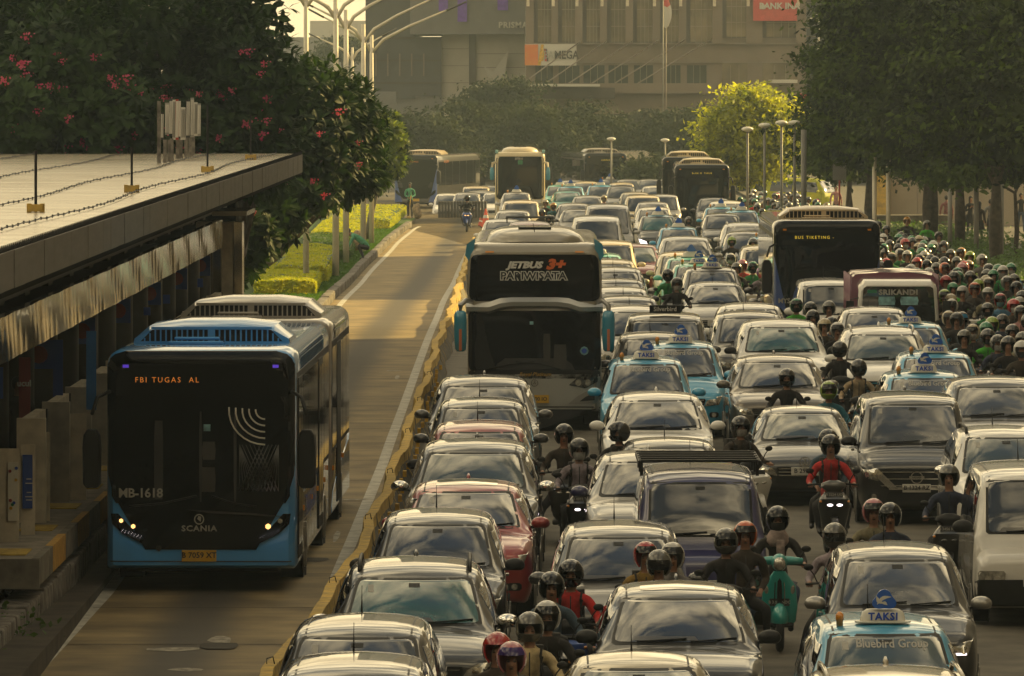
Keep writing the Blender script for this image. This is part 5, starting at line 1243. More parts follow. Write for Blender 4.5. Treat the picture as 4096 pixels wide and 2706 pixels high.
bmk = B(); tube(bmk, [(-.04, 0, .49), (-.04, 0, .56), (.03, 0, .58), (.05, 0, .49)], .008, 5); loopm = new_mesh(bmk, 'loop', ('black_plastic',))
def BX_(y): return BAR(y) + .045 * math.sin(y * .55) + .012 * math.sin(y * 1.7)
while y < 284:
 o = obj('divider_block', bmv[k % 4], div, (BX_(y) - BAR(62) + rnd.uniform(-.004, .004), y - 62, g(y) - g(62)), (math.atan((g(y + .5) - g(y - .5))), 0, rnd.uniform(-.005, .005) - (BX_(y + .48) - BX_(y - .48)) / .96))
 if y < 150:
  if k % 11 == 0: obj('lifting_loop', loopm, o, (0, .1, 0))
  if k % 2 == 0: obj('reflector_patch', mark, o)
 y += .965 if y < 200 else .965; k += 1
# end of the divider with cones
def cone(x, y, s, label):
 p = at(x, y); bm = B(); tube(bm, [(0, 0, .04), (0, 0, .72)], [.17, .03], 12, 0); tube(bm, [(0, 0, .72), (0, 0, .74)], [.03, .02], 12); 
 r_ = thing('traffic_cone', label, 'cone', p); r_.scale = (s,) * 3; obj('cone', new_mesh(bm, 'cone', ('cone_orange',), True, 50), r_)
 bm = B(); box(bm, (0, 0, .02), (.38, .38, .04)); bbox_bevel(bm, .01, 1); obj('base', new_mesh(bm, 'base', ('black_plastic',), True, 30), r_)
 bm = B(); tube(bm, [(0, 0, .38), (0, 0, .50)], [.108, .083], 12); obj('band', new_mesh(bm, 'band', ('ink_white',), True, 50), r_)
cone(1943, 913, 1.25, 'tall orange traffic cone standing at the far end of the divider')
cone(1920, 904, .55, 'short orange cone left of the tall one at the divider end'); cone(1929, 908, .6, 'short orange cone touching the tall one at the divider end')
cone(3790, 1003, 1.0, 'red-orange traffic cone in the planting beside the crowd of riders')

# ------------------------------------------------------------------ median: kerbs, grass, hedges
def kerb_run(name, label, f, y0, y1, hgt=.24, wd=.26, mt='kerb_stone', step=1.0):
 r_ = thing(name, label, 'kerb', (f(y0), y0, g(y0)))
 ms = []
 for v_ in range(3):
  bm = B(); box(bm, (0, 0, hgt / 2 - .03), (wd, step * .965, hgt + .06)); bbox_bevel(bm, .03, 2); q = random.Random(v_)
  for v in bm.verts: v.co += Vector((q.uniform(-.008, .008), 0, q.uniform(-.008, .008)))
  ms.append(new_mesh(bm, 'kerb', (mt,), True, 50))
 y = y0; k = 0
 while y < y1:
  obj('kerb_block', ms[k % 3], r_, (f(y) - f(y0), y - y0, g(y) - g(y0) + rnd.uniform(-.015, .015)), (rnd.uniform(-.02, .02), 0, math.atan2(-(f(y + .5) - f(y)), .5) + rnd.uniform(-.02, .02))); y += step; k += 1
 return r_
kerb_run('median_kerb', 'weathered stone kerb edging the grass strip beside the busway', lambda y: LEFT(y) - .42, 172, 334, .26)
kerb_run('platform_kerb', 'big worn black and white kerb stones along the foot of the bus platform', lambda y: LEFT(y) - .62, 60, 100, .44, .40, step=.62)
mat('grass', (0.055, 0.12, 0.015), .8, var=.3, scale=3, transl=.35); mat('grass_dry', (0.10, 0.12, 0.02), .8, var=.3, scale=3)
mat('hedge_yellow', (0.42, 0.41, 0.02), .6, col2=(0.24, 0.29, 0.015), scale=2, transl=.4); mat('hedge_green', (0.05, 0.10, 0.015), .6, var=.4, scale=2, transl=.35); mat('leaf_litter', (0.10, 0.06, 0.03), .9, var=.5, scale=9)
def lawn_bounds(y): return LEFT(y) - .55
sheet('lawn', lambda y: lawn_bounds(y) - 14, lawn_bounds, [y for y in YS if 165 <= y <= 345], .20, 'grass')
sheet('verge', lambda y: -300, lambda y: lawn_bounds(y) - 13.9, [y for y in YS if 165 <= y <= 420], .20, 'grass_dry')
def blades(name, label, fn, n, size, mt, cat, kind='stuff'):
 """loose small leaves: fn() gives a point and a normal"""
 vs_, fs = [], []
 for i in range(n):
  p, nm = fn()
  s = size * rnd.uniform(.6, 1.3); a = Vector((rnd.gauss(0, 1), rnd.gauss(0, 1), rnd.gauss(0, .6))).normalized(); nm2 = (nm + Vector((rnd.gauss(0, .6), rnd.gauss(0, .6), rnd.gauss(0, .6)))).normalized(); b = nm2.cross(a).normalized(); a = b.cross(nm2)
  k = len(vs_); vs_ += [p - a * s * .5, p + b * s * .28 + nm2 * s * .06, p + a * s * .5, p - b * s * .28 + nm2 * s * .06]; fs.append((k, k + 1, k + 2, k + 3))
 me = bpy.data.meshes.new(name); me.from_pydata([tuple(v) for v in vs_], [], fs); me.materials.append(M[mt]); return me
def hedge(label, quad, h, mt, n, size=.10, mt_in='hedge_green', name='hedge'):
 """bed between four photo pixels (on the ground), clipped to a flat top"""
 P4 = [at(x, y, 0) for x, y in quad]
 r_ = random.Random(len(label))
 def fn():
  u, v = r_.random(), r_.random(); top = r_.random() < .72
  if not top:
   if r_.random() < .5: v = 0.0
   else: u = 1.0
  p = (P4[0] * (1 - u) + P4[1] * u) * (1 - v) + (P4[3] * (1 - u) + P4[2] * u) * v
  z = h * (1 - .25 * (abs(2 * u - 1) ** 6)) + .10 * noise.noise(Vector((p.x * 1.3, p.y * .5, 0)))
  if not top: z *= r_.random()
  return Vector((p.x, p.y, g(p.y) + .2 + z)), Vector((0, 0 if top else -.8, 1 if top else .3))
 me = blades(name, '', fn, n, size, mt, 'hedge')
 bm = B(); b0 = [bm.verts.new((p.x, p.y, g(p.y) + .15)) for p in P4]; c = sum(P4, Vector()) / 4
 b1 = [bm.verts.new((c.x + (p.x - c.x) * .94, c.y + (p.y - c.y) * .97, g(p.y) + .2 + h * .86)) for p in P4]
 for i in range(4): bm.faces.new((b0[i], b0[(i + 1) % 4], b1[(i + 1) % 4], b1[i]))
 bm.faces.new(b1); bmesh.ops.recalc_face_normals(bm, faces=bm.faces[:])
 root = thing(name, label, 'hedge', P4[0]); 
 o = obj('foliage', me, root); o.location = -P4[0]; o['kind'] = 'stuff'
 o2 = obj('bush_core', new_mesh(bm, 'core', (mt_in,), False), root, -P4[0])
hedge('bright yellow-green clipped hedge nearest the parked blue bus', [(1015, 1205), (1262, 1205), (1300, 1120), (1000, 1120)], .42, 'hedge_yellow', 9000)
hedge('olive green rounded hedge behind the nearest yellow hedge', [(1090, 1155), (1310, 1155), (1350, 1060), (1150, 1060)], .55, 'hedge_yellow', 9000)
hedge('shaded dark green bed of shrubs beside the crouching gardener', [(1190, 1060), (1400, 1062), (1440, 985), (1240, 985)], .40, 'hedge_green', 7000)
hedge('yellow hedge behind the crouching gardener', [(1240, 990), (1455, 990), (1490, 935), (1290, 935)], .45, 'hedge_yellow', 8000)
hedge('farthest yellow hedge beneath the white lamp posts', [(1300, 935), (1560, 935), (1625, 872), (1330, 872)], .50, 'hedge_yellow', 9000)
# grass tufts on the strip
def fnl():
 y = rnd.uniform(172, 330); x = lawn_bounds(y) - rnd.random() ** 1.5 * 2.2; return Vector((x, y, g(y) + .22)), Vector((rnd.gauss(0, .5), -1, .3))
go = obj('grass_tufts', blades('grass_tufts', '', fnl, 16000, .10, 'grass', 'grass')); tag(go, 'short bright green grass on the strip between hedges and kerb', 'grass', kind='stuff')
# litter of leaves and a low plant at the foot of the platform
def fnd():
 y = 60 + 38 * rnd.random(); x = LEFT(y) - .95 - abs(rnd.gauss(0, .28)); return Vector((x, y, g(y) + .30 + rnd.uniform(-.02, .02))), Vector((0, 0, 1))
lo = obj('leaf_litter', blades('leaf_litter', '', fnd, 2600, .07, 'leaf_litter', 'litter')); tag(lo, 'dry brown leaves lying behind the kerb stones below the platform', 'leaf litter', kind='stuff')
pl0 = at(15, 2600); 
def fnp():
 return Vector((pl0.x + rnd.gauss(0, .22), pl0.y + rnd.gauss(0, .8), pl0.z + abs(rnd.gauss(.18, .14)))), Vector((rnd.gauss(0, .5), -.5, 1))
po = obj('ground_plant', blades('ground_plant', '', fnp, 420, .11, 'hedge_green', 'plant')); tag(po, 'leafy green plant growing against the kerb in the bottom left corner', 'plant')
# right-hand pavement and planting
sheet('pavement', lambda y: rx(12.2, y), lambda y: rx(60, y), YS[4:112], .14, 'paving')
kerb_run('pavement_kerb', 'grey kerb between the motorcycle lane and the tree-lined pavement', lambda y: rx(12.15, y), 210, 330, .16, .2)
def fnr():
 y = rnd.uniform(185, 300); x = rx(12.5, y) + abs(rnd.gauss(0, 2.4)); return Vector((x, y, g(y) + .15 + rnd.random() * .75)), Vector((0, -.6, 1))
ro = obj('roadside_planting', blades('roadside_planting', '', fnr, 32000, .17, 'hedge_green', 'plants')); tag(ro, 'straggly green planting along the pavement edge beside the riders', 'plants', kind='stuff')

# ------------------------------------------------------------------ bus shelter at the left
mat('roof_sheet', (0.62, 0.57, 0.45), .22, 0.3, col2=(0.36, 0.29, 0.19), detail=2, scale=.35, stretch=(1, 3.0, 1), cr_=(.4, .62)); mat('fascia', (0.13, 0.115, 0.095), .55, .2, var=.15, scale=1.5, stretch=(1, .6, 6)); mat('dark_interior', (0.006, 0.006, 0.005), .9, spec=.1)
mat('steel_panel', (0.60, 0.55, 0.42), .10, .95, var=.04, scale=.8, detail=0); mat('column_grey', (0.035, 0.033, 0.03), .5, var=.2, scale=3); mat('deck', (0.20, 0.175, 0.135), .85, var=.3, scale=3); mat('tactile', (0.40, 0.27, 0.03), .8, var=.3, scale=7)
mat('screen_cream', (0.58, 0.51, 0.38), .5, var=.2, scale=3); mat('poster_blue', (0.015, 0.06, 0.30), .4); mat('poster_red', (0.25, 0.03, 0.03), .5); mat('banner_blue', (0.02, 0.16, 0.42), .5, var=.15); mat('paint_yellow_block', (0.45, 0.25, 0.03), .7, var=.2, scale=6)
EY0, EY1 = 40.0, 163.0; PY = 86.0
def ex(y, xr): return rx(xr, y)
sh = thing('bus_shelter', 'long bus shelter at the left with flat pale roof, shiny canopy band and platform', 'bus shelter', (rx(-7.5, 100), 100, g(100)))
def SH(name, bm, mt, par=None, smooth=False, ang=30):
 me = new_mesh(bm, name, (mt,), smooth, ang)
 for v in me.vertices: v.co -= Vector(sh.location)
 return obj(name, me, par or sh)
def strip_box(y0, y1, xa, xb, z0, z1):
 """box following the road axis and its profile-free level"""
 bm = B(); loft(bm, [[Vector((rx(xa, y), y, z0)), Vector((rx(xb, y), y, z0)), Vector((rx(xb, y), y, z1)), Vector((rx(xa, y), y, z1))] for y in (y0, y1)]); bmesh.ops.recalc_face_normals(bm, faces=bm.faces[:]); return bm
RZ = 5.20; FX = -5.98
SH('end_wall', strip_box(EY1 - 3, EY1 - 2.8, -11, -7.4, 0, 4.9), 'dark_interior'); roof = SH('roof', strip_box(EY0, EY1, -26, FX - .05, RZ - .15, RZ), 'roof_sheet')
y = EY0; fas = None
while y < EY1 - .2:
 fas = SH('fascia_panel', strip_box(y + .01, min(y + 1.5, EY1) - .01, FX - .05, FX + .02 + rnd.uniform(0, .012), RZ - .44, RZ - .02), 'fascia'); y += 1.5
bm = B(); y = EY0 + 20
while y < EY1:
 tube(bm, [(rx(FX, y), y, RZ - .03), (rx(FX, y), y, RZ + .06)], [.02, .006], 4); y += .27
SH('bird_spikes', bm, 'black_plastic').__setitem__('kind', 'stuff')
SH('end_fascia', strip_box(EY1, EY1 + .1, -26, FX, RZ - .5, RZ - .02), 'fascia')
# cables along the roof
for xr, zz in ((-6.6, .08), (-8.0, .06), (-10.0, .06), (-12.2, .06), (-13.0, .06)):
 bm = B(); pts = []; y = 70
 while y < EY1 - 1: pts.append((rx(xr + .10 * math.sin(y * .21 + xr), y), y, RZ + zz * .5 + .008 * math.sin(y * 2.7))); y += .8
 tube(bm, pts, .009, 4); SH('roof_cable', bm, 'black_plastic')
 bm = B()
 for k in range(0, len(pts), 1): box(bm, pts[k], (.02, .05, .04))
 SH('cable_clips', bm, 'black_plastic').__setitem__('kind', 'stuff')
# lightning rods
for (x, yb, yt) in ((143, 850, 605), (527, 770, 590), (830, 690, 420), (905, 608, 400), (1003, 640, 460)):
 xr = None; Y = (RZ and FPX * (CAMH - RZ) / (yb - HYP)); X = (x - CXP) * Y / FPX; hgt = (yb - yt) * Y / FPX
 bm = B(); tube(bm, [(X, Y, RZ), (X, Y, RZ + hgt)], .022 if Y < 140 else .018, 6); pr = SH('lightning_rod', bm, 'black_plastic')
 bm = B(); box(bm, (X, Y, RZ + .06), (.20, .20, .10)); box(bm, (X + .09, Y, RZ + .05), (.06, .14, .14)); box(bm, (X - .09, Y, RZ + .05), (.06, .14, .14)); bf = SH('rod_base', bm, 'concrete_yellow')
# small end canopy and its metal-clad pillar
SH('end_canopy', strip_box(149, 153, -7.4, -6.65, 4.02, 4.12), 'roof_sheet')
# clad end pillar
yE = 150
for (xa, xb, mt, dy) in ((-7.80, -7.50, 'screen_cream', 0), (-7.48, -7.26, 'steel_panel', .02), (-7.24, -7.0, 'screen_cream', .03), (-6.98, -6.80, 'steel_panel', .05)):
 bm = B(); loft(bm, [[Vector((rx(xa, yE), yE + dy, z)), Vector((rx(xb + (.25 if False else 0) * (3.6 - z) / 3, yE), yE + dy, z)), Vector((rx(xb, yE), yE + 1.2, z)), Vector((rx(xa, yE), yE + 1.2, z))] for z in (.9, 2.2, 3.86)]); bmesh.ops.recalc_face_normals(bm, faces=bm.faces[:]); SH('pillar_cladding', bm, mt)
# lower canopy band of bent steel panels
y = EY0; BX = -7.15; k = 0
while y < 148:
 wdt = .95; bm = B(); ra = rnd.uniform(-.02, .02); rows = []
 for j in range(5):
  yy = y + .01 + (wdt - .02) * j / 4
  rows.append([Vector((rx(BX + .010 * math.sin(j * .8 + k * 1.1 + z * 5) + ra * .4, yy), yy, z)) for z in (3.36, 3.48, 3.60, 3.72, 3.84, 3.96)] + [Vector((rx(BX - .12, yy), yy, 3.96)), Vector((rx(BX - .12, yy), yy, 3.36))])
 loft(bm, rows); bmesh.ops.recalc_face_normals(bm, faces=bm.faces[:]); SH('canopy_panel', bm, 'steel_panel', None, True, 50); y += wdt; k += 1
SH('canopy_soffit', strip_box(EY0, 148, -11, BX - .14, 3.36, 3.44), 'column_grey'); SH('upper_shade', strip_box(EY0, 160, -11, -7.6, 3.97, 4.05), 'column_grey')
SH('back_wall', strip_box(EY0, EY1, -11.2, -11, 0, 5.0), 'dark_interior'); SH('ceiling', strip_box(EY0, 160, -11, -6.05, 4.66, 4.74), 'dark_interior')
# columns between the two canopies and below
y = 62; k = 0
while y < 150:
 if y < PY: y += 4.6; continue
 bm = B(); loft(bm, [sell(rx(-7.75, y), y, z, .30, .38, 2.6, 14) for z in (1.0, 3.4)]); SH('column', bm, 'column_grey', None, True, 50)
 bm = B(); box(bm, (rx(-7.7, y + 1.3), y + 1.3, 4.2), (.10, 1.0, .6)); SH('beam_bracket', bm, 'column_grey')
 if k % 2 == 0:
  bm = B(); box(bm, (rx(-7.55, y + 2.2), y + 2.2, 3.0), (.42, .03, .42)); o = SH('platform_sign', bm, 'poster_blue'); bm = B(); tube(bm, [(rx(-7.55, y + 2.2), y + 2.17, 3.0), (rx(-7.55, y + 2.2), y + 2.18, 3.0)], .13, 12); SH('route_disc', bm, 'poster_red', None)
 y += 4.6; k += 1
# platform deck and its painted edge
SH('platform_deck', strip_box(PY, 150, -11, -6.50, .93, 1.06), 'deck')
y = PY; k = 0
while y < 150:
 SH('edge_block', strip_box(y + .02, y + 2.28, -6.52, -6.42, .74, 1.075), 'paint_yellow_block' if k % 2 else 'concrete_grey'); 
 if k % 2 == 0: SH('tactile_tile', strip_box(y + .7, y + 1.8, -7.1, -6.65, 1.062, 1.075), 'tactile')
 y += 2.3; k += 1
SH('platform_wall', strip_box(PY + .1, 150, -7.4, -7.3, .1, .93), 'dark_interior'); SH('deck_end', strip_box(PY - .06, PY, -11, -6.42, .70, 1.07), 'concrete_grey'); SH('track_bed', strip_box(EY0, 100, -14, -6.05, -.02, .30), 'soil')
# half-height screens with gates, posters
y = 93; k = 0
while y < 148:
 z1 = 2.45; scr = SH('platform_screen', strip_box(y, y + 3.0, -7.22, -7.08, 1.06, z1), 'screen_cream')
 SH('screen_end', strip_box(y - .04, y + .10, -7.25, -6.86, 1.06, z1 + .02), 'screen_cream')
 SH('door_leaf', strip_box(y + 3.05, y + 4.5, -7.18, -7.14, 1.08, z1 - .1), 'side_glass'); 
 SH('door_frame', strip_box(y + 3.0, y + 3.08, -7.20, -7.06, 1.08, z1), 'black_plastic'); SH('screen_recess', strip_box(y + 1.9, y + 2.5, -7.09, -7.07, 1.3, 2.2), 'black_plastic')
 y += 4.6; k += 1
# end faces of the two nearest screens, with their posters
Ym = at(0, 2130, 1.06).y
def poster(x0, x1, y0_, y1_, mt, Y, nm='poster'):
 a = xz(x0, y1_, Y); b = xz(x1, y0_, Y); bm = B(); box(bm, ((a.x + b.x) / 2, Y, (a.z + b.z) / 2), (b.x - a.x, .02, b.z - a.z)); return SH(nm, bm, mt), a, b
for (x0, x1, yt, yb, mt, Y, nm) in ((-40, 76, 1795, 2172, 'screen_cream', 89.2, 'screen_panel'), (84, 140, 1780, 2140, 'screen_cream', 90.6, 'screen_panel'), (150, 200, 1730, 2085, 'screen_cream', 93.4, 'screen_panel'), (257, 345, 1655, 2005, 'screen_cream', 98, 'screen_panel')):
 poster(x0, x1, yt, yb, mt, Y, nm)
pb, a_, b_ = poster(90, 130, 1820, 2035, 'poster_blue', 90.56)
for k, (dz, wq) in enumerate(((.55, .5), (.47, .7), (.30, .45), (.22, .75), (.16, .6))):
 bm = B(); c = (a_ + b_) / 2; box(bm, (c.x + .02, 90.545, a_.z + (b_.z - a_.z) * dz), ((b_.x - a_.x) * wq, .004, .012)); SH('print_line', bm, 'ink_white')
wp, a_, b_ = poster(32, 72, 1850, 2085, 'sign_white', 89.16)
for k, (cx_, dz, mt) in enumerate(((.25, .35, 'poster_red'), (.45, .28, 'helmet_green'), (.3, .22, 'strong_yellow'), (.6, .31, 'ink_blue'), (.8, .7, 'strong_yellow'), (.2, .85, 'poster_red'), (.85, .9, 'ink_blue'))):
 bm = B(); tube(bm, [(a_.x + (b_.x - a_.x) * cx_, 89.14, a_.z + (b_.z - a_.z) * dz), (a_.x + (b_.x - a_.x) * cx_, 89.145, a_.z + (b_.z - a_.z) * dz)], .022, 8); SH('print_spot', bm, mt)
for (x0, x1, yt, yb, mt, Y) in ((345, 385, 1325, 1640, 'banner_blue', 96), (212, 252, 1360, 1690, 'poster_blue', 100), (76, 122, 1430, 1680, 'poster_red', 96), (790, 812, 1115, 1150, 'poster_blue', 128), (652, 680, 1180, 1215, 'poster_blue', 118), (575, 602, 1230, 1262, 'poster_blue', 112)):
 poster(x0, x1, yt, yb, mt, Y, 'banner')
tm = text_mesh('ucul', .12, 'ink_white', .004, 0).copy(); p = xz(96, 1535, 95.9); 
for v in tm.vertices: v.co += p - sh.location
obj('banner_lettering', tm, sh)
# weathered backs of sign boards on posts above the shelter roof
sb = thing('signboard_stack', 'cluster of peeling striped sign boards on wooden posts standing on the shelter roof', 'sign', (0, 0, 0)); Yb = FPX * (CAMH - RZ) / (640 - HYP)
sb.location = xz(720, 640, Yb)
for k, (x0, x1, yt, yb, mt) in enumerate(((636, 655, 450, 560, 'ink_black'), (660, 676, 412, 540, 'ink_grey'), (676, 690, 398, 545, 'ink_black'), (690, 702, 400, 560, 'ink_white'), (702, 714, 398, 560, 'ink_red'), (714, 722, 398, 556, 'ink_black'), (722, 742, 430, 560, 'ink_white'), (744, 760, 400, 552, 'ink_black'), (762, 776, 392, 550, 'ink_grey'), (776, 790, 410, 545, 'ink_white'), (790, 803, 415, 545, 'ink_grey'))):
 a = xz(x0, yb, Yb - .1 + k * .25); b = xz(x1, yt, Yb - .1 + k * .25); bm = B(); box(bm, ((a.x + b.x) / 2, a.y, (a.z + b.z) / 2), (b.x - a.x, .06, b.z - a.z))
 me = new_mesh(bm, 'board', (mt,), False)
 for v in me.vertices: v.co -= Vector(sb.location)
 bo_ = obj('board', me, sb)
 for q in range(3):
  bm = B(); xx = a.x + (b.x - a.x) * (.2 + .3 * q); tube(bm, [(xx, a.y - .04, a.z + .05), (xx + .01, a.y - .045, b.z - .04)], .010, 4); me = new_mesh(bm, 'peeling_strip', ('ink_white' if mt != 'ink_white' else 'ink_grey',), False)
  for v in me.vertices: v.co -= Vector(sb.location)
  obj('peeling_strip', me, bo_)
for x, yb, yt in ((636, 655, 405), (660, 652, 560), (677, 648, 560), (687, 645, 555), (710, 636, 552), (724, 634, 550), (744, 630, 548), (760, 628, 545), (773, 622, 540)):
 Y = FPX * (CAMH - RZ) / (yb - HYP); a = xz(x, yb, Y); b = xz(x, yt, Y); bm = B(); box(bm, ((a.x + b.x) / 2, Y, (RZ + b.z) / 2), (.075, .075, b.z - RZ)); me = new_mesh(bm, 'post', ('kerb_stone',), False)
 for v in me.vertices: v.co -= Vector(sb.location)
 obj('post', me, sb)
# ------------------------------------------------------------------ trees
mat('bark', (0.06, 0.048, 0.036), .9, var=.4, scale=6, bump=.6); mat('bark_grey', (0.13, 0.115, 0.095), .9, var=.3, scale=6, bump=.5)
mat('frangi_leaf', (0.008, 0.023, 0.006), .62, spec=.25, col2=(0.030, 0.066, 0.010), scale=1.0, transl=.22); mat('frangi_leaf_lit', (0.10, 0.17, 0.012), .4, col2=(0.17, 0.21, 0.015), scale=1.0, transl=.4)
mat('frangi_inner', (0.012, 0.028, 0.009), .7, var=.4, scale=2); mat('blossom_pink', (0.42, 0.03, 0.13), .6, col2=(0.5, 0.10, 0.19), scale=3, transl=.2); mat('leaf_yellow', (0.45, 0.30, 0.02), .5, transl=.3)
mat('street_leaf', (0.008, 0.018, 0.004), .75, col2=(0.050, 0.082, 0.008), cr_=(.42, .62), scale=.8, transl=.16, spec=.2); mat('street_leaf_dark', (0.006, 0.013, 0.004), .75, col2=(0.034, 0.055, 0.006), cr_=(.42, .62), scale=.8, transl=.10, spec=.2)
mat('leaf_lit_clump', (0.048, 0.080, 0.008), .7, transl=.2, spec=.2, var=.3); mat('bright_leaf', (0.09, 0.12, 0.01), .5, col2=(0.36, 0.38, 0.02), cr_=(.4, .6), scale=1.0, transl=.6); mat('far_leaf', (0.016, 0.026, 0.010), .8, col2=(0.036, 0.05, 0.012), scale=.3, transl=.1, spec=.2)  # first leaf here: paler copy for random clumps, imitating sunlit clump tops
mat('drape_leaf', (0.028, 0.034, 0.016), .8, col2=(0.045, 0.048, 0.02), scale=.8, stretch=(3, 3, .5))
def leaf_v(vs_, fs, base, d, up, ln, wd, droop=.25):
 d = d.normalized(); s = d.cross(up)
 s = s.normalized() if s.length > 1e-4 else Vector((1, 0, 0)); n = s.cross(d).normalized(); k = len(vs_)
 pts = [base, base + d * ln * .4 + s * wd * .42 + n * wd * .12, base + d * ln * .75 + s * wd * .5 - n * ln * droop * .35, base + d * ln - n * ln * droop * .8, base + d * ln * .75 - s * wd * .5 - n * ln * droop * .35, base + d * ln * .4 - s * wd * .42 + n * wd * .12, base + d * ln * .5 - n * ln * droop * .1]
 vs_ += pts; fs += [(k, k + 1, k + 6), (k + 1, k + 2, k + 3, k + 6), (k + 6, k + 3, k + 4, k + 5), (k, k + 6, k + 5)]
ros = []
for v_ in range(5):
 q = random.Random(40 + v_); vs_, fs = [], []
 nl = 15
 for i in range(nl):
  a = i * 2.4; el = R(q.uniform(-18, 62)) if i < 10 else R(q.uniform(45, 78)); d = Vector((math.cos(a) * math.cos(el), math.sin(a) * math.cos(el), math.sin(el)))
  leaf_v(vs_, fs, Vector((0, 0, 0)) + d * .03, d, Vector((0, 0, 1)), q.uniform(.26, .38), q.uniform(.085, .11), q.uniform(.1, .4))
 me = bpy.data.meshes.new('leaf_rosette'); me.from_pydata([tuple(v) for v in vs_], [], fs); me.materials.append(M['frangi_leaf']); me.polygons.foreach_set('use_smooth', [True] * len(me.polygons)); ros.append(me)
blo = []
for v_ in range(3):
 q = random.Random(80 + v_); vs_, fs = [], []
 for i in range(16):
  c = Vector((q.gauss(0, .10), q.gauss(0, .06), q.gauss(0, .08))); nrm = Vector((q.gauss(0, .5), -1, q.gauss(0, .5))).normalized(); s = nrm.cross(Vector((0, 0, 1))).normalized(); u = s.cross(nrm)
  for j in range(5):
   a = 2 * math.pi * j / 5 + i; d = s * math.cos(a) + u * math.sin(a); e = nrm.cross(d); k = len(vs_); vs_ += [c, c + d * .026 + e * .018 + nrm * .008, c + d * .045 + nrm * .004, c + d * .026 - e * .018 + nrm * .008]; fs.append((k, k + 1, k + 2, k + 3))
 me = bpy.data.meshes.new('blossom'); me.from_pydata([tuple(v) for v in vs_], [], fs); me.materials.append(M['blossom_pink']); blo.append(me)
def crown_pts(lobes, n, r_, face=True):
 tot = sum(l[1][0] * l[1][2] for l in lobes); out_ = []
 for c, rr in lobes:
  m_ = int(n * rr[0] * rr[2] / tot)
  for i in range(m_):
   d = Vector((r_.gauss(0, 1), r_.gauss(0, 1) - (.5 if face else 0), r_.gauss(0, 1) + .1)).normalized(); q = r_.uniform(.74, 1.04) + .22 * noise.noise(d * 2.2 + Vector(c))
   p = Vector(c) + Vector((d.x * rr[0], d.y * rr[1], d.z * rr[2])) * q
   inside = False
   for c2, r2 in lobes:
    if c2 is c: continue
    e = p - Vector(c2)
    if (e.x / r2[0]) ** 2 + (e.y / r2[1]) ** 2 + (e.z / r2[2]) ** 2 < .55: inside = True; break
   if not inside: out_.append((p, d))
 return out_
def frangipani(label, px_lobes, Y, n_ros, n_blo, seed, trunks, lit=0.0):
 """px_lobes: (x, y, rx, rz, dY) in photo pixels and metres"""
 r_ = random.Random(seed); lobes = []
 for (x, y, ax, az, dy) in px_lobes:
  c = xz(x, y, Y + dy); s = (Y + dy) / FPX; lobes.append((tuple(c), (ax * s, min(2.6, ax * s) * 1.1, az * s)))
 base = Vector((lobes[0][0][0], Y, g(Y) + .2)) if not trunks else xz(trunks[0][0], 0, Y + trunks[0][1]); base.z = g(base.y) + .15
 root = thing('frangipani_tree', label, 'tree', base)
 def ab(me): 
  return me
 for (tx, dy, tops) in trunks:
  b0 = xz(tx, 0, Y + dy); b0.z = g(b0.y) + .1
  bm = B(); c = Vector(lobes[0][0])
  for tp in tops:
   tp = Vector(lobes[tp][0]); mid = b0.lerp(tp, .5) + Vector((r_.uniform(-.3, .3), 0, -.2)); tube(bm, [b0 - base, b0.lerp(mid, .5) - base + Vector((0, 0, .2)), mid - base, tp - base], [.15, .12, .09, .03], 8)
   for q in range(4):
    e = tp + Vector((r_.uniform(-1, 1) * .9, r_.uniform(-.6, .6), r_.uniform(-.4, .8))); tube(bm, [mid - base, mid.lerp(e, .6) - base, e - base], [.06, .04, .02], 5)
  obj('trunk', new_mesh(bm, 'trunk', ('bark_grey',)), root)
 pts = crown_pts(lobes, n_ros * 5, r_); r_.shuffle(pts)
 pts.sort(key=lambda t: t[0].y + r_.uniform(-.4, .4)); 
 vis = pts[:n_ros]
 for i, (p, d) in enumerate(vis):
  o = bpy.data.objects.new('leaf_cluster', ros[i % 5]); COL.objects.link(o); o.parent = root; o.location = p - base
  ax = (d + Vector((0, 0, .55))).normalized(); e = ax.to_track_quat('Z', 'Y').to_euler(); e.rotate_axis('Z', r_.uniform(0, 6.3)); o.rotation_euler = e; s = r_.uniform(.8, 1.25); o.scale = (s, s, s)
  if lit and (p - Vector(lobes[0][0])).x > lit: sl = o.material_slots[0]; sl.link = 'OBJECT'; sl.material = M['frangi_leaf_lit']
 # remaining foliage as one mass
 rest = pts[n_ros:]; vs_, fs = [], []
 for p, d in rest:
  for j in range(5):
   dd = (d + Vector((r_.gauss(0, .7), r_.gauss(0, .7), r_.gauss(0, .7)))).normalized(); leaf_v(vs_, fs, p - base, dd, Vector((0, 0, 1)), .33, .10)
 # dark inner leaves
 for c, rr in lobes:
  for i in range(int(420 * rr[0] * rr[2] / 2)):
   d = Vector((r_.gauss(0, 1), r_.gauss(0, 1), r_.gauss(0, 1))).normalized(); p = Vector(c) + Vector((d.x * rr[0], d.y * rr[1], d.z * rr[2])) * r_.uniform(.3, .85); dd = Vector((r_.gauss(0, 1), r_.gauss(0, .3) , r_.gauss(0, 1))); leaf_v(vs_, fs, p - base, dd, Vector((0, -1, .2)), .42, .17)
 me = bpy.data.meshes.new('foliage'); me.from_pydata([tuple(v) for v in vs_], [], fs); me.materials.append(M['frangi_leaf']); o = obj('foliage', me, root); o['kind'] = 'stuff'
 for i in range(n_blo):
  p, d = vis[int(r_.random() * len(vis))]; 
  if d.y > .2: continue
  o = obj('blossom_cluster', blo[i % 3], root, p - base + d * .22 + Vector((0, -.12, .1)), (0, 0, r_.uniform(-.5, .5)), r_.uniform(.45, .8))
 return root
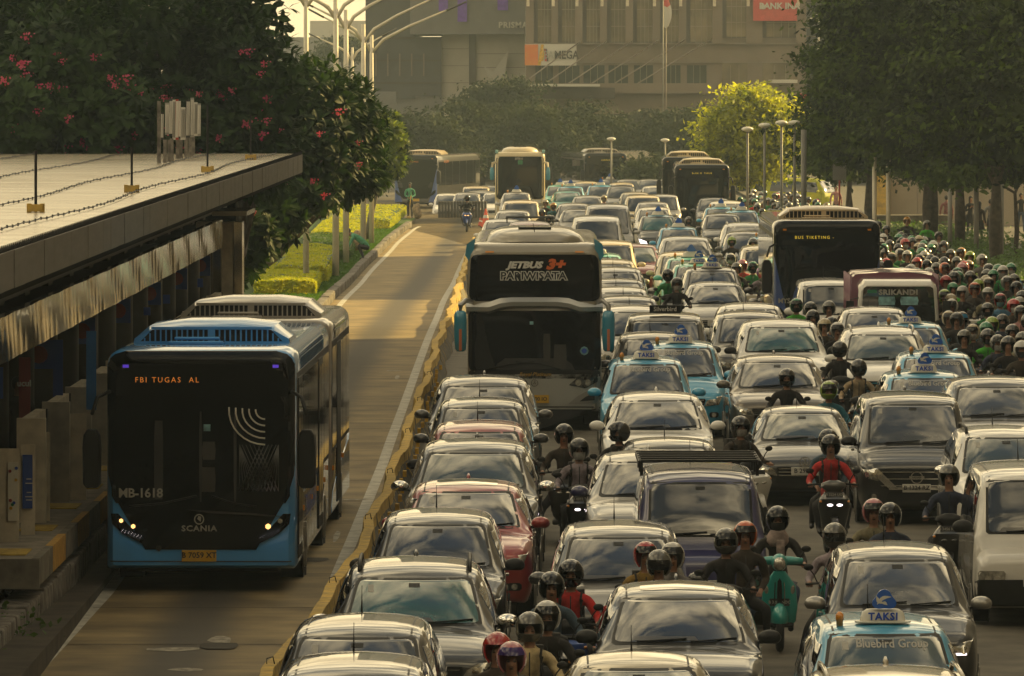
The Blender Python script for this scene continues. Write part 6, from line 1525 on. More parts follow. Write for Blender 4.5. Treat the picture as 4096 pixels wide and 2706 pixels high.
frangipani('large dark frangipani filling the upper left, pink blossom, behind the shelter roof', [(250, 330, 330, 300, 0), (60, 120, 240, 250, 2), (480, 130, 260, 250, 1), (250, 30, 300, 160, 3), (90, 480, 230, 180, -2), (430, 480, 260, 180, -1), (150, 610, 210, 70, 5), (480, 620, 200, 70, 5)], 165.5, 300, 42, 3, [(180, 0, (0, 1)), (420, 1, (2, 5))])
frangipani('second pink-flowered frangipani behind the striped sign boards', [(800, 300, 250, 300, 0), (720, 90, 240, 200, 1), (960, 120, 190, 220, 1), (1010, 380, 220, 240, -1), (800, 560, 240, 200, -2), (1040, 600, 190, 190, -1), (640, 500, 160, 190, -2)], 168, 300, 42, 5, [(760, 0, (0, 1, 2)), (840, -1, (3, 5))])
frangipani('frangipani whose rounded crown leans over the busway', [(1230, 420, 190, 200, 0), (1330, 480, 190, 180, 1), (1420, 560, 140, 190, 2), (1230, 620, 210, 170, -1), (1400, 700, 130, 110, 1), (1120, 480, 160, 210, 0), (1480, 660, 80, 110, 4), (1090, 820, 140, 170, 2), (960, 940, 110, 180, 0), (1250, 760, 140, 80, 3), (920, 1040, 100, 100, -4), (1000, 960, 110, 100, -4), (1110, 860, 90, 70, -3), (1240, 780, 110, 50, -2)], 179, 300, 22, 9, [(790, 0, (0, 3)), (830, 4, (1, 4)), (860, 2, (7, 8))], lit=None)
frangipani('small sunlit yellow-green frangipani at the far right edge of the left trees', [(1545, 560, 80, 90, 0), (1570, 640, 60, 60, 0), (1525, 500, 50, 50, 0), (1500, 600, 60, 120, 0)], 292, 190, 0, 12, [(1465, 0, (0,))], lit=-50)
def street_tree(label, lobes_px, Y, n, mt, seed, trunk, size=.20, bark='bark', group=None, name='street_tree', lodr=1.0, twigs=True, leafaspect=.5):
 r_ = random.Random(seed); lobes = []
 for (x, y, ax, az, dy) in lobes_px:
  c = xz(x, y, Y + dy); s = (Y + dy) / FPX; lobes.append((tuple(c), (ax * s, min(3.5, ax * s), az * s)))
 tx, tr = trunk; base = xz(tx, 0, Y); base.z = g(Y) + (.1)
 root = thing(name, label, 'tree', base, 0, group)
 bm = B(); 
 for i, (c, rr) in enumerate(lobes[:6]):
  tp = Vector(c); fork = base + Vector((0, 0, max(1.8, (min(l[0][2] for l in lobes) - base.z) * .8))); tr = trunk[1] * .7; tube(bm, [base - base, fork * .5 - base * .5 + Vector((r_.uniform(-.1, .1), 0, 0)), fork - base, fork.lerp(tp, .5) - base + Vector((r_.uniform(-.3, .3), 0, .2)), tp - base], [tr, tr * .82, tr * .7, tr * .35, .04], 9)
  for q in range(3):
   e = tp + Vector((r_.uniform(-1, 1) * rr[0] * .7, r_.uniform(-.6, .6), r_.uniform(-.5, .8) * rr[2])); tube(bm, [fork.lerp(tp, .5) - base, e - base], [tr * .25, .02], 5)
 obj('trunk', new_mesh(bm, 'trunk', (bark,)), root)
 # clumps of leaves: sprays of leaflets around sub-centres for an uneven outline
 subl = []
 for c, rr in lobes:
  subl.append((c, tuple(v * .72 for v in rr)))
  for q in range(8):
   d = Vector((r_.gauss(0, 1), r_.gauss(-.4, .8), r_.gauss(0, .8))).normalized(); f_ = r_.uniform(.30, .48); subl.append((tuple(Vector(c) + Vector((d.x * rr[0], d.y * rr[1], d.z * rr[2])) * .68), (rr[0] * f_, rr[1] * f_, rr[2] * f_ * .8)))
 pts = crown_pts(subl, int(n / 30), r_, face=False); vs_, fs = [], []; mi_ = []
 for p, d in pts:
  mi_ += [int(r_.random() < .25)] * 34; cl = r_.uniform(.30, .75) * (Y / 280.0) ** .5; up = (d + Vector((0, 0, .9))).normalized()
  for j in range(34):
   o_ = Vector((r_.gauss(0, 1), r_.gauss(0, 1), r_.gauss(0, .30))) * cl; q = p - base + o_; s = size * r_.uniform(.6, 1.3)
   nm = (up + Vector((r_.gauss(0, .5), r_.gauss(0, .5), r_.gauss(0, .5)))).normalized(); a = nm.cross(Vector((r_.gauss(0, 1), r_.gauss(0, 1), r_.gauss(0, 1)))).normalized(); b = nm.cross(a); k = len(vs_)
   vs_ += [q - a * s * .5, q + b * s * leafaspect * .5 - nm * s * .1, q + a * s * .5 - nm * s * .12, q - b * s * leafaspect * .5 - nm * s * .1]; fs.append((k, k + 1, k + 2, k + 3))
 for c, rr in lobes:      # sparse inner leaves keep the heart of the crown dark
  for i in range(int(50 * rr[0] * rr[2] * lodr)):
   d = Vector((r_.gauss(0, 1), r_.gauss(0, 1), r_.gauss(0, 1))).normalized() * r_.uniform(.1, .75); q = Vector(c) + Vector((d.x * rr[0], d.y * rr[1], d.z * rr[2])) - base; a = Vector((r_.gauss(0, 1), r_.gauss(0, .3), r_.gauss(0, 1))).normalized(); b = a.cross(Vector((0, -1, r_.gauss(0, .4)))).normalized(); s = size * 2.2; k = len(vs_)
   vs_ += [q - a * s * .5, q + b * s * .4, q + a * s * .5, q - b * s * .4]; fs.append((k, k + 1, k + 2, k + 3))
 me = bpy.data.meshes.new('crown'); me.from_pydata([tuple(v) for v in vs_], [], fs); me.materials.append(M[mt]); me.materials.append(M['leaf_lit_clump' if mt.startswith('street') else mt]); me.polygons.foreach_set('material_index', mi_ + [0] * (len(fs) - len(mi_))); obj('crown', me, root); return root
G_ = 'dark trees along the right pavement'
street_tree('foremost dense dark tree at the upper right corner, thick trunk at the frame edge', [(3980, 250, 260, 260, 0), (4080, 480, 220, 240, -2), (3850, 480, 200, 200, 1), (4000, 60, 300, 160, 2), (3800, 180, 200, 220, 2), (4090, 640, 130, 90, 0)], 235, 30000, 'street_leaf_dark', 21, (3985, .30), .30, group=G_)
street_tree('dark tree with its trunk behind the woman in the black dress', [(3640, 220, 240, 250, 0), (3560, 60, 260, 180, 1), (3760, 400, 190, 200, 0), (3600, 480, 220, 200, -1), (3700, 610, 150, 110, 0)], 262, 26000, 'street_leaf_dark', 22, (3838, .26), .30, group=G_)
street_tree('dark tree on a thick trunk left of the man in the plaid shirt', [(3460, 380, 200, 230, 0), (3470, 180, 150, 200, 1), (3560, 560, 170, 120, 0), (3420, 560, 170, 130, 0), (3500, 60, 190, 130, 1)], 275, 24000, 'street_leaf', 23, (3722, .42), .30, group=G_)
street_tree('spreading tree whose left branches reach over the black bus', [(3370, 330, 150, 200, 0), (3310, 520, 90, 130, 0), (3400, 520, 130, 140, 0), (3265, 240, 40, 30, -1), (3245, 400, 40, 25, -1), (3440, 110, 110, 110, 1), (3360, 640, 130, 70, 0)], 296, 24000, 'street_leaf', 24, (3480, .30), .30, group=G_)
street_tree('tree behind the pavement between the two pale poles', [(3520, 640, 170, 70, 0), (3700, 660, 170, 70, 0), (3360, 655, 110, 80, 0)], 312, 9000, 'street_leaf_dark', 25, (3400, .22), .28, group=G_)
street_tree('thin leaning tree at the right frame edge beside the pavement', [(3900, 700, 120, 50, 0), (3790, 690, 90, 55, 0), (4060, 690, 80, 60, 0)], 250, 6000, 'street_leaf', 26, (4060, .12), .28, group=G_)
street_tree('small sunlit bright green tree standing in the middle distance right of the buses', [(2995, 420, 105, 80, 0), (2910, 500, 95, 90, 0), (3080, 480, 110, 110, 0), (3000, 560, 150, 130, 0), (2890, 620, 80, 80, 0), (3110, 620, 80, 90, 0), (2960, 690, 120, 50, 0)], 352, 26000, 'bright_leaf', 31, (3000, .14), .30)
# hazy belt of trees across the end of the road
G2 = 'hazy trees across the end of the road'
far_ = [('pale round tree behind the far blue bus', [(1640, 590, 110, 130, 0), (1740, 560, 120, 130, 0), (1640, 480, 60, 40, 0), (1800, 640, 100, 90, 0)], 430, (1700, .2)),
  ('broad hazy tree between the far blue bus and the teal coach', [(1880, 560, 130, 120, 0), (1960, 520, 120, 100, 0), (1860, 460, 90, 60, 0), (2010, 620, 130, 90, 0)], 435, (1930, .2)),
  ('hazy round tree right behind the teal coach', [(2160, 540, 130, 120, 0), (2230, 600, 90, 90, 0), (2080, 620, 110, 80, 0), (2120, 470, 80, 50, 0)], 425, (2200, .2)),
  ('dark ragged tree in front of the pale building wall', [(1950, 390, 60, 50, 0), (2060, 350, 60, 50, 0), (2000, 420, 90, 50, 0), (2080, 430, 90, 60, 0), (1880, 430, 70, 40, 0)], 455, (2020, .15)),
  ('tall dim tree left of the flagpole', [(2330, 540, 130, 130, 0), (2440, 560, 120, 120, 0), (2540, 600, 100, 70, 0)], 440, (2400, .18)),
  ('tall dim tree right of the flagpole', [(2680, 530, 120, 120, 0), (2790, 520, 110, 120, 0), (2700, 620, 110, 70, 0)], 440, (2750, .18)),
  ('low pale green shrub tree by the far station roof', [(2585, 700, 45, 40, 0), (2620, 680, 40, 50, 0)], 405, (2600, .08)),
  ('tree at the left end of the far belt behind the lamp posts', [(1420, 680, 120, 100, 0), (1520, 640, 90, 90, 0), (1500, 560, 60, 60, 0)], 440, (1450, .2)),
  ('distant feathery tree against the bright sky at the upper left', [(1370, 190, 45, 40, 0), (1420, 215, 40, 25, 0), (1330, 215, 30, 25, 0)], 620, (1375, .2))]
for i, (lb, lobes, Y, tr) in enumerate(far_): street_tree(lb, lobes, Y, 9000, 'far_leaf', 50 + i, tr, .34, 'bark', G2, 'far_tree', .8)
# curtain of hanging creepers on the low wall in front of the brown building
hw_ = thing('green_wall', 'long curtain of hanging creepers in front of the brown building', 'creeper wall', xz(2400, 0, 462)); hw_.location.z = g(462)
def fnw():
 x = rnd.uniform(2080, 3130); y = 455 - (60 if x > 2420 else 0) * 0 + rnd.random() ** .8 * 270 - (18 * math.sin(x * .02)); p = xz(x, y, 462 + rnd.gauss(0, .25) + .5 * math.sin(x * .12)); return p - hw_.location, Vector((rnd.gauss(0, .3), -1, .5))
o = obj('creepers', blades('creepers', '', fnw, 26000, .42, 'drape_leaf', 'x'), hw_); o['kind'] = 'stuff'
a, b = xz(2080, 455, 463), xz(3150, 455, 463); bm = B(); box(bm, ((a.x + b.x) / 2, 463.4, (a.z + g(463)) / 2), (b.x - a.x, .5, a.z - g(463) - .1)); me = new_mesh(bm, 'wall', ('street_leaf_dark',), False)
for v in me.vertices: v.co -= Vector(hw_.location)
obj('support_wall', me, hw_)

# ------------------------------------------------------------------ buildings
mat('prisma_dark', (0.055, 0.055, 0.06), .5, var=.15, scale=.3); mat('prisma_mid', (0.17, 0.165, 0.16), .7, var=.1, scale=.5); mat('prisma_pale', (0.42, 0.39, 0.33), .8, var=.08, scale=.5); mat('brown_stone', (0.15, 0.115, 0.085), .75, var=.10, scale=.5); mat('brown_dark', (0.06, 0.048, 0.04), .7, var=.15, scale=.6)
mat('pane_tan', (0.18, 0.145, 0.095), .25, .3, var=.45, scale=.35, detail=3); mat('pane_dark', (0.025, 0.032, 0.028), .15, .2, var=.3, scale=.5); mat('purple', (0.16, 0.06, 0.48), .7, var=.15); mat('sign_orange', (0.55, 0.22, 0.03), .6, col2=(0.55, 0.10, 0.03), scale=.6); mat('sign_red', (0.45, 0.06, 0.05), .6, var=.1); mat('sign_pale', (0.45, 0.43, 0.38), .6); mat('mullion', (0.17, 0.14, 0.11), .6)
def bpart(root, name, x0, x1, y0, y1, Y, dep, mt, par=None, bevel=0):
 """box between photo pixels x0..x1, y0..y1 with its front at depth Y"""
 a, b = xz(x0, y1, Y), xz(x1, y0, Y); bm = B(); box(bm, ((a.x + b.x) / 2, Y + dep / 2, (a.z + b.z) / 2), (b.x - a.x, dep, b.z - a.z)); me = new_mesh(bm, name, (mt,), False)
 o_ = Vector(root.location)
 for v in me.vertices: v.co -= o_
 return obj(name, me, par or root)
YP = 520
pr = thing('mall_building', 'grey shopping mall block with purple banners, dark glazed corner and pale lower wall', 'building', (xz(1800, 0, YP).x, YP, g(YP)))
bpart(pr, 'dark_glass_wall', 1462, 1662, -2500, 395, YP, 40, 'prisma_dark'); bpart(pr, 'dark_glass_wall', 1662, 1766, 148, 385, YP, 40, 'prisma_dark')
for k in range(5): bpart(pr, 'glazing_fin', 1500 + k * 48, 1506 + k * 48, 215, 305, YP - .2, .2, 'mullion')
for k in range(3): bpart(pr, 'floor_band', 1462, 1766 if k > 0 else 1662, 150 + k * 90, 156 + k * 90, YP - .15, .15, 'brown_dark')
bpart(pr, 'upper_wall', 1640, 2120, -2500, 138, YP - 1.5, 30, 'prisma_mid'); bpart(pr, 'pale_wall', 1766, 2130, 138, 700, YP + .5, 30, 'prisma_pale')
for k in range(3): bpart(pr, 'wall_joint', 1768, 1876, 195 + k * 68, 197 + k * 68, YP + .45, .05, 'mullion')
for k in range(4): bpart(pr, 'wall_joint', 1908, 2110, 215 + k * 55, 217 + k * 55, YP + .45, .05, 'mullion')
bpart(pr, 'dark_slot', 1876, 1904, 138, 400, YP + .3, .3, 'brown_dark'); bpart(pr, 'base_wall', 1462, 1768, 385, 700, YP + .2, 30, 'prisma_mid')
for (x0, x1, y0, y1) in ((1755, 1792, -60, 45), (1830, 1868, -60, 88), (1990, 2032, -60, 42), (1700, 1712, -60, 8)): bpart(pr, 'banner', x0, x1, y0, y1, YP - 1.7, .1, 'purple')
t = text_mesh('PRISMA', .62, 'sign_pale', .02, .05, spacing=1.1); o = obj('lettering', t, pr, xz(2052, 102, YP - 1.75) - Vector(pr.location))
bm = B()
for pts in (((1935, 265), (1972, 290), (2035, 200), (2015, 320)), ((1935, 265), (1972, 290), (2015, 320), (1960, 322))):
 q = [xz(x, y, YP - .3) for x, y in pts]; q2 = [v + Vector((0, .4, 0)) for v in q]; loft(bm, [q, q2])
bmesh.ops.recalc_face_normals(bm, faces=bm.faces[:]); me = new_mesh(bm, 'sail', ('sign_pale',), False)
for v in me.vertices: v.co -= Vector(pr.location)
obj('white_sail_sculpture', me, pr); bpart(pr, 'entrance_canopy', 1876, 1922, 342, 352, YP - 6, 6, 'sign_pale'); bpart(pr, 'kiosk', 1480, 1585, 368, 420, YP - 8, 3, 'prisma_mid')
YBk = 490
bk = thing('office_building', 'brown stone office building with tall tan windows and bank signs', 'building', (xz(2650, 0, YBk).x, YBk, g(YBk)))
bpart(bk, 'wall', 2104, 3225, -2600, 700, YBk + .6, 40, 'brown_stone')
wx = [(2135, 2205), (2232, 2300), (2330, 2400), (2428, 2502), (2532, 2610), (2640, 2715), (2745, 2850), (2890, 2985), (3050, 3185)]
for k, (x0, x1) in enumerate(wx):
 top = -420; 
 for (ya, yb) in ((-420, -190), (-165, 172 if k < 7 else 152)):
  w1 = bpart(bk, 'window', x0, x1, ya, yb, YBk + .55, .1, 'brown_dark')
  bpart(bk, 'pane', x0 + 16, x1, ya + 4, yb - 4, YBk + .50, .05, 'pane_tan', w1)
  for j in range(3): bpart(bk, 'mullion', x0 + 16 + (x1 - x0 - 16) * (j + 1) / 4 - 1, x0 + 16 + (x1 - x0 - 16) * (j + 1) / 4 + 1, ya, yb, YBk + .44, .06, 'mullion', w1)
  for j in range(4):
   yy = ya + (yb - ya) * (j + 1) / 5; bpart(bk, 'transom', x0 + 16, x1, yy, yy + 3, YBk + .43, .06, 'mullion', w1)
px_ = [2104] + [b for a, b in wx[:-1]]
for (xa, xb) in zip([2104, 2205, 2300, 2400, 2502, 2610, 2715, 2850, 2985, 3185], [2135, 2232, 2330, 2428, 2532, 2640, 2745, 2890, 3050, 3225]):
 bpart(bk, 'pier', xa, xb, -600, 176, YBk, .55, 'brown_stone'); bpart(bk, 'pier_lamp', xa + 2, xa + 14, -40, 26, YBk - .15, .15, 'screen_cream')
for k, (x0, x1) in enumerate([(2142, 2212), (2235, 2318), (2334, 2418), (2434, 2512), (2536, 2612), (2664, 2722), (2748, 2826), (2888, 2990), (3050, 3190)]):
 w2 = bpart(bk, 'lower_window', x0, x1, 262 if k < 7 else 250, 334 if k < 7 else 345, YBk + .52, .1, 'pane_dark' if k < 7 else 'pane_tan')
 for j in range(2): bpart(bk, 'mullion', x0 + (x1 - x0) * (j + 1) / 3 - 1, x0 + (x1 - x0) * (j + 1) / 3 + 1, 262, 334, YBk + .46, .06, 'mullion', w2)
bpart(bk, 'ledge', 2104, 2860, 334, 374, YBk - .3, .9, 'brown_stone'); bpart(bk, 'ledge', 2104, 3225, 172, 178, YBk + .35, .25, 'mullion'); bpart(bk, 'ledge', 2104, 3225, 248, 252, YBk + .4, .2, 'mullion')
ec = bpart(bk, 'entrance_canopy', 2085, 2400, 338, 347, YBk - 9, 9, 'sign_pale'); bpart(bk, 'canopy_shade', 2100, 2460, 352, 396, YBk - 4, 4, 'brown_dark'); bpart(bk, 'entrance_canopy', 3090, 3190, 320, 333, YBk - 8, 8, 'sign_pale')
bm = B()
for k in range(6):
 a = xz(2090 + k * 92, 335, YBk - 8.5) - Vector(bk.location); b = xz(2320 + k * 105, 168 - k * 2, YBk - .1) - Vector(bk.location); tube(bm, [a, b], .05, 5)
 if k % 1 == 0: obj('canopy_tie', new_mesh(bm, 'tie', ('mullion',)), bk); bm = B()
bm.free()
s1 = bpart(bk, 'bank_sign', 2099, 2306, 177, 263, YBk - .5, .4, 'sign_pale'); bpart(bk, 'orange_field', 2099, 2152, 179, 262, YBk - .55, .05, 'sign_orange', s1)
bm = B(); 
for pts, mi in ((((2150, 262), (2162, 262), (2176, 179), (2164, 179)), 0), (((2165, 246), (2172, 246), (2182, 196), (2176, 196)), 0), (((2176, 196), (2182, 196), (2187, 246), (2180, 246)), 1), (((2182, 196), (2188, 196), (2194, 246), (2187, 246)), 2)):
 f = bm.faces.new([bm.verts.new(xz(x, y, YBk - .57) - Vector(bk.location)) for x, y in pts]); f.material_index = mi
obj('logo', new_mesh(bm, 'logo', ('strong_yellow', 'sign_red', 'brown_dark'), False), s1)
obj('lettering', text_mesh('BANK', .80, 'ink_grey', .0, .02), s1, xz(2218, 222, YBk - .6) - Vector(bk.location)).scale = (.72, 1, 1); obj('lettering', text_mesh('MEGA', .80, 'brown_dark', .02, .02), s1, xz(2266, 222, YBk - .6) - Vector(bk.location)).scale = (.80, 1, 1)
s2 = bpart(bk, 'bank_sign', 3013, 3188, -60, 84, YBk - .5, .4, 'sign_red'); obj('lettering', text_mesh('BANK INA', .62, 'sign_pale', .02, .02), s2, xz(3118, 26, YBk - .6) - Vector(bk.location)); obj('lettering', text_mesh('Partner in Growth', .24, 'sign_pale', .0, .02), s2, xz(3118, 60, YBk - .6) - Vector(bk.location)) if False else None
bm = B()
for k in range(5):
 a = R(50 + 30 * k); tube(bm, [xz(3052, 38, YBk - .6) - Vector(bk.location) , xz(3052 + 14 * math.cos(a), 30 - 14 * math.sin(a), YBk - .6) - Vector(bk.location)], .035, 4)
obj('flower_logo', new_mesh(bm, 'flower_logo', ('sign_pale',), False), s2)
dk = thing('glass_tower', 'dark glass tower glimpsed between the brown building and the right trees', 'building', (xz(3300, 0, 500).x, 500, g(500))); bpart(dk, 'glass_wall', 3226, 4300, -2300, 700, 500, 30, 'prisma_dark')
for k in range(14): bpart(dk, 'floor_band', 3226, 3420, -60 + k * 34, -56 + k * 34, 499.9, .1, 'mullion')
bpart(dk, 'red_awning', 3190, 3240, 375, 398, 470, 2, 'sign_red')
sq = thing('globe_lamp', 'round white globe lamp on a bracket by the right edge of the brown building', 'lamp', xz(3275, 60, 380)); bm = B(); ell(bm, (0, 0, 0), (.16, .16, .20), 12, 8); obj('globe', new_mesh(bm, 'globe', ('sign_white',)), sq); bm = B(); box(bm, (-.22, 0, -.22), (.55, .2, .12)); tube(bm, [(0, 0, -.2), (0, 0, -8)], .06, 8); obj('bracket', new_mesh(bm, 'bracket', ('sign_white',), True, 40), sq)
# distant pale slab and low green-blue block beyond the lamp posts
ds = thing('distant_block', 'hazy pale greenish building low behind the lamp posts', 'building', (xz(1300, 0, 760).x, 760, g(700))); bpart(ds, 'wall', 1100, 1470, 150, 470, 760, 20, 'prisma_mid'); bpart(ds, 'wall', 1240, 1470, 84, 152, 775, 20, 'prisma_pale')
# pale hoarding behind the pavement at the right
mat('hoarding', (0.30, 0.255, 0.19), .85, var=.12, scale=.4)
hd = thing('hoarding_wall', 'long plain beige wall behind the pavement trees', 'wall', (xz(3800, 0, 330).x, 330, g(330)))
for k in range(8): bpart(hd, 'wall_panel', 3560 + k * 110, 3560 + k * 110 + 108.5, 668, 1000, 330 + (k % 2) * .03, .3, 'hoarding')
bpart(hd, 'coping', 3555, 4440, 655, 668, 329.9, .5, 'concrete_grey'); bpart(hd, 'gate_pillar', 3500, 3558, 690, 1000, 329, 1, 'concrete_yellow')
bpart(hd, 'dark_base', 3480, 3800, 862, 960, 300, 1.2, 'concrete_grey')
# towers added right of the road, out of frame, to cast shade bands
mat('blocker_wall', (0.32, 0.28, 0.22), .7, var=.1, scale=.2)
for (y0_, y1_, hgt, lb) in ((52, 195, 44, 'added shade-casting tower right of the road out of frame, nearest'), (241, 295, 30, 'added shade-casting tower right of the road out of frame, farther')):
 r_ = thing('blocker_tower', lb, 'building', (45, (y0_ + y1_) / 2, g(y0_))); bm = B(); box(bm, (0, 0, hgt / 2), (30, y1_ - y0_, hgt)); obj('wall', new_mesh(bm, 'wall', ('blocker_wall',), False), r_)
 for k in range(6):
  bm = B(); box(bm, (-15.05, 0, 3 + k * 4.6), (.1, y1_ - y0_ - 4, 1.8)); obj('window_band', new_mesh(bm, 'band', ('pane_dark',), False), r_)

for i, (x0_, x1_, ya_, yb_, hgt) in enumerate(((-95, -15, -150, -35, 70), (17, 90, -160, -35, 70), (-60, 60, -330, -230, 110), (-70, -34, -10, 60, 26))):  # unseen dark towers added around the camera to keep sky light off vehicle fronts
 r_ = thing('blocker_tower', ['added dark sky blocker behind the viewpoint on the left', 'added dark sky blocker behind the viewpoint on the right', 'added tall sky blocker far behind the viewpoint', 'added sky blocker left of the frame beside the viewpoint'][i], 'building', ((x0_ + x1_) / 2, (ya_ + yb_) / 2, 0)); bm = B(); box(bm, (0, 0, hgt / 2), (x1_ - x0_, yb_ - ya_, hgt)); obj('wall', new_mesh(bm, 'wall', ('brown_dark',), False), r_)
 for k in range(int(hgt / 4.8)):
  bm = B(); box(bm, (0, 0, 3 + k * 4.6), (x1_ - x0_ + .1, yb_ - ya_ + .1, 1.6)); obj('window_band', new_mesh(bm, 'band', ('pane_dark',), False), r_)
# ------------------------------------------------------------------ lamp posts and poles
mat('pole_white', (0.62, 0.57, 0.46), .5, var=.08); mat('pole_grey', (0.16, 0.155, 0.14), .5, var=.1)
def twin_lamp(label, x, yb, yj, Y, armL, armR, w_=.14):
 base = xz(x, 0, Y); base.z = g(Y) + .1; zj = xz(x, yj, Y).z - base.z
 r_ = thing('lamp_post', label, 'street lamp', base, 0, 'white twin-arm lamp posts above the left hedges'); bm = B(); tube(bm, [(0, 0, 0), (0, 0, zj * .6), (0, 0, zj + .2)], [w_, w_ * .85, w_ * .7], 10); obj('pole', new_mesh(bm, 'pole', ('pole_white',)), r_)
 s = Y / FPX
 for (dx, dy) in (armL, armR):
  sx = 1 if dx > 0 else -1
  bm = B(); a = Vector((0, 0, zj - .1)); b = Vector((dx * s, 0, zj + abs(dy) * s)); m_ = a.lerp(b, .16) - Vector((0, 0, .10)); tube(bm, [a - Vector((0, 0, .45)), m_, a.lerp(b, .5), b], [.06, .075, .065, .035], 6); ar = obj('arm', new_mesh(bm, 'arm', ('pole_white',)), r_)
  bm = B(); c = b; d = (b - a).normalized(); tube(bm, [c, c + d * .9], [.055, .04], 6); obj('lamp_head', new_mesh(bm, 'head', ('grey_paint',)), ar)
twin_lamp('slender white lamp post, leftmost beside the tree, arms out of frame', 1224, 0, -40, 215, (-200, 40), (260, 60), .10)
twin_lamp('white lamp post with arms joining at the top edge of the frame', 1343, 0, 15, 232, (-200, -60), (210, 95), .12)
twin_lamp('white lamp post whose junction sits just under the sky, second in the row', 1384, 0, 62, 250, (-180, -95), (190, 90), .12)
twin_lamp('white lamp post right of the sky gap, long arm over the dark building', 1453, 0, 118, 270, (-200, -90), (270, 120), .12)
twin_lamp('rightmost tall white lamp post with its arm reaching the mall wall', 1486, 0, 160, 285, (-190, -90), (300, 118), .11)
twin_lamp('short far lamp post low between the taller ones', 1409, 0, 205, 380, (-130, -50), (120, -60), .10)
for i, (x, yt, Y) in enumerate(((2990, 515, 300), (3058, 500, 295), (3126, 490, 285), (3178, 490, 275), (2445, 555, 400), (2660, 560, 400))):
 base = xz(x, 0, Y); base.z = g(Y) + .1; zt = xz(x, yt, Y).z - base.z; lb = ['mushroom lamp furthest left of the four by the bright tree', 'second mushroom lamp from the left by the bright tree', 'third mushroom lamp from the left by the bright tree', 'mushroom lamp furthest right of the four, next to the tall dark pole', 'small mushroom lamp over the far dark bus', 'small mushroom lamp over the far station roof'][i]
 r_ = thing('mushroom_lamp', lb, 'street lamp', base, 0, 'mushroom-headed lamps'); bm = B(); tube(bm, [(0, 0, 0), (0, 0, zt - .15)], [.065, .05], 8); obj('pole', new_mesh(bm, 'pole', ('pole_grey',)), r_)
 bm = B(); loft(bm, [sell(0, 0, z + zt, q, q, 2, 14) for z, q in ((-.16, .05), (-.08, .24), (-.02, .27), (.05, .20), (.08, .06))]); obj('lamp_head', new_mesh(bm, 'head', ('sign_white',)), r_)
for (x, yt, yb, Y, rr, mt, lb) in ((3215, 520, 760, 270, .11, 'pole_grey', 'tall dark pole right of the mushroom lamps'), (3498, 630, 860, 262, .085, 'pole_white', 'pale pole left of the beige wall'), (3553, 640, 860, 262, .085, 'pole_white', 'pale pole at the left end of the beige wall'), (3800, 740, 960, 255, .085, 'pole_grey', 'grey pole beside the plaid-shirted man'), (3905, 700, 1010, 250, .09, 'pole_grey', 'grey pole beside the woman in the black dress'), (4005, 640, 1080, 240, .09, 'pole_grey', 'grey pole among the trunks at the right edge')):
 base = xz(x, 0, Y); base.z = g(Y) + .1; zt = xz(x, yt, Y).z - base.z; bm = B(); tube(bm, [(0, 0, 0), (0, 0, zt)], rr, 8); o = obj('pole', new_mesh(bm, 'pole', (mt,)), None, base); tag(o, lb, 'pole', 'poles by the right pavement')
# flagpoles
for (x, yt, fl) in ((2652, -60, 1), (2664, 60, 0)):
 Y = 455; base = xz(x, 0, Y); base.z = g(Y); zt = xz(x, yt, Y).z - base.z; r_ = thing('flagpole', 'tall flagpole with a limp red and white flag before the brown building' if fl else 'bare thin flagpole just right of the one with the flag', 'flagpole', base); bm = B(); tube(bm, [(0, 0, 0), (0, 0, zt)], .045, 6); obj('pole', new_mesh(bm, 'pole', ('pole_grey' if fl else 'mullion',)), r_)
 if fl:
  bm = B(); rows = []
  for k in range(8):
   z = xz(x, -10 + k * 17, Y).z - base.z; w_ = .1 + .42 * math.sin(math.pi * (k + .6) / 9); rows.append([Vector((.06, -.05, z)), Vector((.06 + w_ * .5, -.14, z - .1)), Vector((.06 + w_, .04, z + .05))])
  vr = [[bm.verts.new(p) for p in q] for q in rows]
  for i, (a, b) in enumerate(zip(vr, vr[1:])):
   for j in range(2): bm.faces.new((a[j], a[j + 1], b[j + 1], b[j])).material_index = 0 if i < 2 else 1
  obj('flag', new_mesh(bm, 'flag', ('sign_red', 'sign_pale')), r_)
# back of a road sign
r_ = thing('road_sign', 'back of a grey road sign on a thin pole left of the pale poles', 'sign', xz(3358, 0, 280)); r_.location.z = g(280); bm = B(); z0, z1 = xz(0, 722, 280).z - g(280), xz(0, 650, 280).z - g(280); box(bm, (0, 0, (z0 + z1) / 2), (.55, .04, z1 - z0)); obj('panel', new_mesh(bm, 'panel', ('pole_grey',), False), r_); bm = B(); tube(bm, [(0, .05, 0), (0, .05, z1)], .04, 6); obj('post', new_mesh(bm, 'post', ('ink_red',)), r_)
# far station roof
st = thing('station_roof', 'pale ribbed tapering roof of a far bus station behind the dark bus', 'bus station', (xz(2480, 0, 420).x, 420, g(420)))
bm = B(); top = [xz(x, y, Y) for x, y, Y in ((2290, 598, 445), (2560, 596, 445), (2660, 640, 412), (2290, 640, 412))]
n = 24
for k in range(n):
 a, b = top[3].lerp(top[2], k / n), top[3].lerp(top[2], (k + 1) / n); c, d = top[0].lerp(top[1], (k + 1) / n), top[0].lerp(top[1], k / n); m1, m2 = a.lerp(b, .5) + Vector((0, 0, .06)), d.lerp(c, .5) + Vector((0, 0, .06))
 bm = B(); vv = [bm.verts.new(p - Vector(st.location)) for p in (a, m1, m2, d, b, c)]; bm.faces.new((vv[0], vv[1], vv[2], vv[3])); bm.faces.new((vv[1], vv[4], vv[5], vv[2])); obj('roof_sheet', new_mesh(bm, 'roof_sheet', ('roof_sheet',), False), st)
bpart(st, 'fascia', 2290, 2662, 640, 664, 411.8, .3, 'fascia'); 
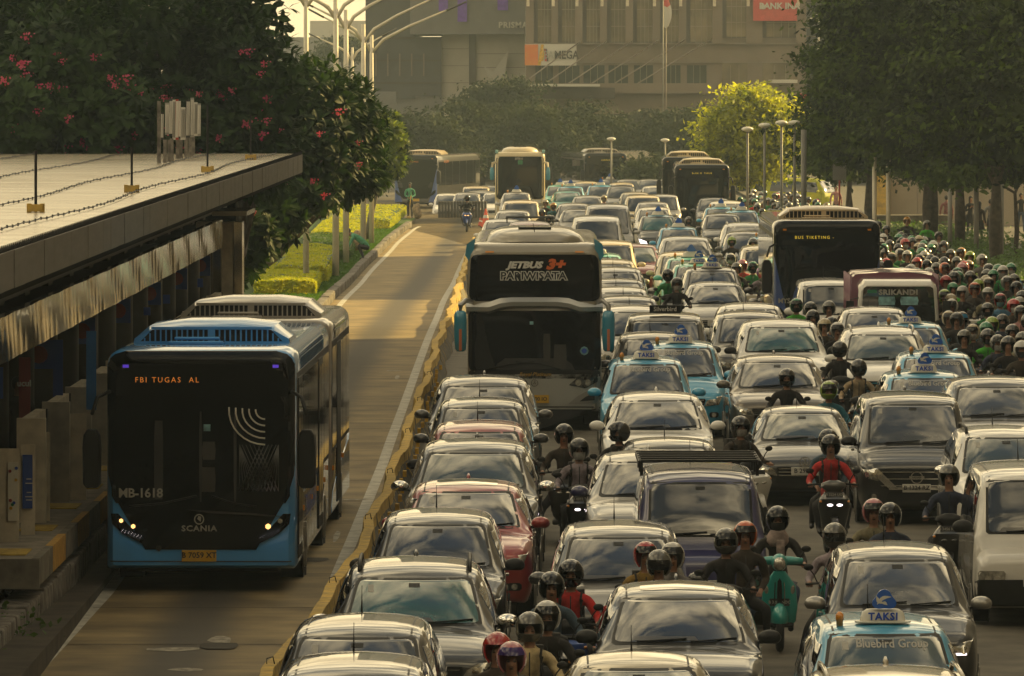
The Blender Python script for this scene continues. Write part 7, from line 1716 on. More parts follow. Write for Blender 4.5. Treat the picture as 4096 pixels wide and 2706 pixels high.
for x in (2350, 2566, 2650): bpart(st, 'column', x - 4, x + 4, 664, 760, 413, .3, 'pole_grey')
# haze
mh = bpy.data.materials.new('haze'); mh.use_nodes = True; t = mh.node_tree; t.nodes.remove(t.nodes['Principled BSDF']); pv = N(t, 'ShaderNodeVolumePrincipled'); pv.inputs['Color'].default_value = (0.70, 0.86, 1.0, 1); pv.inputs['Density'].default_value = 0.00025; pv.inputs['Anisotropy'].default_value = 0.25
t.links.new(pv.outputs[0], t.nodes['Material Output'].inputs['Volume'])
M['haze'] = mh
bm = B(); box(bm, (0, 700, 36), (1900, 1750, 78.0)); ho = obj('haze', new_mesh(bm, 'haze', ('haze',), False)); ho['kind'] = 'stuff'; ho.location = (0, 0, 0)
# ------------------------------------------------------------------ buses and other large vehicles
big_bus('articulated_bus', 'light blue articulated city bus with MB-1618 on its front, pulled up at the bus shelter', 803, 92.0, -0.011, 'bus_blue', 'bus_grey', 17.6, 3.24, True, 'led_orange', ('FBI TUGAS  AL', -.45), 'MB-1618', 'B 7059 XT', True, None, ((3.4, 'bus_blue'), (13.2, 'bus_grey')), 'bus_blue')
coach('coach', 'silver and cream tour coach with PARIWISATA across its upper windscreen, teal mirrors', 2138, 129.0)
big_bus('city_bus', 'dark city bus with MYS-21299 on its front among cars and motorcycles at the right', 3308, 163.0, 0.0, 'bus_dark', 'bus_cream', 12, 3.12, False, 'led_yellow', ('BUS TIKETING -', -.3), 'MYS-21299', '', False, None, ((3.0, 'bus_cream'),), 'mid_blue')
lorry(3593, 150.0, 'small white truck with SRIKANDI on the windscreen and a magenta canopy over its load')
coach('coach', 'tall cream coach with one big windscreen and teal mirrors, far down the left lane', 2080, 345.0, 0.0, 'white_paint', 'cream_paint', False, 3.5, True, 'coach_teal')
big_bus('city_bus', 'far city bus with cream roof, the nearer of the two in the right lanes', 2808, 318.0, -.01, 'bus_dark', 'bus_cream', 12, 3.15, False, 'led_yellow', ('BLOK M  TIMUR', 0), '', '', False, 'pair of far city buses', ((3.0, 'cream_paint'),))
big_bus('city_bus', 'far city bus with cream roof half hidden by the one in front of it', 2752, 340.0, -.01, 'bus_dark', 'bus_cream', 12, 3.3, False, 'led_yellow', ('', 0), '', '', False, 'pair of far city buses', ((3.0, 'cream_paint'),))
big_bus('city_bus', 'distant dark grey bus in front of the pale station roof', 2424, 408.0, .12, 'bus_dark', 'bus_grey', 12, 3.15, False, 'led_yellow', ('HARMONI', 0), '', '', False, None, ((3.0, 'bus_grey'),))
big_bus('city_bus', 'far blue bus turned half side-on at the busway bend', 1662, 398.0, -.20, 'bus_dark', 'bus_grey', 12, 3.1, False, 'led_orange', ('BUS SEDANG', -.2), '', '', False, None, ((3.0, 'bus_cream'),), 'mid_blue')
# green and yellow minibus seen from the side beyond the riders
car('micro', 'hedge_yellow', 3215, 722, 'lime green minibus seen side-on beyond the crowd of riders', '', 'van', rz=R(62), lod=9, name='minibus')

# ------------------------------------------------------------------ cars: template, paint, x, y of the windscreen top, label, variant, extras
TX = dict(cat='taxi', name='taxi')
C = [
 ('mpv', 'dark_paint', 1408, 2702, 'dark people carrier cut by the bottom edge, leftmost lane, nearest', ''),
 ('mpv', 'black_paint', 1436, 2545, 'black people carrier with one white mirror, second from the bottom in the leftmost lane', '', dict(over={'MIRROR': 'white_paint'})),
 ('suv', 'black_paint', 1657, 2300, 'black SUV with roof rails and a teal-tinted windscreen, left lane by the divider', 'rails', dict(glass='teal_glass', over={'MIRROR': 'chrome'})),
 ('mpv', 'dark_paint', 1752, 2094, 'dark people carrier behind the black SUV with the teal windscreen', '', dict(over={'MIRROR': 'black_plastic'})),
 ('cross', 'red_paint', 1866, 1958, 'glossy red crossover in the left lane', 'sunroof'),
 ('suv', 'black_paint', 1898, 1806, 'black SUV with chrome mirrors right behind the red crossover', '', dict(glass='green_glass', over={'MIRROR': 'chrome', 'DRL': 'lamp_white'})),
 ('mpv', 'red_paint', 1918, 1722, 'car with a faded red roof and black mirrors, left lane', '', dict(over={'MIRROR': 'black_plastic'})),
 ('mpv', 'dark_paint', 1926, 1630, 'dark car behind the faded red-roofed car', ''),
 ('suv', 'grey_paint', 1935, 1542, 'grey car hiding the lower left of the tour coach', ''),
 # second lane
 ('sedan', 'beige_paint', 2554, 2668, 'pale gold car at the bottom edge, middle of the frame', '', dict(glass='green_glass')),
 ('cross', 'dark_paint', 2712, 2385, 'black crossover with large clouded windscreen behind the pale gold car', 'sunroof', dict(over={'MIRROR': 'black_plastic'})),
 ('mpv', 'grey_paint', 2476, 2146, 'dark grey people carrier between two lines of motorcycles', '', dict(over={'MIRROR': 'dark_paint'})),
 ('cross', 'silver_paint', 2600, 1846, 'silver crossover half hidden by the dark blue minivan', '', dict(over={'DRL': 'lamp_amber', 'MIRROR': 'navy_paint'})),
 ('micro', 'navy_paint', 2800, 1938, 'dark blue boxy minivan with a black roof rack', 'rack', dict(over={'MIRROR': 'black_plastic', 'LENS': 'lens_dark'}, cat='van')),
 ('hatch', 'grey_paint', 2675, 1782, 'grey car behind the dark blue minivan', ''),
 ('cross', 'white_paint', 2629, 1602, 'white crossover with white mirrors in front of the sky blue taxis', '', {}),
 ('avanza', 'taxi_blue', 2586, 1458, 'sky blue taxi right beside the tour coach, Bluebird Group on its windscreen', 'taxi', TX),
 ('avanza', 'taxi_blue', 2724, 1394, 'sky blue taxi just behind and right of the one beside the coach', 'taxi', TX),
 ('mpv', 'dark_paint', 2617, 1352, 'dark people carrier behind the two sky blue taxis', ''),
 ('van', 'grey_paint', 2664, 1284, 'grey people carrier carrying a black Silverbird roof plate', 'noemblem', dict(cat='taxi')),
 ('mpv', 'white_paint', 2530, 1247, 'white car beside the right mirror of the coach', ''),
 ('mpv', 'black_paint', 2508, 1205, 'black car second behind the right mirror of the coach', ''),
 ('mpv', 'white_paint', 2474, 1172, 'white car whose roof shows just right of the coach visor', ''),
 ('hatch', 'dark_paint', 2468, 1132, 'dark hatchback right of the coach upper windscreen', ''),
 ('mpv', 'silver_paint', 2462, 1086, 'silver people carrier by the PARIWISATA lettering', ''),
 ('mpv', 'beige_paint', 2440, 1054, 'beige car low behind the coach roof', ''),
 ('avanza', 'taxi_green', 2395, 1030, 'green-blue taxi mostly hidden by the coach roof', 'taxi nogroup', TX),
 ('van', 'cream_paint', 2432, 980, 'cream van behind the green-blue taxi', '', dict(cat='van')),
 ('cross', 'maroon_paint', 2535, 990, 'dull red car with its indicator lit behind the cream van', '', dict(over={'DRL': 'lamp_amber', 'MIRROR': 'white_paint'}, glass='green_glass')),
 # third lane
 ('mpv', 'dark_paint', 3588, 2238, 'black people carrier with chrome-topped mirrors behind the nearest taxi', '', dict(glass='grey_glass', over={'MIRROR': 'silver_paint', 'DRL': 'lamp_white'})),
 ('avanza', 'taxi_blue', 3538, 2530, 'nearest sky blue taxi, TAKSI sign and Bluebird Group lettering, bottom right', 'taxi', dict(TX, glass='green_glass', dY=0)),
 ('suv', 'beige_paint', 3592, 2772, 'beige car with roof rails poking into the bottom edge in front of the nearest taxi', 'rails', dict(over={'RAIL': 'beige_paint'})),
 ('sedan', 'black_paint', 3208, 1646, 'black hatchback with a round VW badge and plate B 2978', 'noemblem', dict(glass='green_glass')),
 ('cross', 'bronze_paint', 3107, 1446, 'bronze-grey SUV with a chrome grille, middle right', '', {}),
 ('suv', 'white_paint', 3124, 1308, 'white SUV with a teal windscreen behind the bronze one', '', dict(glass='teal_glass', over={'MIRROR': 'black_plastic'})),
 ('mpv', 'grey_paint', 2998, 1274, 'grey car left of the white SUV with the teal windscreen', '', dict(over={'MIRROR': 'black_plastic'})),
 ('mpv', 'white_paint', 3002, 1236, 'white people carrier left of the riders in traffic', ''),
 ('sedan', 'silver_paint', 2862, 1144, 'silver saloon with a clouded windscreen left of the green-jacketed riders', '', {}),
 ('avanza', 'grey_paint', 2848, 1086, 'grey taxi behind the silver saloon', 'taxi nogroup', TX),
 ('avanza', 'taxi_green', 2796, 1064, 'mint green taxi between lanes', 'taxi nogroup', dict(TX)),
 ('avanza', 'taxi_green', 2764, 1042, 'mint taxi directly behind the other mint taxi', 'taxi nogroup', TX),
 ('mpv', 'cream_paint', 2733, 1024, 'cream car behind the two mint taxis', ''),
 ('suv', 'silver_paint', 2744, 960, 'silver SUV behind the cream car', ''),
 ('avanza', 'taxi_blue', 2715, 916, 'sky blue taxi behind the silver SUV', 'taxi nogroup', TX),
 # right lanes
 ('van', 'black_paint', 3652, 1616, 'big black people carrier with a chrome V grille and plate B 1324', 'noemblem', dict(glass='grey_glass', over={'MIRROR': 'black_plastic'})),
 ('suv', 'dark_paint', 3985, 1544, 'dark grey SUV at the right frame edge behind the white wagon', '', dict(glass='grey_glass')),
 ('mpv', 'white_paint', 4022, 1742, 'white wagon with roof rails above the white delivery van', 'rails', dict(glass='green_glass', over={'MIRROR': 'chrome'})),
 ('micro', 'white_paint', 4150, 1925, 'white delivery minivan cut by the right edge, black bumper', 'blackbumper', dict(cat='van', glass='dark_glass', over={'MIRROR': 'black_plastic'})),
 ('avanza', 'taxi_blue', 3700, 1512, 'sky blue taxi in front of the one by the riders crowd', 'taxi', TX),
 ('avanza', 'taxi_blue', 3746, 1432, 'sky blue taxi beside the crowd of riders', 'taxi', TX),
 ('suv', 'white_paint', 3532, 1337, 'white off-roader with rails behind the tan-shirted rider', 'rails', dict(glass='green_glass', over={'RAIL': 'white_paint'})),
 ('avanza', 'taxi_blue', 3645, 1308, 'sky blue taxi half hidden by the white off-roader', 'taxi nogroup', TX),
 ('mpv', 'silver_paint', 3498, 1253, 'silver people carrier right below the SRIKANDI truck', ''),
 ('micro', 'white_paint', 3325, 1140, 'small white van in front of the black bus code', '', dict(cat='van')),
 ('van', 'beige_paint', 3075, 996, 'tan boxy van left of the dark city bus', '', dict(cat='van')),
 ('avanza', 'taxi_blue', 3080, 956, 'sky blue taxi by the left side of the dark city bus', 'taxi nogroup', TX),
 ('mpv', 'grey_paint', 2985, 938, 'grey car with rounded windscreen behind the masked riders', ''),
 ('suv', 'white_paint', 2980, 906, 'white SUV with roof rails left of the dark city bus roof', 'rails', dict(over={'RAIL': 'white_paint'})),
 ('mpv', 'dark_paint', 2890, 864, 'dark car behind the white-railed SUV, to its left', ''),
 ('avanza', 'taxi_blue', 2968, 850, 'sky blue taxi above the dark car, right of a second taxi', 'taxi nogroup', TX),
 ('avanza', 'taxi_blue', 2884, 836, 'sky blue taxi left of the other far taxi near the riders', 'taxi nogroup', TX),
 ('suv', 'white_paint', 2909, 815, 'white SUV behind the pair of far taxis', ''),
 ('mpv', 'black_paint', 2855, 800, 'black car in front of the nearer far city bus', ''),
 ('van', 'cream_paint', 2833, 770, 'cream van in front of the nearer far city bus', '', dict(cat='van')),
 ('mpv', 'silver_paint', 2800, 770, 'pale car touching the nearer far city bus', ''),
 # middle distance, centre
 ('mpv', 'dark_paint', 2412, 926, 'dark car with its bonnet facing a tall white van', ''),
 ('hiace', 'white_paint', 2388, 884, 'tall white passenger van in the middle distance', '', dict(cat='van')),
 ('hiace', 'silver_paint', 2432, 838, 'larger pale van just behind the tall white passenger van', '', dict(cat='van')),
 ('avanza', 'black_paint', 2633, 870, 'dark car with sky blue taxi roof and glaring headlamps', 'taxi nogroup', dict(TX, over={'DRL': 'lamp_white', 'LENS': 'lamp_white'}, glass='teal_glass')),
 ('mpv', 'white_paint', 2617, 838, 'white car behind the glaring headlamps', ''),
 ('mpv', 'silver_paint', 2612, 818, 'silver car two behind the glaring headlamps', ''),
 ('van', 'silver_paint', 2648, 786, 'silver people carrier with a wide windscreen left of the far buses', ''),
 ('van', 'cream_paint', 2572, 792, 'gold-lit van left of the wide silver people carrier', '', dict(cat='van')),
 ('mpv', 'beige_paint', 2540, 776, 'gold-roofed car behind the gold-lit van', ''),
 ('mpv', 'dark_paint', 2486, 752, 'dark car behind the gold-roofed one', ''),
 ('mpv', 'silver_paint', 2352, 790, 'grey-roofed car left of the gold-lit van', ''),
 ('mpv', 'silver_paint', 2296, 824, 'silver car left of the tall white passenger van', ''),
 ('hatch', 'grey_paint', 2312, 846, 'grey hatchback tucked behind the tall white van, left side', ''),
 ('hatch', 'teal_gloss', 2268, 772, 'teal-windscreened small car near the far coach', '', dict(glass='teal_glass')),
 # left lane beyond the coach
 ('suv', 'pink_white', 2120, 900, 'white SUV with a black roof rack right behind the coach roof', 'rack'),
 ('mpv', 'white_paint', 2010, 890, 'white car between the divider end and the white SUV with the rack', ''),
 ('mpv', 'silver_paint', 2052, 852, 'silver people carrier beside the tall orange cone', ''),
 ('van', 'cream_paint', 2084, 814, 'golden-lit van two cars in front of the teal-mirrored coach', '', dict(cat='van')),
 ('avanza', 'silver_paint', 2066, 776, 'taxi with blue badge right in front of the teal-mirrored coach', 'taxi nogroup', TX),
]
FAR = [(2282, 750, 'avanza', 'taxi_blue', 'taxi'), (2403, 745, 'avanza', 'taxi_blue', 'taxi'), (2330, 763, 'mpv', 'grey_paint', ''), (2240, 745, 'avanza', 'taxi_green', 'taxi'), (2486, 738, 'mpv', 'cream_paint', ''), (2515, 724, 'mpv', 'silver_paint', ''), (2600, 724, 'mpv', 'silver_paint', ''), (2620, 750, 'hatch', 'white_paint', ''), (2560, 752, 'avanza', 'taxi_blue', 'taxi'), (2345, 735, 'mpv', 'cream_paint', ''), (2440, 722, 'avanza', 'silver_paint', 'taxi'), (2560, 716, 'mpv', 'silver_paint', ''), (2650, 738, 'mpv', 'silver_paint', ''), (2400, 726, 'hatch', 'silver_paint', ''), (2290, 728, 'mpv', 'silver_paint', ''), (2670, 762, 'suv', 'white_paint', ''),
       (1793, 782, 'mpv', 'white_paint', ''), (1823, 792, 'mpv', 'silver_paint', ''), (1870, 776, 'mpv', 'silver_paint', ''), (1925, 770, 'van', 'silver_paint', ''), (1955, 786, 'hatch', 'maroon_paint', ''), (1985, 776, 'mpv', 'white_paint', ''), (1905, 752, 'van', 'cream_paint', ''), (1955, 750, 'mpv', 'silver_paint', '')]
WORD = {'taxi_blue': 'sky blue', 'taxi_green': 'mint', 'grey_paint': 'grey', 'cream_paint': 'cream', 'silver_paint': 'silver', 'white_paint': 'white', 'maroon_paint': 'dull red'}
for row in C:
 kw = dict(row[6]) if len(row) > 6 else {}
 r_ = car(row[0], row[1], row[2], row[3], row[4], row[5], **kw)
 if 'Silverbird' in row[4]:
  bm = B(); box(bm, (0, -.55, 1.97), (.62, .05, .16)); bbox_bevel(bm, .01, 1); s_ = obj('roof_plate', new_mesh(bm, 'roof_plate', ('black_plastic',), True, 30), r_); obj('lettering', text_mesh('Silverbird', .12, 'ink_white', .002, .002), s_, (0, -.582, 1.97))
 if 'glaring headlamps' in row[4]:
  sf = _tpl[('body', 'avanza')][1]; obj('roof_panel', patch(sf, 'T', rrect(-.55, .55, -.45, 1.2, .08), 'taxi_blue', 6, 6, .004, .003), r_)
 if 'VW' in row[4]:
  sf = _tpl[('body', 'sedan')][1]; n = 24; bm = B(); zc_ = .70
  for k in range(n):
   a0 = 2 * math.pi * k / n; a1 = a0 + 2 * math.pi / n
   bm.faces.new([bm.verts.new(Vector((q * math.cos(a), -2.31, zc_ + q * math.sin(a)))) for q, a in ((.085, a0), (.085, a1), (.073, a1), (.073, a0))])
  o = obj('emblem', new_mesh(bm, 'emblem', ('chrome',), False), r_); 
  obj('emblem_letter', text_mesh('V', .10, 'chrome', .002, .002), o, (0, -2.31, zc_ + .035)); obj('emblem_letter', text_mesh('W', .085, 'chrome', .002, .002), o, (0, -2.31, zc_ - .025))
  pp = [c for c in r_.children if c.name.startswith('number_plate')][0]; obj('lettering', text_mesh('B 2978', .10, 'ink_black', .002, .001), pp, (-.03, -2.325, .56))
 if 'B 1324' in row[4]:
  sf = _tpl[('body', 'van')][1]; n = 24; bm = B(); zc_ = .72
  for k in range(n):
   a0 = 2 * math.pi * k / n; a1 = a0 + 2 * math.pi / n
   bm.faces.new([bm.verts.new(Vector((q * math.cos(a), -2.50, zc_ + q * math.sin(a)))) for q, a in ((.095, a0), (.095, a1), (.078, a1), (.078, a0))])
  box(bm, (0, -2.50, zc_), (.23, .01, .045)); o = obj('emblem', new_mesh(bm, 'emblem', ('chrome',), False), r_); obj('emblem_letter', text_mesh('NISSAN', .04, 'ink_black', .001, .0), o, (0, -2.508, zc_))
  for sx in (-1, 1):
   q = [(sx * .28, .55), (sx * .42, .55), (sx * .74, .84), (sx * .60, .86)]; obj('chrome_trim', patch(sf, 'F', q, 'chrome', 5, 3, .045, .03), r_)
  obj('chrome_trim', patch(sf, 'F', [(-.42, .53), (.42, .53), (.42, .57), (-.42, .57)], 'chrome', 1, 8, .045, .03), r_)
  pp = [c for c in r_.children if c.name.startswith('number_plate')][0]; obj('lettering', text_mesh('B 1324 RZ', .09, 'ink_black', .002, .001), pp, (0, -2.475, .56))
for i, (x, y_, sp, pt, vr) in enumerate(FAR):
 left = x < 2000; q = at(x, y_, SPEC[sp][7])
 if not left and any(abs(q.x - .0062 * q.y - a[0]) < 1.2 and abs(q.y + 1 - a[1]) < (a[3] + 3.6) / 2 for a in used_cars): continue
 rc_ = car(sp, pt, x, y_, 'far %s %s among the tiny cars %s' % (WORD.get(pt, 'silver'), 'taxi' if vr else 'car', 'behind the busway bend' if left else 'packed before the distant bus'), 'taxi nogroup' if vr else '', cat='taxi' if vr else 'car', name='taxi' if vr else 'car', group='tiny far %s %s %s' % (WORD.get(pt, 'silver'), 'taxis' if vr else 'cars', 'at the bend' if left else 'in the distance'))
 if left:
  Yn = 372 + (i % 3) * 5.5 - (y_ - 775) * .2; rc_.location = ((x - CXP) * Yn / FPX, Yn, CAMH - (y_ - HYP) * Yn / FPX - SPEC[sp][7]); used_cars.pop()
# low yellow wall of blocks at the busway bend
bw = thing('bend_divider', 'low dusty yellow wall closing the busway bend below the far cars', 'barrier', at(1850, 870)); 
for k in range(16):
 x0 = 1752 + k * 12.2; a = at(x0, 872); b = at(x0 + 12.2, 872); bm = B(); box(bm, ((a.x + b.x) / 2 - bw.location.x, a.y - bw.location.y, .42), (b.x - a.x - .012, .3, .90)); bbox_bevel(bm, .02, 1); obj('divider_block', new_mesh(bm, 'block', ('paving',), True, 40), bw)

# ------------------------------------------------------------------ riders among the cars
K = dict
rider(2318, 1757, 'person with a white face mask and two-tone grey jacket, right of the black SUV', 'black scooter with twin lit headlights and plate B 4893', 'helmet_grey', 'cloth_lilac', pose='rider', mask='mask_white', lamp='lamp_white', plate_txt='B 4893 TCC', rz=.05)
p = at(2256, 1733, 1.60); person('person in dark jacket and black helmet straddling behind the masked rider', (p.x, p.y, p.z), 'rider_foot', .0, 'cloth_darkbrown', 'trouser_black', helmet='helmet_black'); scooter('dark scooter mostly hidden behind the masked rider', (p.x, p.y, p.z), 'matic', 0, 'black_paint')
rider(2474, 1690, 'person in black with a glossy full-face helmet looking right beside the white crossover', 'black scooter beside the white crossover mirror', 'helmet_black', 'cloth_black', full=True, turn=R(-55), rz=-.1, visor=('up', 'visor_dark'))
rider(2972, 1668, 'person in dark brown jacket with white face mask and black helmet on a white scooter', 'white scooter turned right in front of the VW hatchback', 'helmet_black', 'cloth_darkbrown', mask='mask_white', spaint='white_paint', rz=.38, lamp='lens', lean=-.08)
rider(3148, 1478, 'person all in black with black helmet in front of the bronze-grey SUV', 'dark scooter under the black-clad rider before the bronze SUV', 'helmet_black', 'cloth_black', full=True)
rider(3318, 1528, 'person with lime and black helmet in a bright blue jacket', 'dark scooter of the lime-helmeted rider', 'helmet_lime', 'cloth_teal', rz=.1, full=True)
rider(3436, 1440, 'person in a tan shirt with a black full-face helmet', 'dark scooter of the tan-shirted rider', 'helmet_black', 'cloth_tan', full=True, visor=('down', 'visor_dark'))
rider(3360, 1368, 'person in a black jacket and black helmet behind the tan-shirted rider', 'dark scooter behind the tan-shirted rider', 'helmet_black', 'cloth_black', full=True, visor=('down', 'visor_dark'))
rider(3324, 1742, 'person in a bright red jacket with a black helmet on a black scooter', 'black scooter with twin lit headlights beneath the red jacket', 'helmet_black', 'cloth_red', legs='trouser_black', lamp='lamp_white', spaint='black_paint', cowl='grey_paint', plate_txt='B 3224 UOI', passenger=K(label='person in a denim jacket riding pillion behind the red jacket', top='cloth_denim', helmet='helmet_black'), rz=.03)
rider(3796, 1862, 'person in black with grey helmet at the white delivery van', 'dark scooter with lit indicator against the white delivery van', 'helmet_grey', 'cloth_navy', cowl='black_plastic', lamp='lens_dark', plate_txt='B 3456 KWP', rz=-.05)
rider(3496, 2000, 'person with dark red helmet in a beige jacket', 'scooter hidden below the dark red helmet', 'helmet_pink', 'cloth_khaki', spaint='grey_paint')
rider(3562, 2016, 'person with glasses and grey-black helmet beside the dark red helmet', 'scooter hidden behind the black people carrier roof', 'helmet_black', 'cloth_navy')
rider(3340, 2098, 'person in a pale lilac jacket and dark helmet, one foot on the road', 'red and white scooter beside the nearest black people carrier', 'helmet_grey', 'cloth_lilac', legs='trouser_black', pose='rider_foot', full=True, visor=('down', 'visor_dark'), spaint='maroon_paint', cowl='silver_paint')
rider(3112, 2030, 'person with a grey headscarf and black face mask on a teal scooter', 'glossy teal retro scooter with round headlight and plate B 3202', 'helmet_black', 'cloth_black', legs='trouser_blue', mask='cloth_black', scoot='vespa', spaint='teal_gloss', plate_txt='B 3202 NDC', scarf='scarf_grey', pose='rider_foot')
rider(2905, 2118, 'person in black vest with grey helmet left of the orange helmet', 'dark scooter left of the teal scooter', 'helmet_grey', 'cloth_black', mask='cloth_black', full=True, passenger=K(label='person with a bright orange helmet and brown jacket riding pillion', top='cloth_darkbrown', helmet='helmet_orange', dx=.24))
rider(2636, 2205, 'person with an olive-grey helmet and visor down before the grey people carrier', 'dark scooter below the olive-grey helmet', 'helmet_grey', 'cloth_black', visor=('down', 'visor_dark'), passenger=K(label='person with a glossy white helmet riding behind the olive-grey one', top='cloth_grey', helmet='helmet_white', dx=.16))
rider(2585, 2172, 'person with a bright red helmet and batik jacket', 'scooter under the red-helmeted batik rider', 'helmet_red', 'cloth_batik', rz=.05)
rider(2282, 2244, 'person with a black and yellow helmet in an open red jacket', 'dark blue scooter of the red-jacketed rider in front', 'helmet_black', 'cloth_red', full=True, mask='cloth_black', spaint='mid_blue', rz=-.05)
rider(2206, 2293, 'person in a denim shirt with large glossy black helmet', 'black scooter of the denim-shirted rider', 'helmet_black', 'cloth_denim', visor=('up', 'visor_dark'))
rider(2188, 2410, 'person in black with a glossy white helmet', 'dark red scooter of the white-helmeted rider', 'helmet_white', 'cloth_black', mask='cloth_black', spaint='maroon_paint')
rider(2118, 2455, 'person with dark grey full-face helmet, black vest and cream sleeves', 'black scooter of the cream-sleeved rider', 'helmet_grey', 'cloth_cream', full=True)
rider(2046, 2574, 'person with a pink helmet and violet visor at the bottom edge', 'scooter at the bottom edge below the pink helmet', 'helmet_pink', 'cloth_black', visor=('up', 'visor_violet'), passenger=K(label='person with a red helmet close behind the pink helmet', top='cloth_darkbrown', helmet='helmet_red', dx=-.14))
# riders further back between the lanes
MR = [(2672, 1078, 'helmet_black', 'cloth_green', 'person in green jacket, black helmet, right of the coach line of cars'), (2708, 1112, 'helmet_grey', 'cloth_black', 'person in black just in front of the green-jacketed rider'),
      (2928, 948, 'helmet_lime', 'cloth_black', 'person in black with an olive helmet between far lanes'), (3012, 955, 'helmet_black', 'cloth_navy', 'person with a violet and blue helmet left of the tan van'),
      (2924, 1015, 'helmet_white', 'cloth_black', 'person with a cream-white helmet in dark clothes left of the tan van'), (2970, 1040, 'helmet_pink', 'cloth_red', 'person with a pink helmet and red top near the tan van'), (3012, 1048, 'helmet_green', 'cloth_green', 'person in bright green with a green helmet near the tan van'), (3050, 1066, 'helmet_violet', 'cloth_lilac', 'person in a lilac shirt with a violet-patched helmet'), (2946, 1052, 'helmet_grey', 'cloth_black', 'person in black half hidden behind the pink helmet'),
      (3186, 1196, 'helmet_green', 'cloth_lime', 'person with green helmet and lime jacket under the dark bus'), (3244, 1210, 'helmet_grey', 'cloth_darkbrown', 'person with a grey helmet right of the lime jacket'), (3316, 1206, 'helmet_grey', 'cloth_black', 'person in black before the small white van'), (3254, 1242, 'helmet_grey', 'cloth_grey', 'person with a silver-grey helmet below the grey helmets'), (3300, 1276, 'helmet_cream', 'cloth_darkbrown', 'person with a cream helmet left of the white helmet'), (3350, 1292, 'helmet_white', 'cloth_black', 'person with a bright white helmet left of the white off-roader'), (3328, 1270, 'helmet_black', 'cloth_navy', 'person in navy between the cream and white helmets'),
      (2168, 838, 'helmet_black', 'cloth_darkbrown', 'person on a scooter right of the golden-lit van'), (2195, 862, 'helmet_grey', 'cloth_black', 'person on a scooter just in front of the one beside the golden van'), (2182, 800, 'helmet_cream', 'cloth_black', 'person on a far scooter right of the taxi by the cream coach'), (2214, 812, 'helmet_yellow', 'cloth_teal', 'person on a far scooter with a yellow-orange jacket patch'), (2222, 900, 'helmet_grey', 'cloth_grey', 'person on a scooter left of the tall white passenger van'),
      (2755, 868, 'helmet_grey', 'cloth_darkbrown', 'person on a scooter between the far taxi and silver car'), (2415, 782, 'helmet_cream', 'cloth_pink', 'person on a far scooter in the gap beside the gold-lit van')]
for i, (x, y_, hc, tc_, lb) in enumerate(MR):
 rider(x, y_, lb, 'scooter of the %s' % ' '.join(lb.replace('person ', 'one ').split()[:13]), hc, tc_, mask=rnd.choice([None, 'mask_white', None, 'cloth_black']), lod=9 if y_ > 1000 else 0, spaint=rnd.choice(['black_paint', 'grey_paint', 'white_paint', 'silver_paint']), lamp='lamp_white' if i in (5, 18) else 'lens', rz=rnd.uniform(-.1, .1), scale=1)
# motorcyclist on the busway, riding towards the camera
p = at(1868, 928); person('person in dark clothes riding alone towards us on the empty busway', (p.x, p.y, p.z), 'rider', 0, 'cloth_black', 'trouser_black', helmet='helmet_black', mask='cloth_black'); scooter('scooter with an orange lit lamp riding alone on the busway', (p.x, p.y, p.z), 'matic', 0, 'mid_blue', 'lamp_amber')
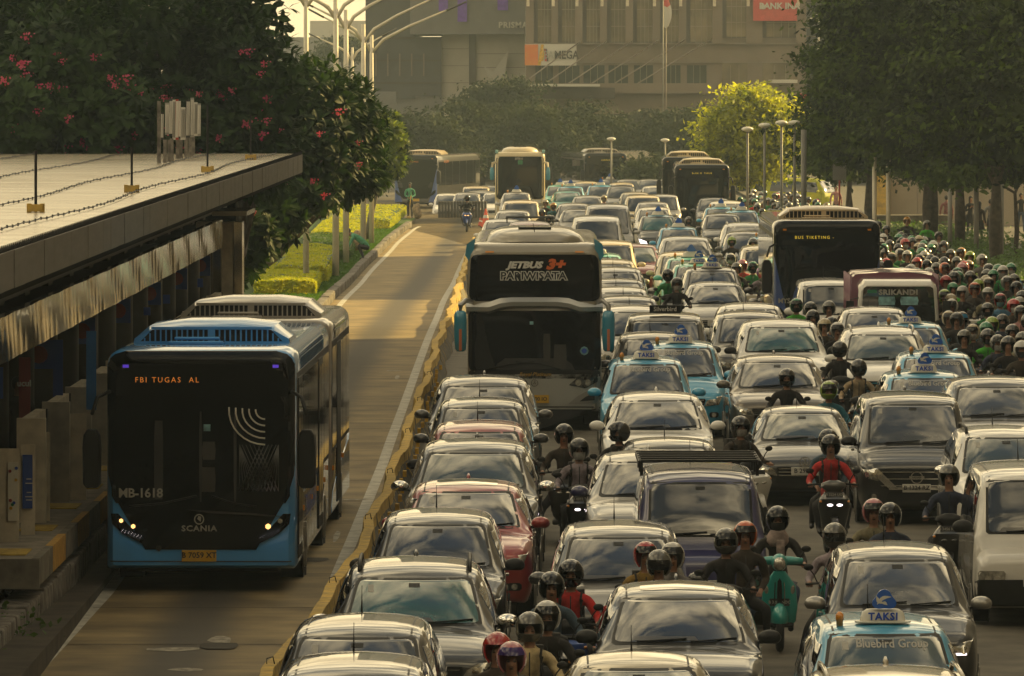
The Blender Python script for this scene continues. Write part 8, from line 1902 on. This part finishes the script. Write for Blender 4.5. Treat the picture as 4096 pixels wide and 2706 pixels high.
# the crowd on the right: named ones, then the mass behind
CR = [(4004, 1176, 'helmet_red', 'cloth_blue', 'mask_blue', 'person in a blue shirt with red and white helmet and blue mask'), (4056, 1198, 'helmet_red', 'cloth_darkbrown', 'mask_white', 'person with a red helmet and white mask right of the blue shirt'), (3796, 1246, 'helmet_cream', 'cloth_darkbrown', None, 'smiling person with a tan helmet in brown at the edge of the crowd'), (3850, 1250, 'helmet_black', 'cloth_teal', None, 'person in teal with a bright blue mirrored visor'), (3828, 1252, 'helmet_grey', 'cloth_black', None, 'person half hidden left of the blue visor'),
      (3857, 1322, 'helmet_grey', 'cloth_black', None, 'person with a scuffed grey helmet below the teal jacket'), (3894, 1300, 'helmet_cream', 'cloth_black', 'mask_white', 'person with cream and green helmet and white mask'), (3952, 1318, 'helmet_black', 'cloth_lime', 'cloth_black', 'person in a bright lime jacket with black helmet'), (3990, 1342, 'helmet_grey', 'cloth_navy', 'mask_white', 'person in navy with white mask and a strap across the chest'), (3944, 1290, 'helmet_green', 'cloth_darkbrown', None, 'person with a green and lime helmet behind the lime jacket'),
      (3786, 1104, 'helmet_red', 'cloth_grey', None, 'person in a pale grey jacket with a red helmet right of the truck'), (3778, 1160, 'helmet_lime', 'cloth_black', None, 'person with a pale lime helmet beside the truck cab'), (3806, 1178, 'helmet_cream', 'cloth_tan', None, 'person with a cream helmet beside the lime one'), (3808, 1198, 'helmet_white', 'cloth_navy', None, 'person with a white helmet in front of the cream one'), (3850, 1146, 'helmet_silver', 'cloth_black', None, 'person with silver-green helmet in the middle of the crowd'), (3898, 1132, 'helmet_orange', 'cloth_darkbrown', None, 'person with an orange and white helmet'), (3912, 1118, 'helmet_lime', 'cloth_black', None, 'person with a lime helmet behind the orange helmet'), (3952, 1152, 'helmet_silver', 'cloth_khaki', None, 'person in khaki behind the blue shirt'),
      (3832, 1072, 'helmet_green', 'cloth_green', None, 'person with a shiny green helmet in a green jacket'), (3954, 1112, 'helmet_cream', 'cloth_green', None, 'person with a cream helmet in green further right'), (4066, 1128, 'helmet_black', 'cloth_green', None, 'person in green with black helmet near the right edge'), (4080, 1190, 'helmet_silver', 'cloth_green', None, 'person with a silver helmet in green at the right edge'), (4083, 1225, 'helmet_grey', 'cloth_pink', None, 'person in pink and green at the right edge'), (4030, 1106, 'helmet_silver', 'cloth_darkbrown', None, 'person with a scuffed silver helmet near the right edge'), (4050, 1300, 'helmet_black', 'cloth_green', None, 'person with phone-lit face and black helmet at the right edge'), (4090, 1330, 'helmet_grey', 'cloth_khaki', None, 'person in olive cut by the right edge'),
      (3566, 1012, 'helmet_cream', 'cloth_green', None, 'person with a cream helmet in green behind the dark bus'), (3602, 996, 'helmet_white', 'cloth_green', None, 'person with white helmet in green just right of the dark bus'), (3680, 1018, 'helmet_grey', 'cloth_green', None, 'person in green left of the blank black backs'), (3708, 1040, 'helmet_grey', 'cloth_black', None, 'person with a grey helmet in black above the truck'), (3740, 1028, 'helmet_black', 'cloth_black', None, 'big dark figure above the right end of the truck'), (3846, 992, 'helmet_yellow', 'cloth_lilac', None, 'person with an orange-yellow helmet standing out at the back of the crowd'), (3828, 1028, 'helmet_grey', 'cloth_lilac', None, 'person with matt grey helmet in front of the orange-yellow one'), (3780, 1052, 'helmet_orange', 'cloth_black', None, 'person with a dull orange helmet in the middle of the back rows'), (3956, 1056, 'helmet_silver', 'cloth_black', None, 'person with silver helmet by the pale posts'), (3976, 1080, 'helmet_green', 'cloth_green', None, 'person in green with green helmet by the pale posts'), (3756, 928, 'helmet_grey', 'cloth_lilac', None, 'person in a grey hooded top facing the planting'), (3708, 882, 'helmet_grey', 'cloth_lime', None, 'person in bright green by the planting'), (3628, 868, 'helmet_yellow', 'cloth_black', None, 'person with a yellow hard hat at the back of the queue')]
taken = []
for i, (x, y_, hc, tc_, mk_, lb) in enumerate(CR):
 vz = ('up', 'visor_blue') if 'mirrored' in lb else None
 rider(x, y_, lb, 'scooter of the %s' % ' '.join(lb.replace('person ', 'one ').split()[:13]), hc, tc_, mask=mk_, visor=vz, spaint=rnd.choice(['black_paint', 'black_paint', 'grey_paint', 'white_paint', 'red_paint', 'silver_paint']), rz=rnd.uniform(-.12, .12), turn=rnd.uniform(-.4, .4), lod=9 if y_ > 1100 else 1)
 p = at(x, y_, HTOP); taken.append((p.x, p.y))
HN = {'helmet_black': 'black', 'helmet_grey': 'grey', 'helmet_white': 'white', 'helmet_green': 'green', 'helmet_red': 'red', 'helmet_silver': 'silver', 'helmet_cream': 'cream', 'helmet_pink': 'pink', 'helmet_lime': 'lime'}
TN = {'cloth_green': 'green', 'cloth_black': 'black', 'cloth_darkbrown': 'brown', 'cloth_palegreen': 'pale green', 'cloth_lime': 'lime', 'cloth_grey': 'grey', 'cloth_navy': 'navy', 'cloth_red': 'red', 'cloth_blue': 'blue'}
rc = random.Random(5); n_crowd = 0; tries = 0
TOPW = ['cloth_green'] * 9 + ['cloth_black'] * 6 + ['cloth_darkbrown'] * 4 + ['cloth_lime'] * 2 + ['cloth_grey', 'cloth_navy', 'cloth_navy', 'cloth_red', 'cloth_blue', 'cloth_palegreen']
HW_ = ['helmet_black'] * 11 + ['helmet_grey'] * 7 + ['helmet_green'] * 5 + ['helmet_white'] * 2 + ['helmet_silver'] * 3 + ['helmet_cream'] * 2 + ['helmet_red', 'helmet_pink', 'helmet_lime']
while n_crowd < 215 and tries < 16000:
 tries += 1
 Y = 108 + 230 * rc.random() ** 1.1; lo_ = 8.45 if Y > 150 else 8.3 + .0 * Y; hi_ = 11.9 if Y > 130 else 10.6
 xr = rc.uniform(lo_, hi_); X = rx(xr, Y)
 if abs(Y - 170) < 9 and xr < 8.6: continue
 if (X * FPX / Y + CXP) > 4150: continue
 if any((X - a) ** 2 / .62 ** 2 + (Y - b) ** 2 / 1.75 ** 2 < 1 for a, b in taken): continue
 taken.append((X, Y)); hc = rc.choice(HW_); tc_ = rc.choice(TOPW); far = Y > 235
 zone = 'in the far shimmering crowd of riders' if Y > 270 else ('behind the dark city bus' if Y > 200 else ('level with the dark city bus' if Y > 158 else 'in the crowd beside the truck and taxis'))
 lb = 'person in %s with a %s helmet %s' % (TN[tc_], HN[hc], zone)
 pz = (X, Y, g(Y)); person(lb, pz, 'rider', rc.uniform(-.12, .12), tc_, rc.choice(['trouser_black', 'trouser_blue', 'trouser_brown']), group='riders, %s with %s helmets, %s' % (TN[tc_], HN[hc], zone), helmet=hc, turn=rc.uniform(-.4, .4), eyes=False, mask=rc.choice([None, None, 'mask_white', 'cloth_black']) if not far else None, scale=rc.uniform(.96, 1.03))
 scooter('scooter %s' % zone, pz, 'matic', rc.uniform(-.12, .12), rc.choice(['black_paint', 'black_paint', 'grey_paint', 'white_paint', 'red_paint', 'silver_paint']), group='scooters %s' % zone, lod=0)
 n_crowd += 1
print('crowd', n_crowd, tries)
# people on the median and the pavement
p = at(1630, 770, 1.72); p = at(1640, 890); o = person('person in a light green shirt standing on the median with a broom', (p.x, p.y, g(p.y) + .2), 'standing_work', 0, 'cloth_palegreen', 'trouser_black', hair='hair', eyes=False, skin='skin_dark')
bm = B(); tube(bm, [(.05, -.36, 1.15), (-.05, -.50, .1)], .015, 5); tube(bm, [(-.05, -.50, .12), (-.06, -.52, -.02)], [.05, .12], 8); br = obj('broom', new_mesh(bm, 'broom', ('concrete_yellow',)), None, (p.x, p.y, g(p.y) + .2)); tag(br, 'long-handled broom held by the standing sweeper on the median', 'broom')
p = at(1668, 893); bm = B(); ell(bm, (0, 0, .38), (.22, .20, .42), 12, 8); 
for v in bm.verts: v.co.z = max(0.0, v.co.z); v.co.x += .05 * math.sin(v.co.z * 9)
sk = obj('sack', new_mesh(bm, 'sack', ('cloth_tan',)), None, (p.x, p.y, g(p.y) + .2)); tag(sk, 'bulging tan sack standing beside the sweeper on the median', 'sack')
# crouching gardener
def crouch():
 J, S = {}, []
 def j(n, p, a, b=None, par=None):
  J[n] = (Vector(p), a, b or a)
  if par: S.append((par, n))
 j('pelvis', (.28, 0, .42), .15, .14); j('waist', (.12, 0, .60), .15, .13, 'pelvis'); j('chest', (-.08, 0, .76), .16, .14, 'waist'); j('upchest', (-.20, 0, .82), .13, .11, 'chest'); j('neck', (-.30, 0, .86), .06, .06, 'upchest'); j('head_low', (-.38, 0, .90), .07, .08, 'neck'); j('head_mid', (-.43, 0, .96), .085, .09, 'head_low'); j('head_top', (-.45, 0, 1.02), .06, .07, 'head_mid')
 for s, sy in (('l', -1), ('r', 1)):
  j('sh' + s, (-.20, sy * .17, .80), .07, .07, 'upchest'); j('el' + s, (-.34, sy * .20, .54), .05, .05, 'sh' + s); j('wr' + s, (-.46, sy * .12, .32), .035, .035, 'el' + s); j('palm' + s, (-.50, sy * .10, .25), .035, .028, 'wr' + s)
  for k in range(4): j('fin%s%da' % (s, k), (-.53 + .004 * k, sy * (.06 + .022 * k), .20), .0095, .0095, 'palm' + s)
  j('hip' + s, (.27, sy * .10, .40), .10, .10, 'pelvis'); j('knee' + s, (-.06, sy * .17, .50), .07, .07, 'hip' + s); j('ankle' + s, (.12, sy * .15, .10), .045, .045, 'knee' + s); j('foot' + s, (-.02, sy * .15, .05), .045, .035, 'ankle' + s)
 me = person_mesh(J, S); return me, J['head_mid'][0]
me, hp = crouch(); p = at(1440, 1062); o = bpy.data.objects.new('person', me); COL.objects.link(o); o.location = (p.x, p.y, g(p.y) + .18); o.scale = (1.12,) * 3
for i, mt in enumerate(('cloth_palegreen', 'trouser_black', 'skin_dark', 'shoe_black')): sl = o.material_slots[i]; sl.link = 'OBJECT'; sl.material = M[mt]
tag(o, 'gardener in a green shirt crouching at the edge of the grass strip', 'person'); dress(o, hp, hair='hair', turn=R(-90), eyes=False)
p = at(1418, 1040); bm = B(); ell(bm, (0, 0, .40), (.30, .25, .45), 12, 8)
for v in bm.verts: v.co.z = max(0.0, v.co.z)
sk = obj('sack', new_mesh(bm, 'sack', ('cloth_tan',)), None, (p.x, p.y + 6, g(p.y + 6) + .2)); tag(sk, 'full brown sack behind the crouching gardener', 'sack')
# pavement walkers
WK = [(3786, 772, 'cloth_plaid', 'trouser_blue', 'walk', 'person in a red and white plaid shirt walking away along the pavement', math.pi), (3880, 776, 'cloth_black', 'trouser_black', 'standing_phone', 'woman in a black dress holding a phone by the grey pole', 0.3), (3962, 790, 'cloth_grey', 'trouser_black', 'standing', 'person in a grey shirt partly behind a trunk', math.pi), (3918, 800, 'cloth_darkbrown', 'trouser_black', 'standing', 'dark figure between the woman in black and a trunk', 2.5), (4084, 760, 'cloth_black', 'trouser_blue', 'walk', 'walker in dark clothes at the right frame edge on the pavement', .2), (3344, 745, 'cloth_pink', 'trouser_black', 'standing', 'person in pale red far behind the dark bus roof', 0)]
for (x, yh, tc_, lg, ps_, lb, rz) in WK:
 Yk = 262.0 if x != 3344 else 330; X = (x - CXP) * Yk / FPX; ztop = xz(x, yh, Yk).z; sc_ = 1.0
 pp_ = (X, Yk, g(Yk) + .14)
 sc_ = max(.8, min(1.15, (ztop - pp_[2]) / 1.76)); q_ = xz(x, yh, Yk)
 # put them at the depth where feet meet the pavement and the head shows at the pixel
 Yk2 = FPX * (CAMH - g(Yk) - .14 - 1.76) / (yh - HYP); X = (x - CXP) * Yk2 / FPX
 person(lb, (X, Yk2, g(Yk2) + .14), ps_, rz, tc_, lg, 'skin', 1.0, None, hair='long' if 'woman' in lb else 'hair', eyes=False) if False else None
 me, hp = person_tpl(ps_); o = bpy.data.objects.new('person', me); COL.objects.link(o); o.location = (X, Yk2, g(Yk2) + .14); o.rotation_euler = (0, 0, rz)
 for i, mt in enumerate((tc_, lg, 'skin', 'shoe_black')): sl = o.material_slots[i]; sl.link = 'OBJECT'; sl.material = M[mt]
 tag(o, lb, 'person'); dress(o, hp, hair='hair', eyes=False)
 if 'woman' in lb:
  bm = B(); loft(bm, [sell(0, .01, z, a, b, 2.2, 12) for z, a, b in ((.62, .24, .19), (.85, .20, .16), (1.0, .165, .135))], caps=False); obj('skirt', new_mesh(bm, 'skirt', ('cloth_black',)), o); h_ = bpy.data.objects.new('long_hair', HELM['long']); COL.objects.link(h_); h_.parent = o; h_.location = hp
# one person waiting behind the platform screens, and two drivers' silhouettes are left to the glass
p0 = xz(100, 1600, 84.5); person('person in dark clothes waiting inside the shelter behind the screens', (p0.x * 97 / 84.5 - .1, 97, 1.06), 'standing', .4, 'cloth_black', 'trouser_black', hair='hair')
# overlap report
uc = sorted(used_cars, key=lambda a: a[1])
for i in range(len(uc)):
 for j in range(i + 1, len(uc)):
  a, b = uc[i], uc[j]; ox = (a[2] + b[2]) / 2 - abs(a[0] - b[0]); oy = (a[3] + b[3]) / 2 - abs(a[1] - b[1])
  if ox > .12 and oy > .1: print('OVERLAP %.1f %.1f | %s | %s' % (ox, oy, a[4], b[4]))
bpy.context.view_layer.update()
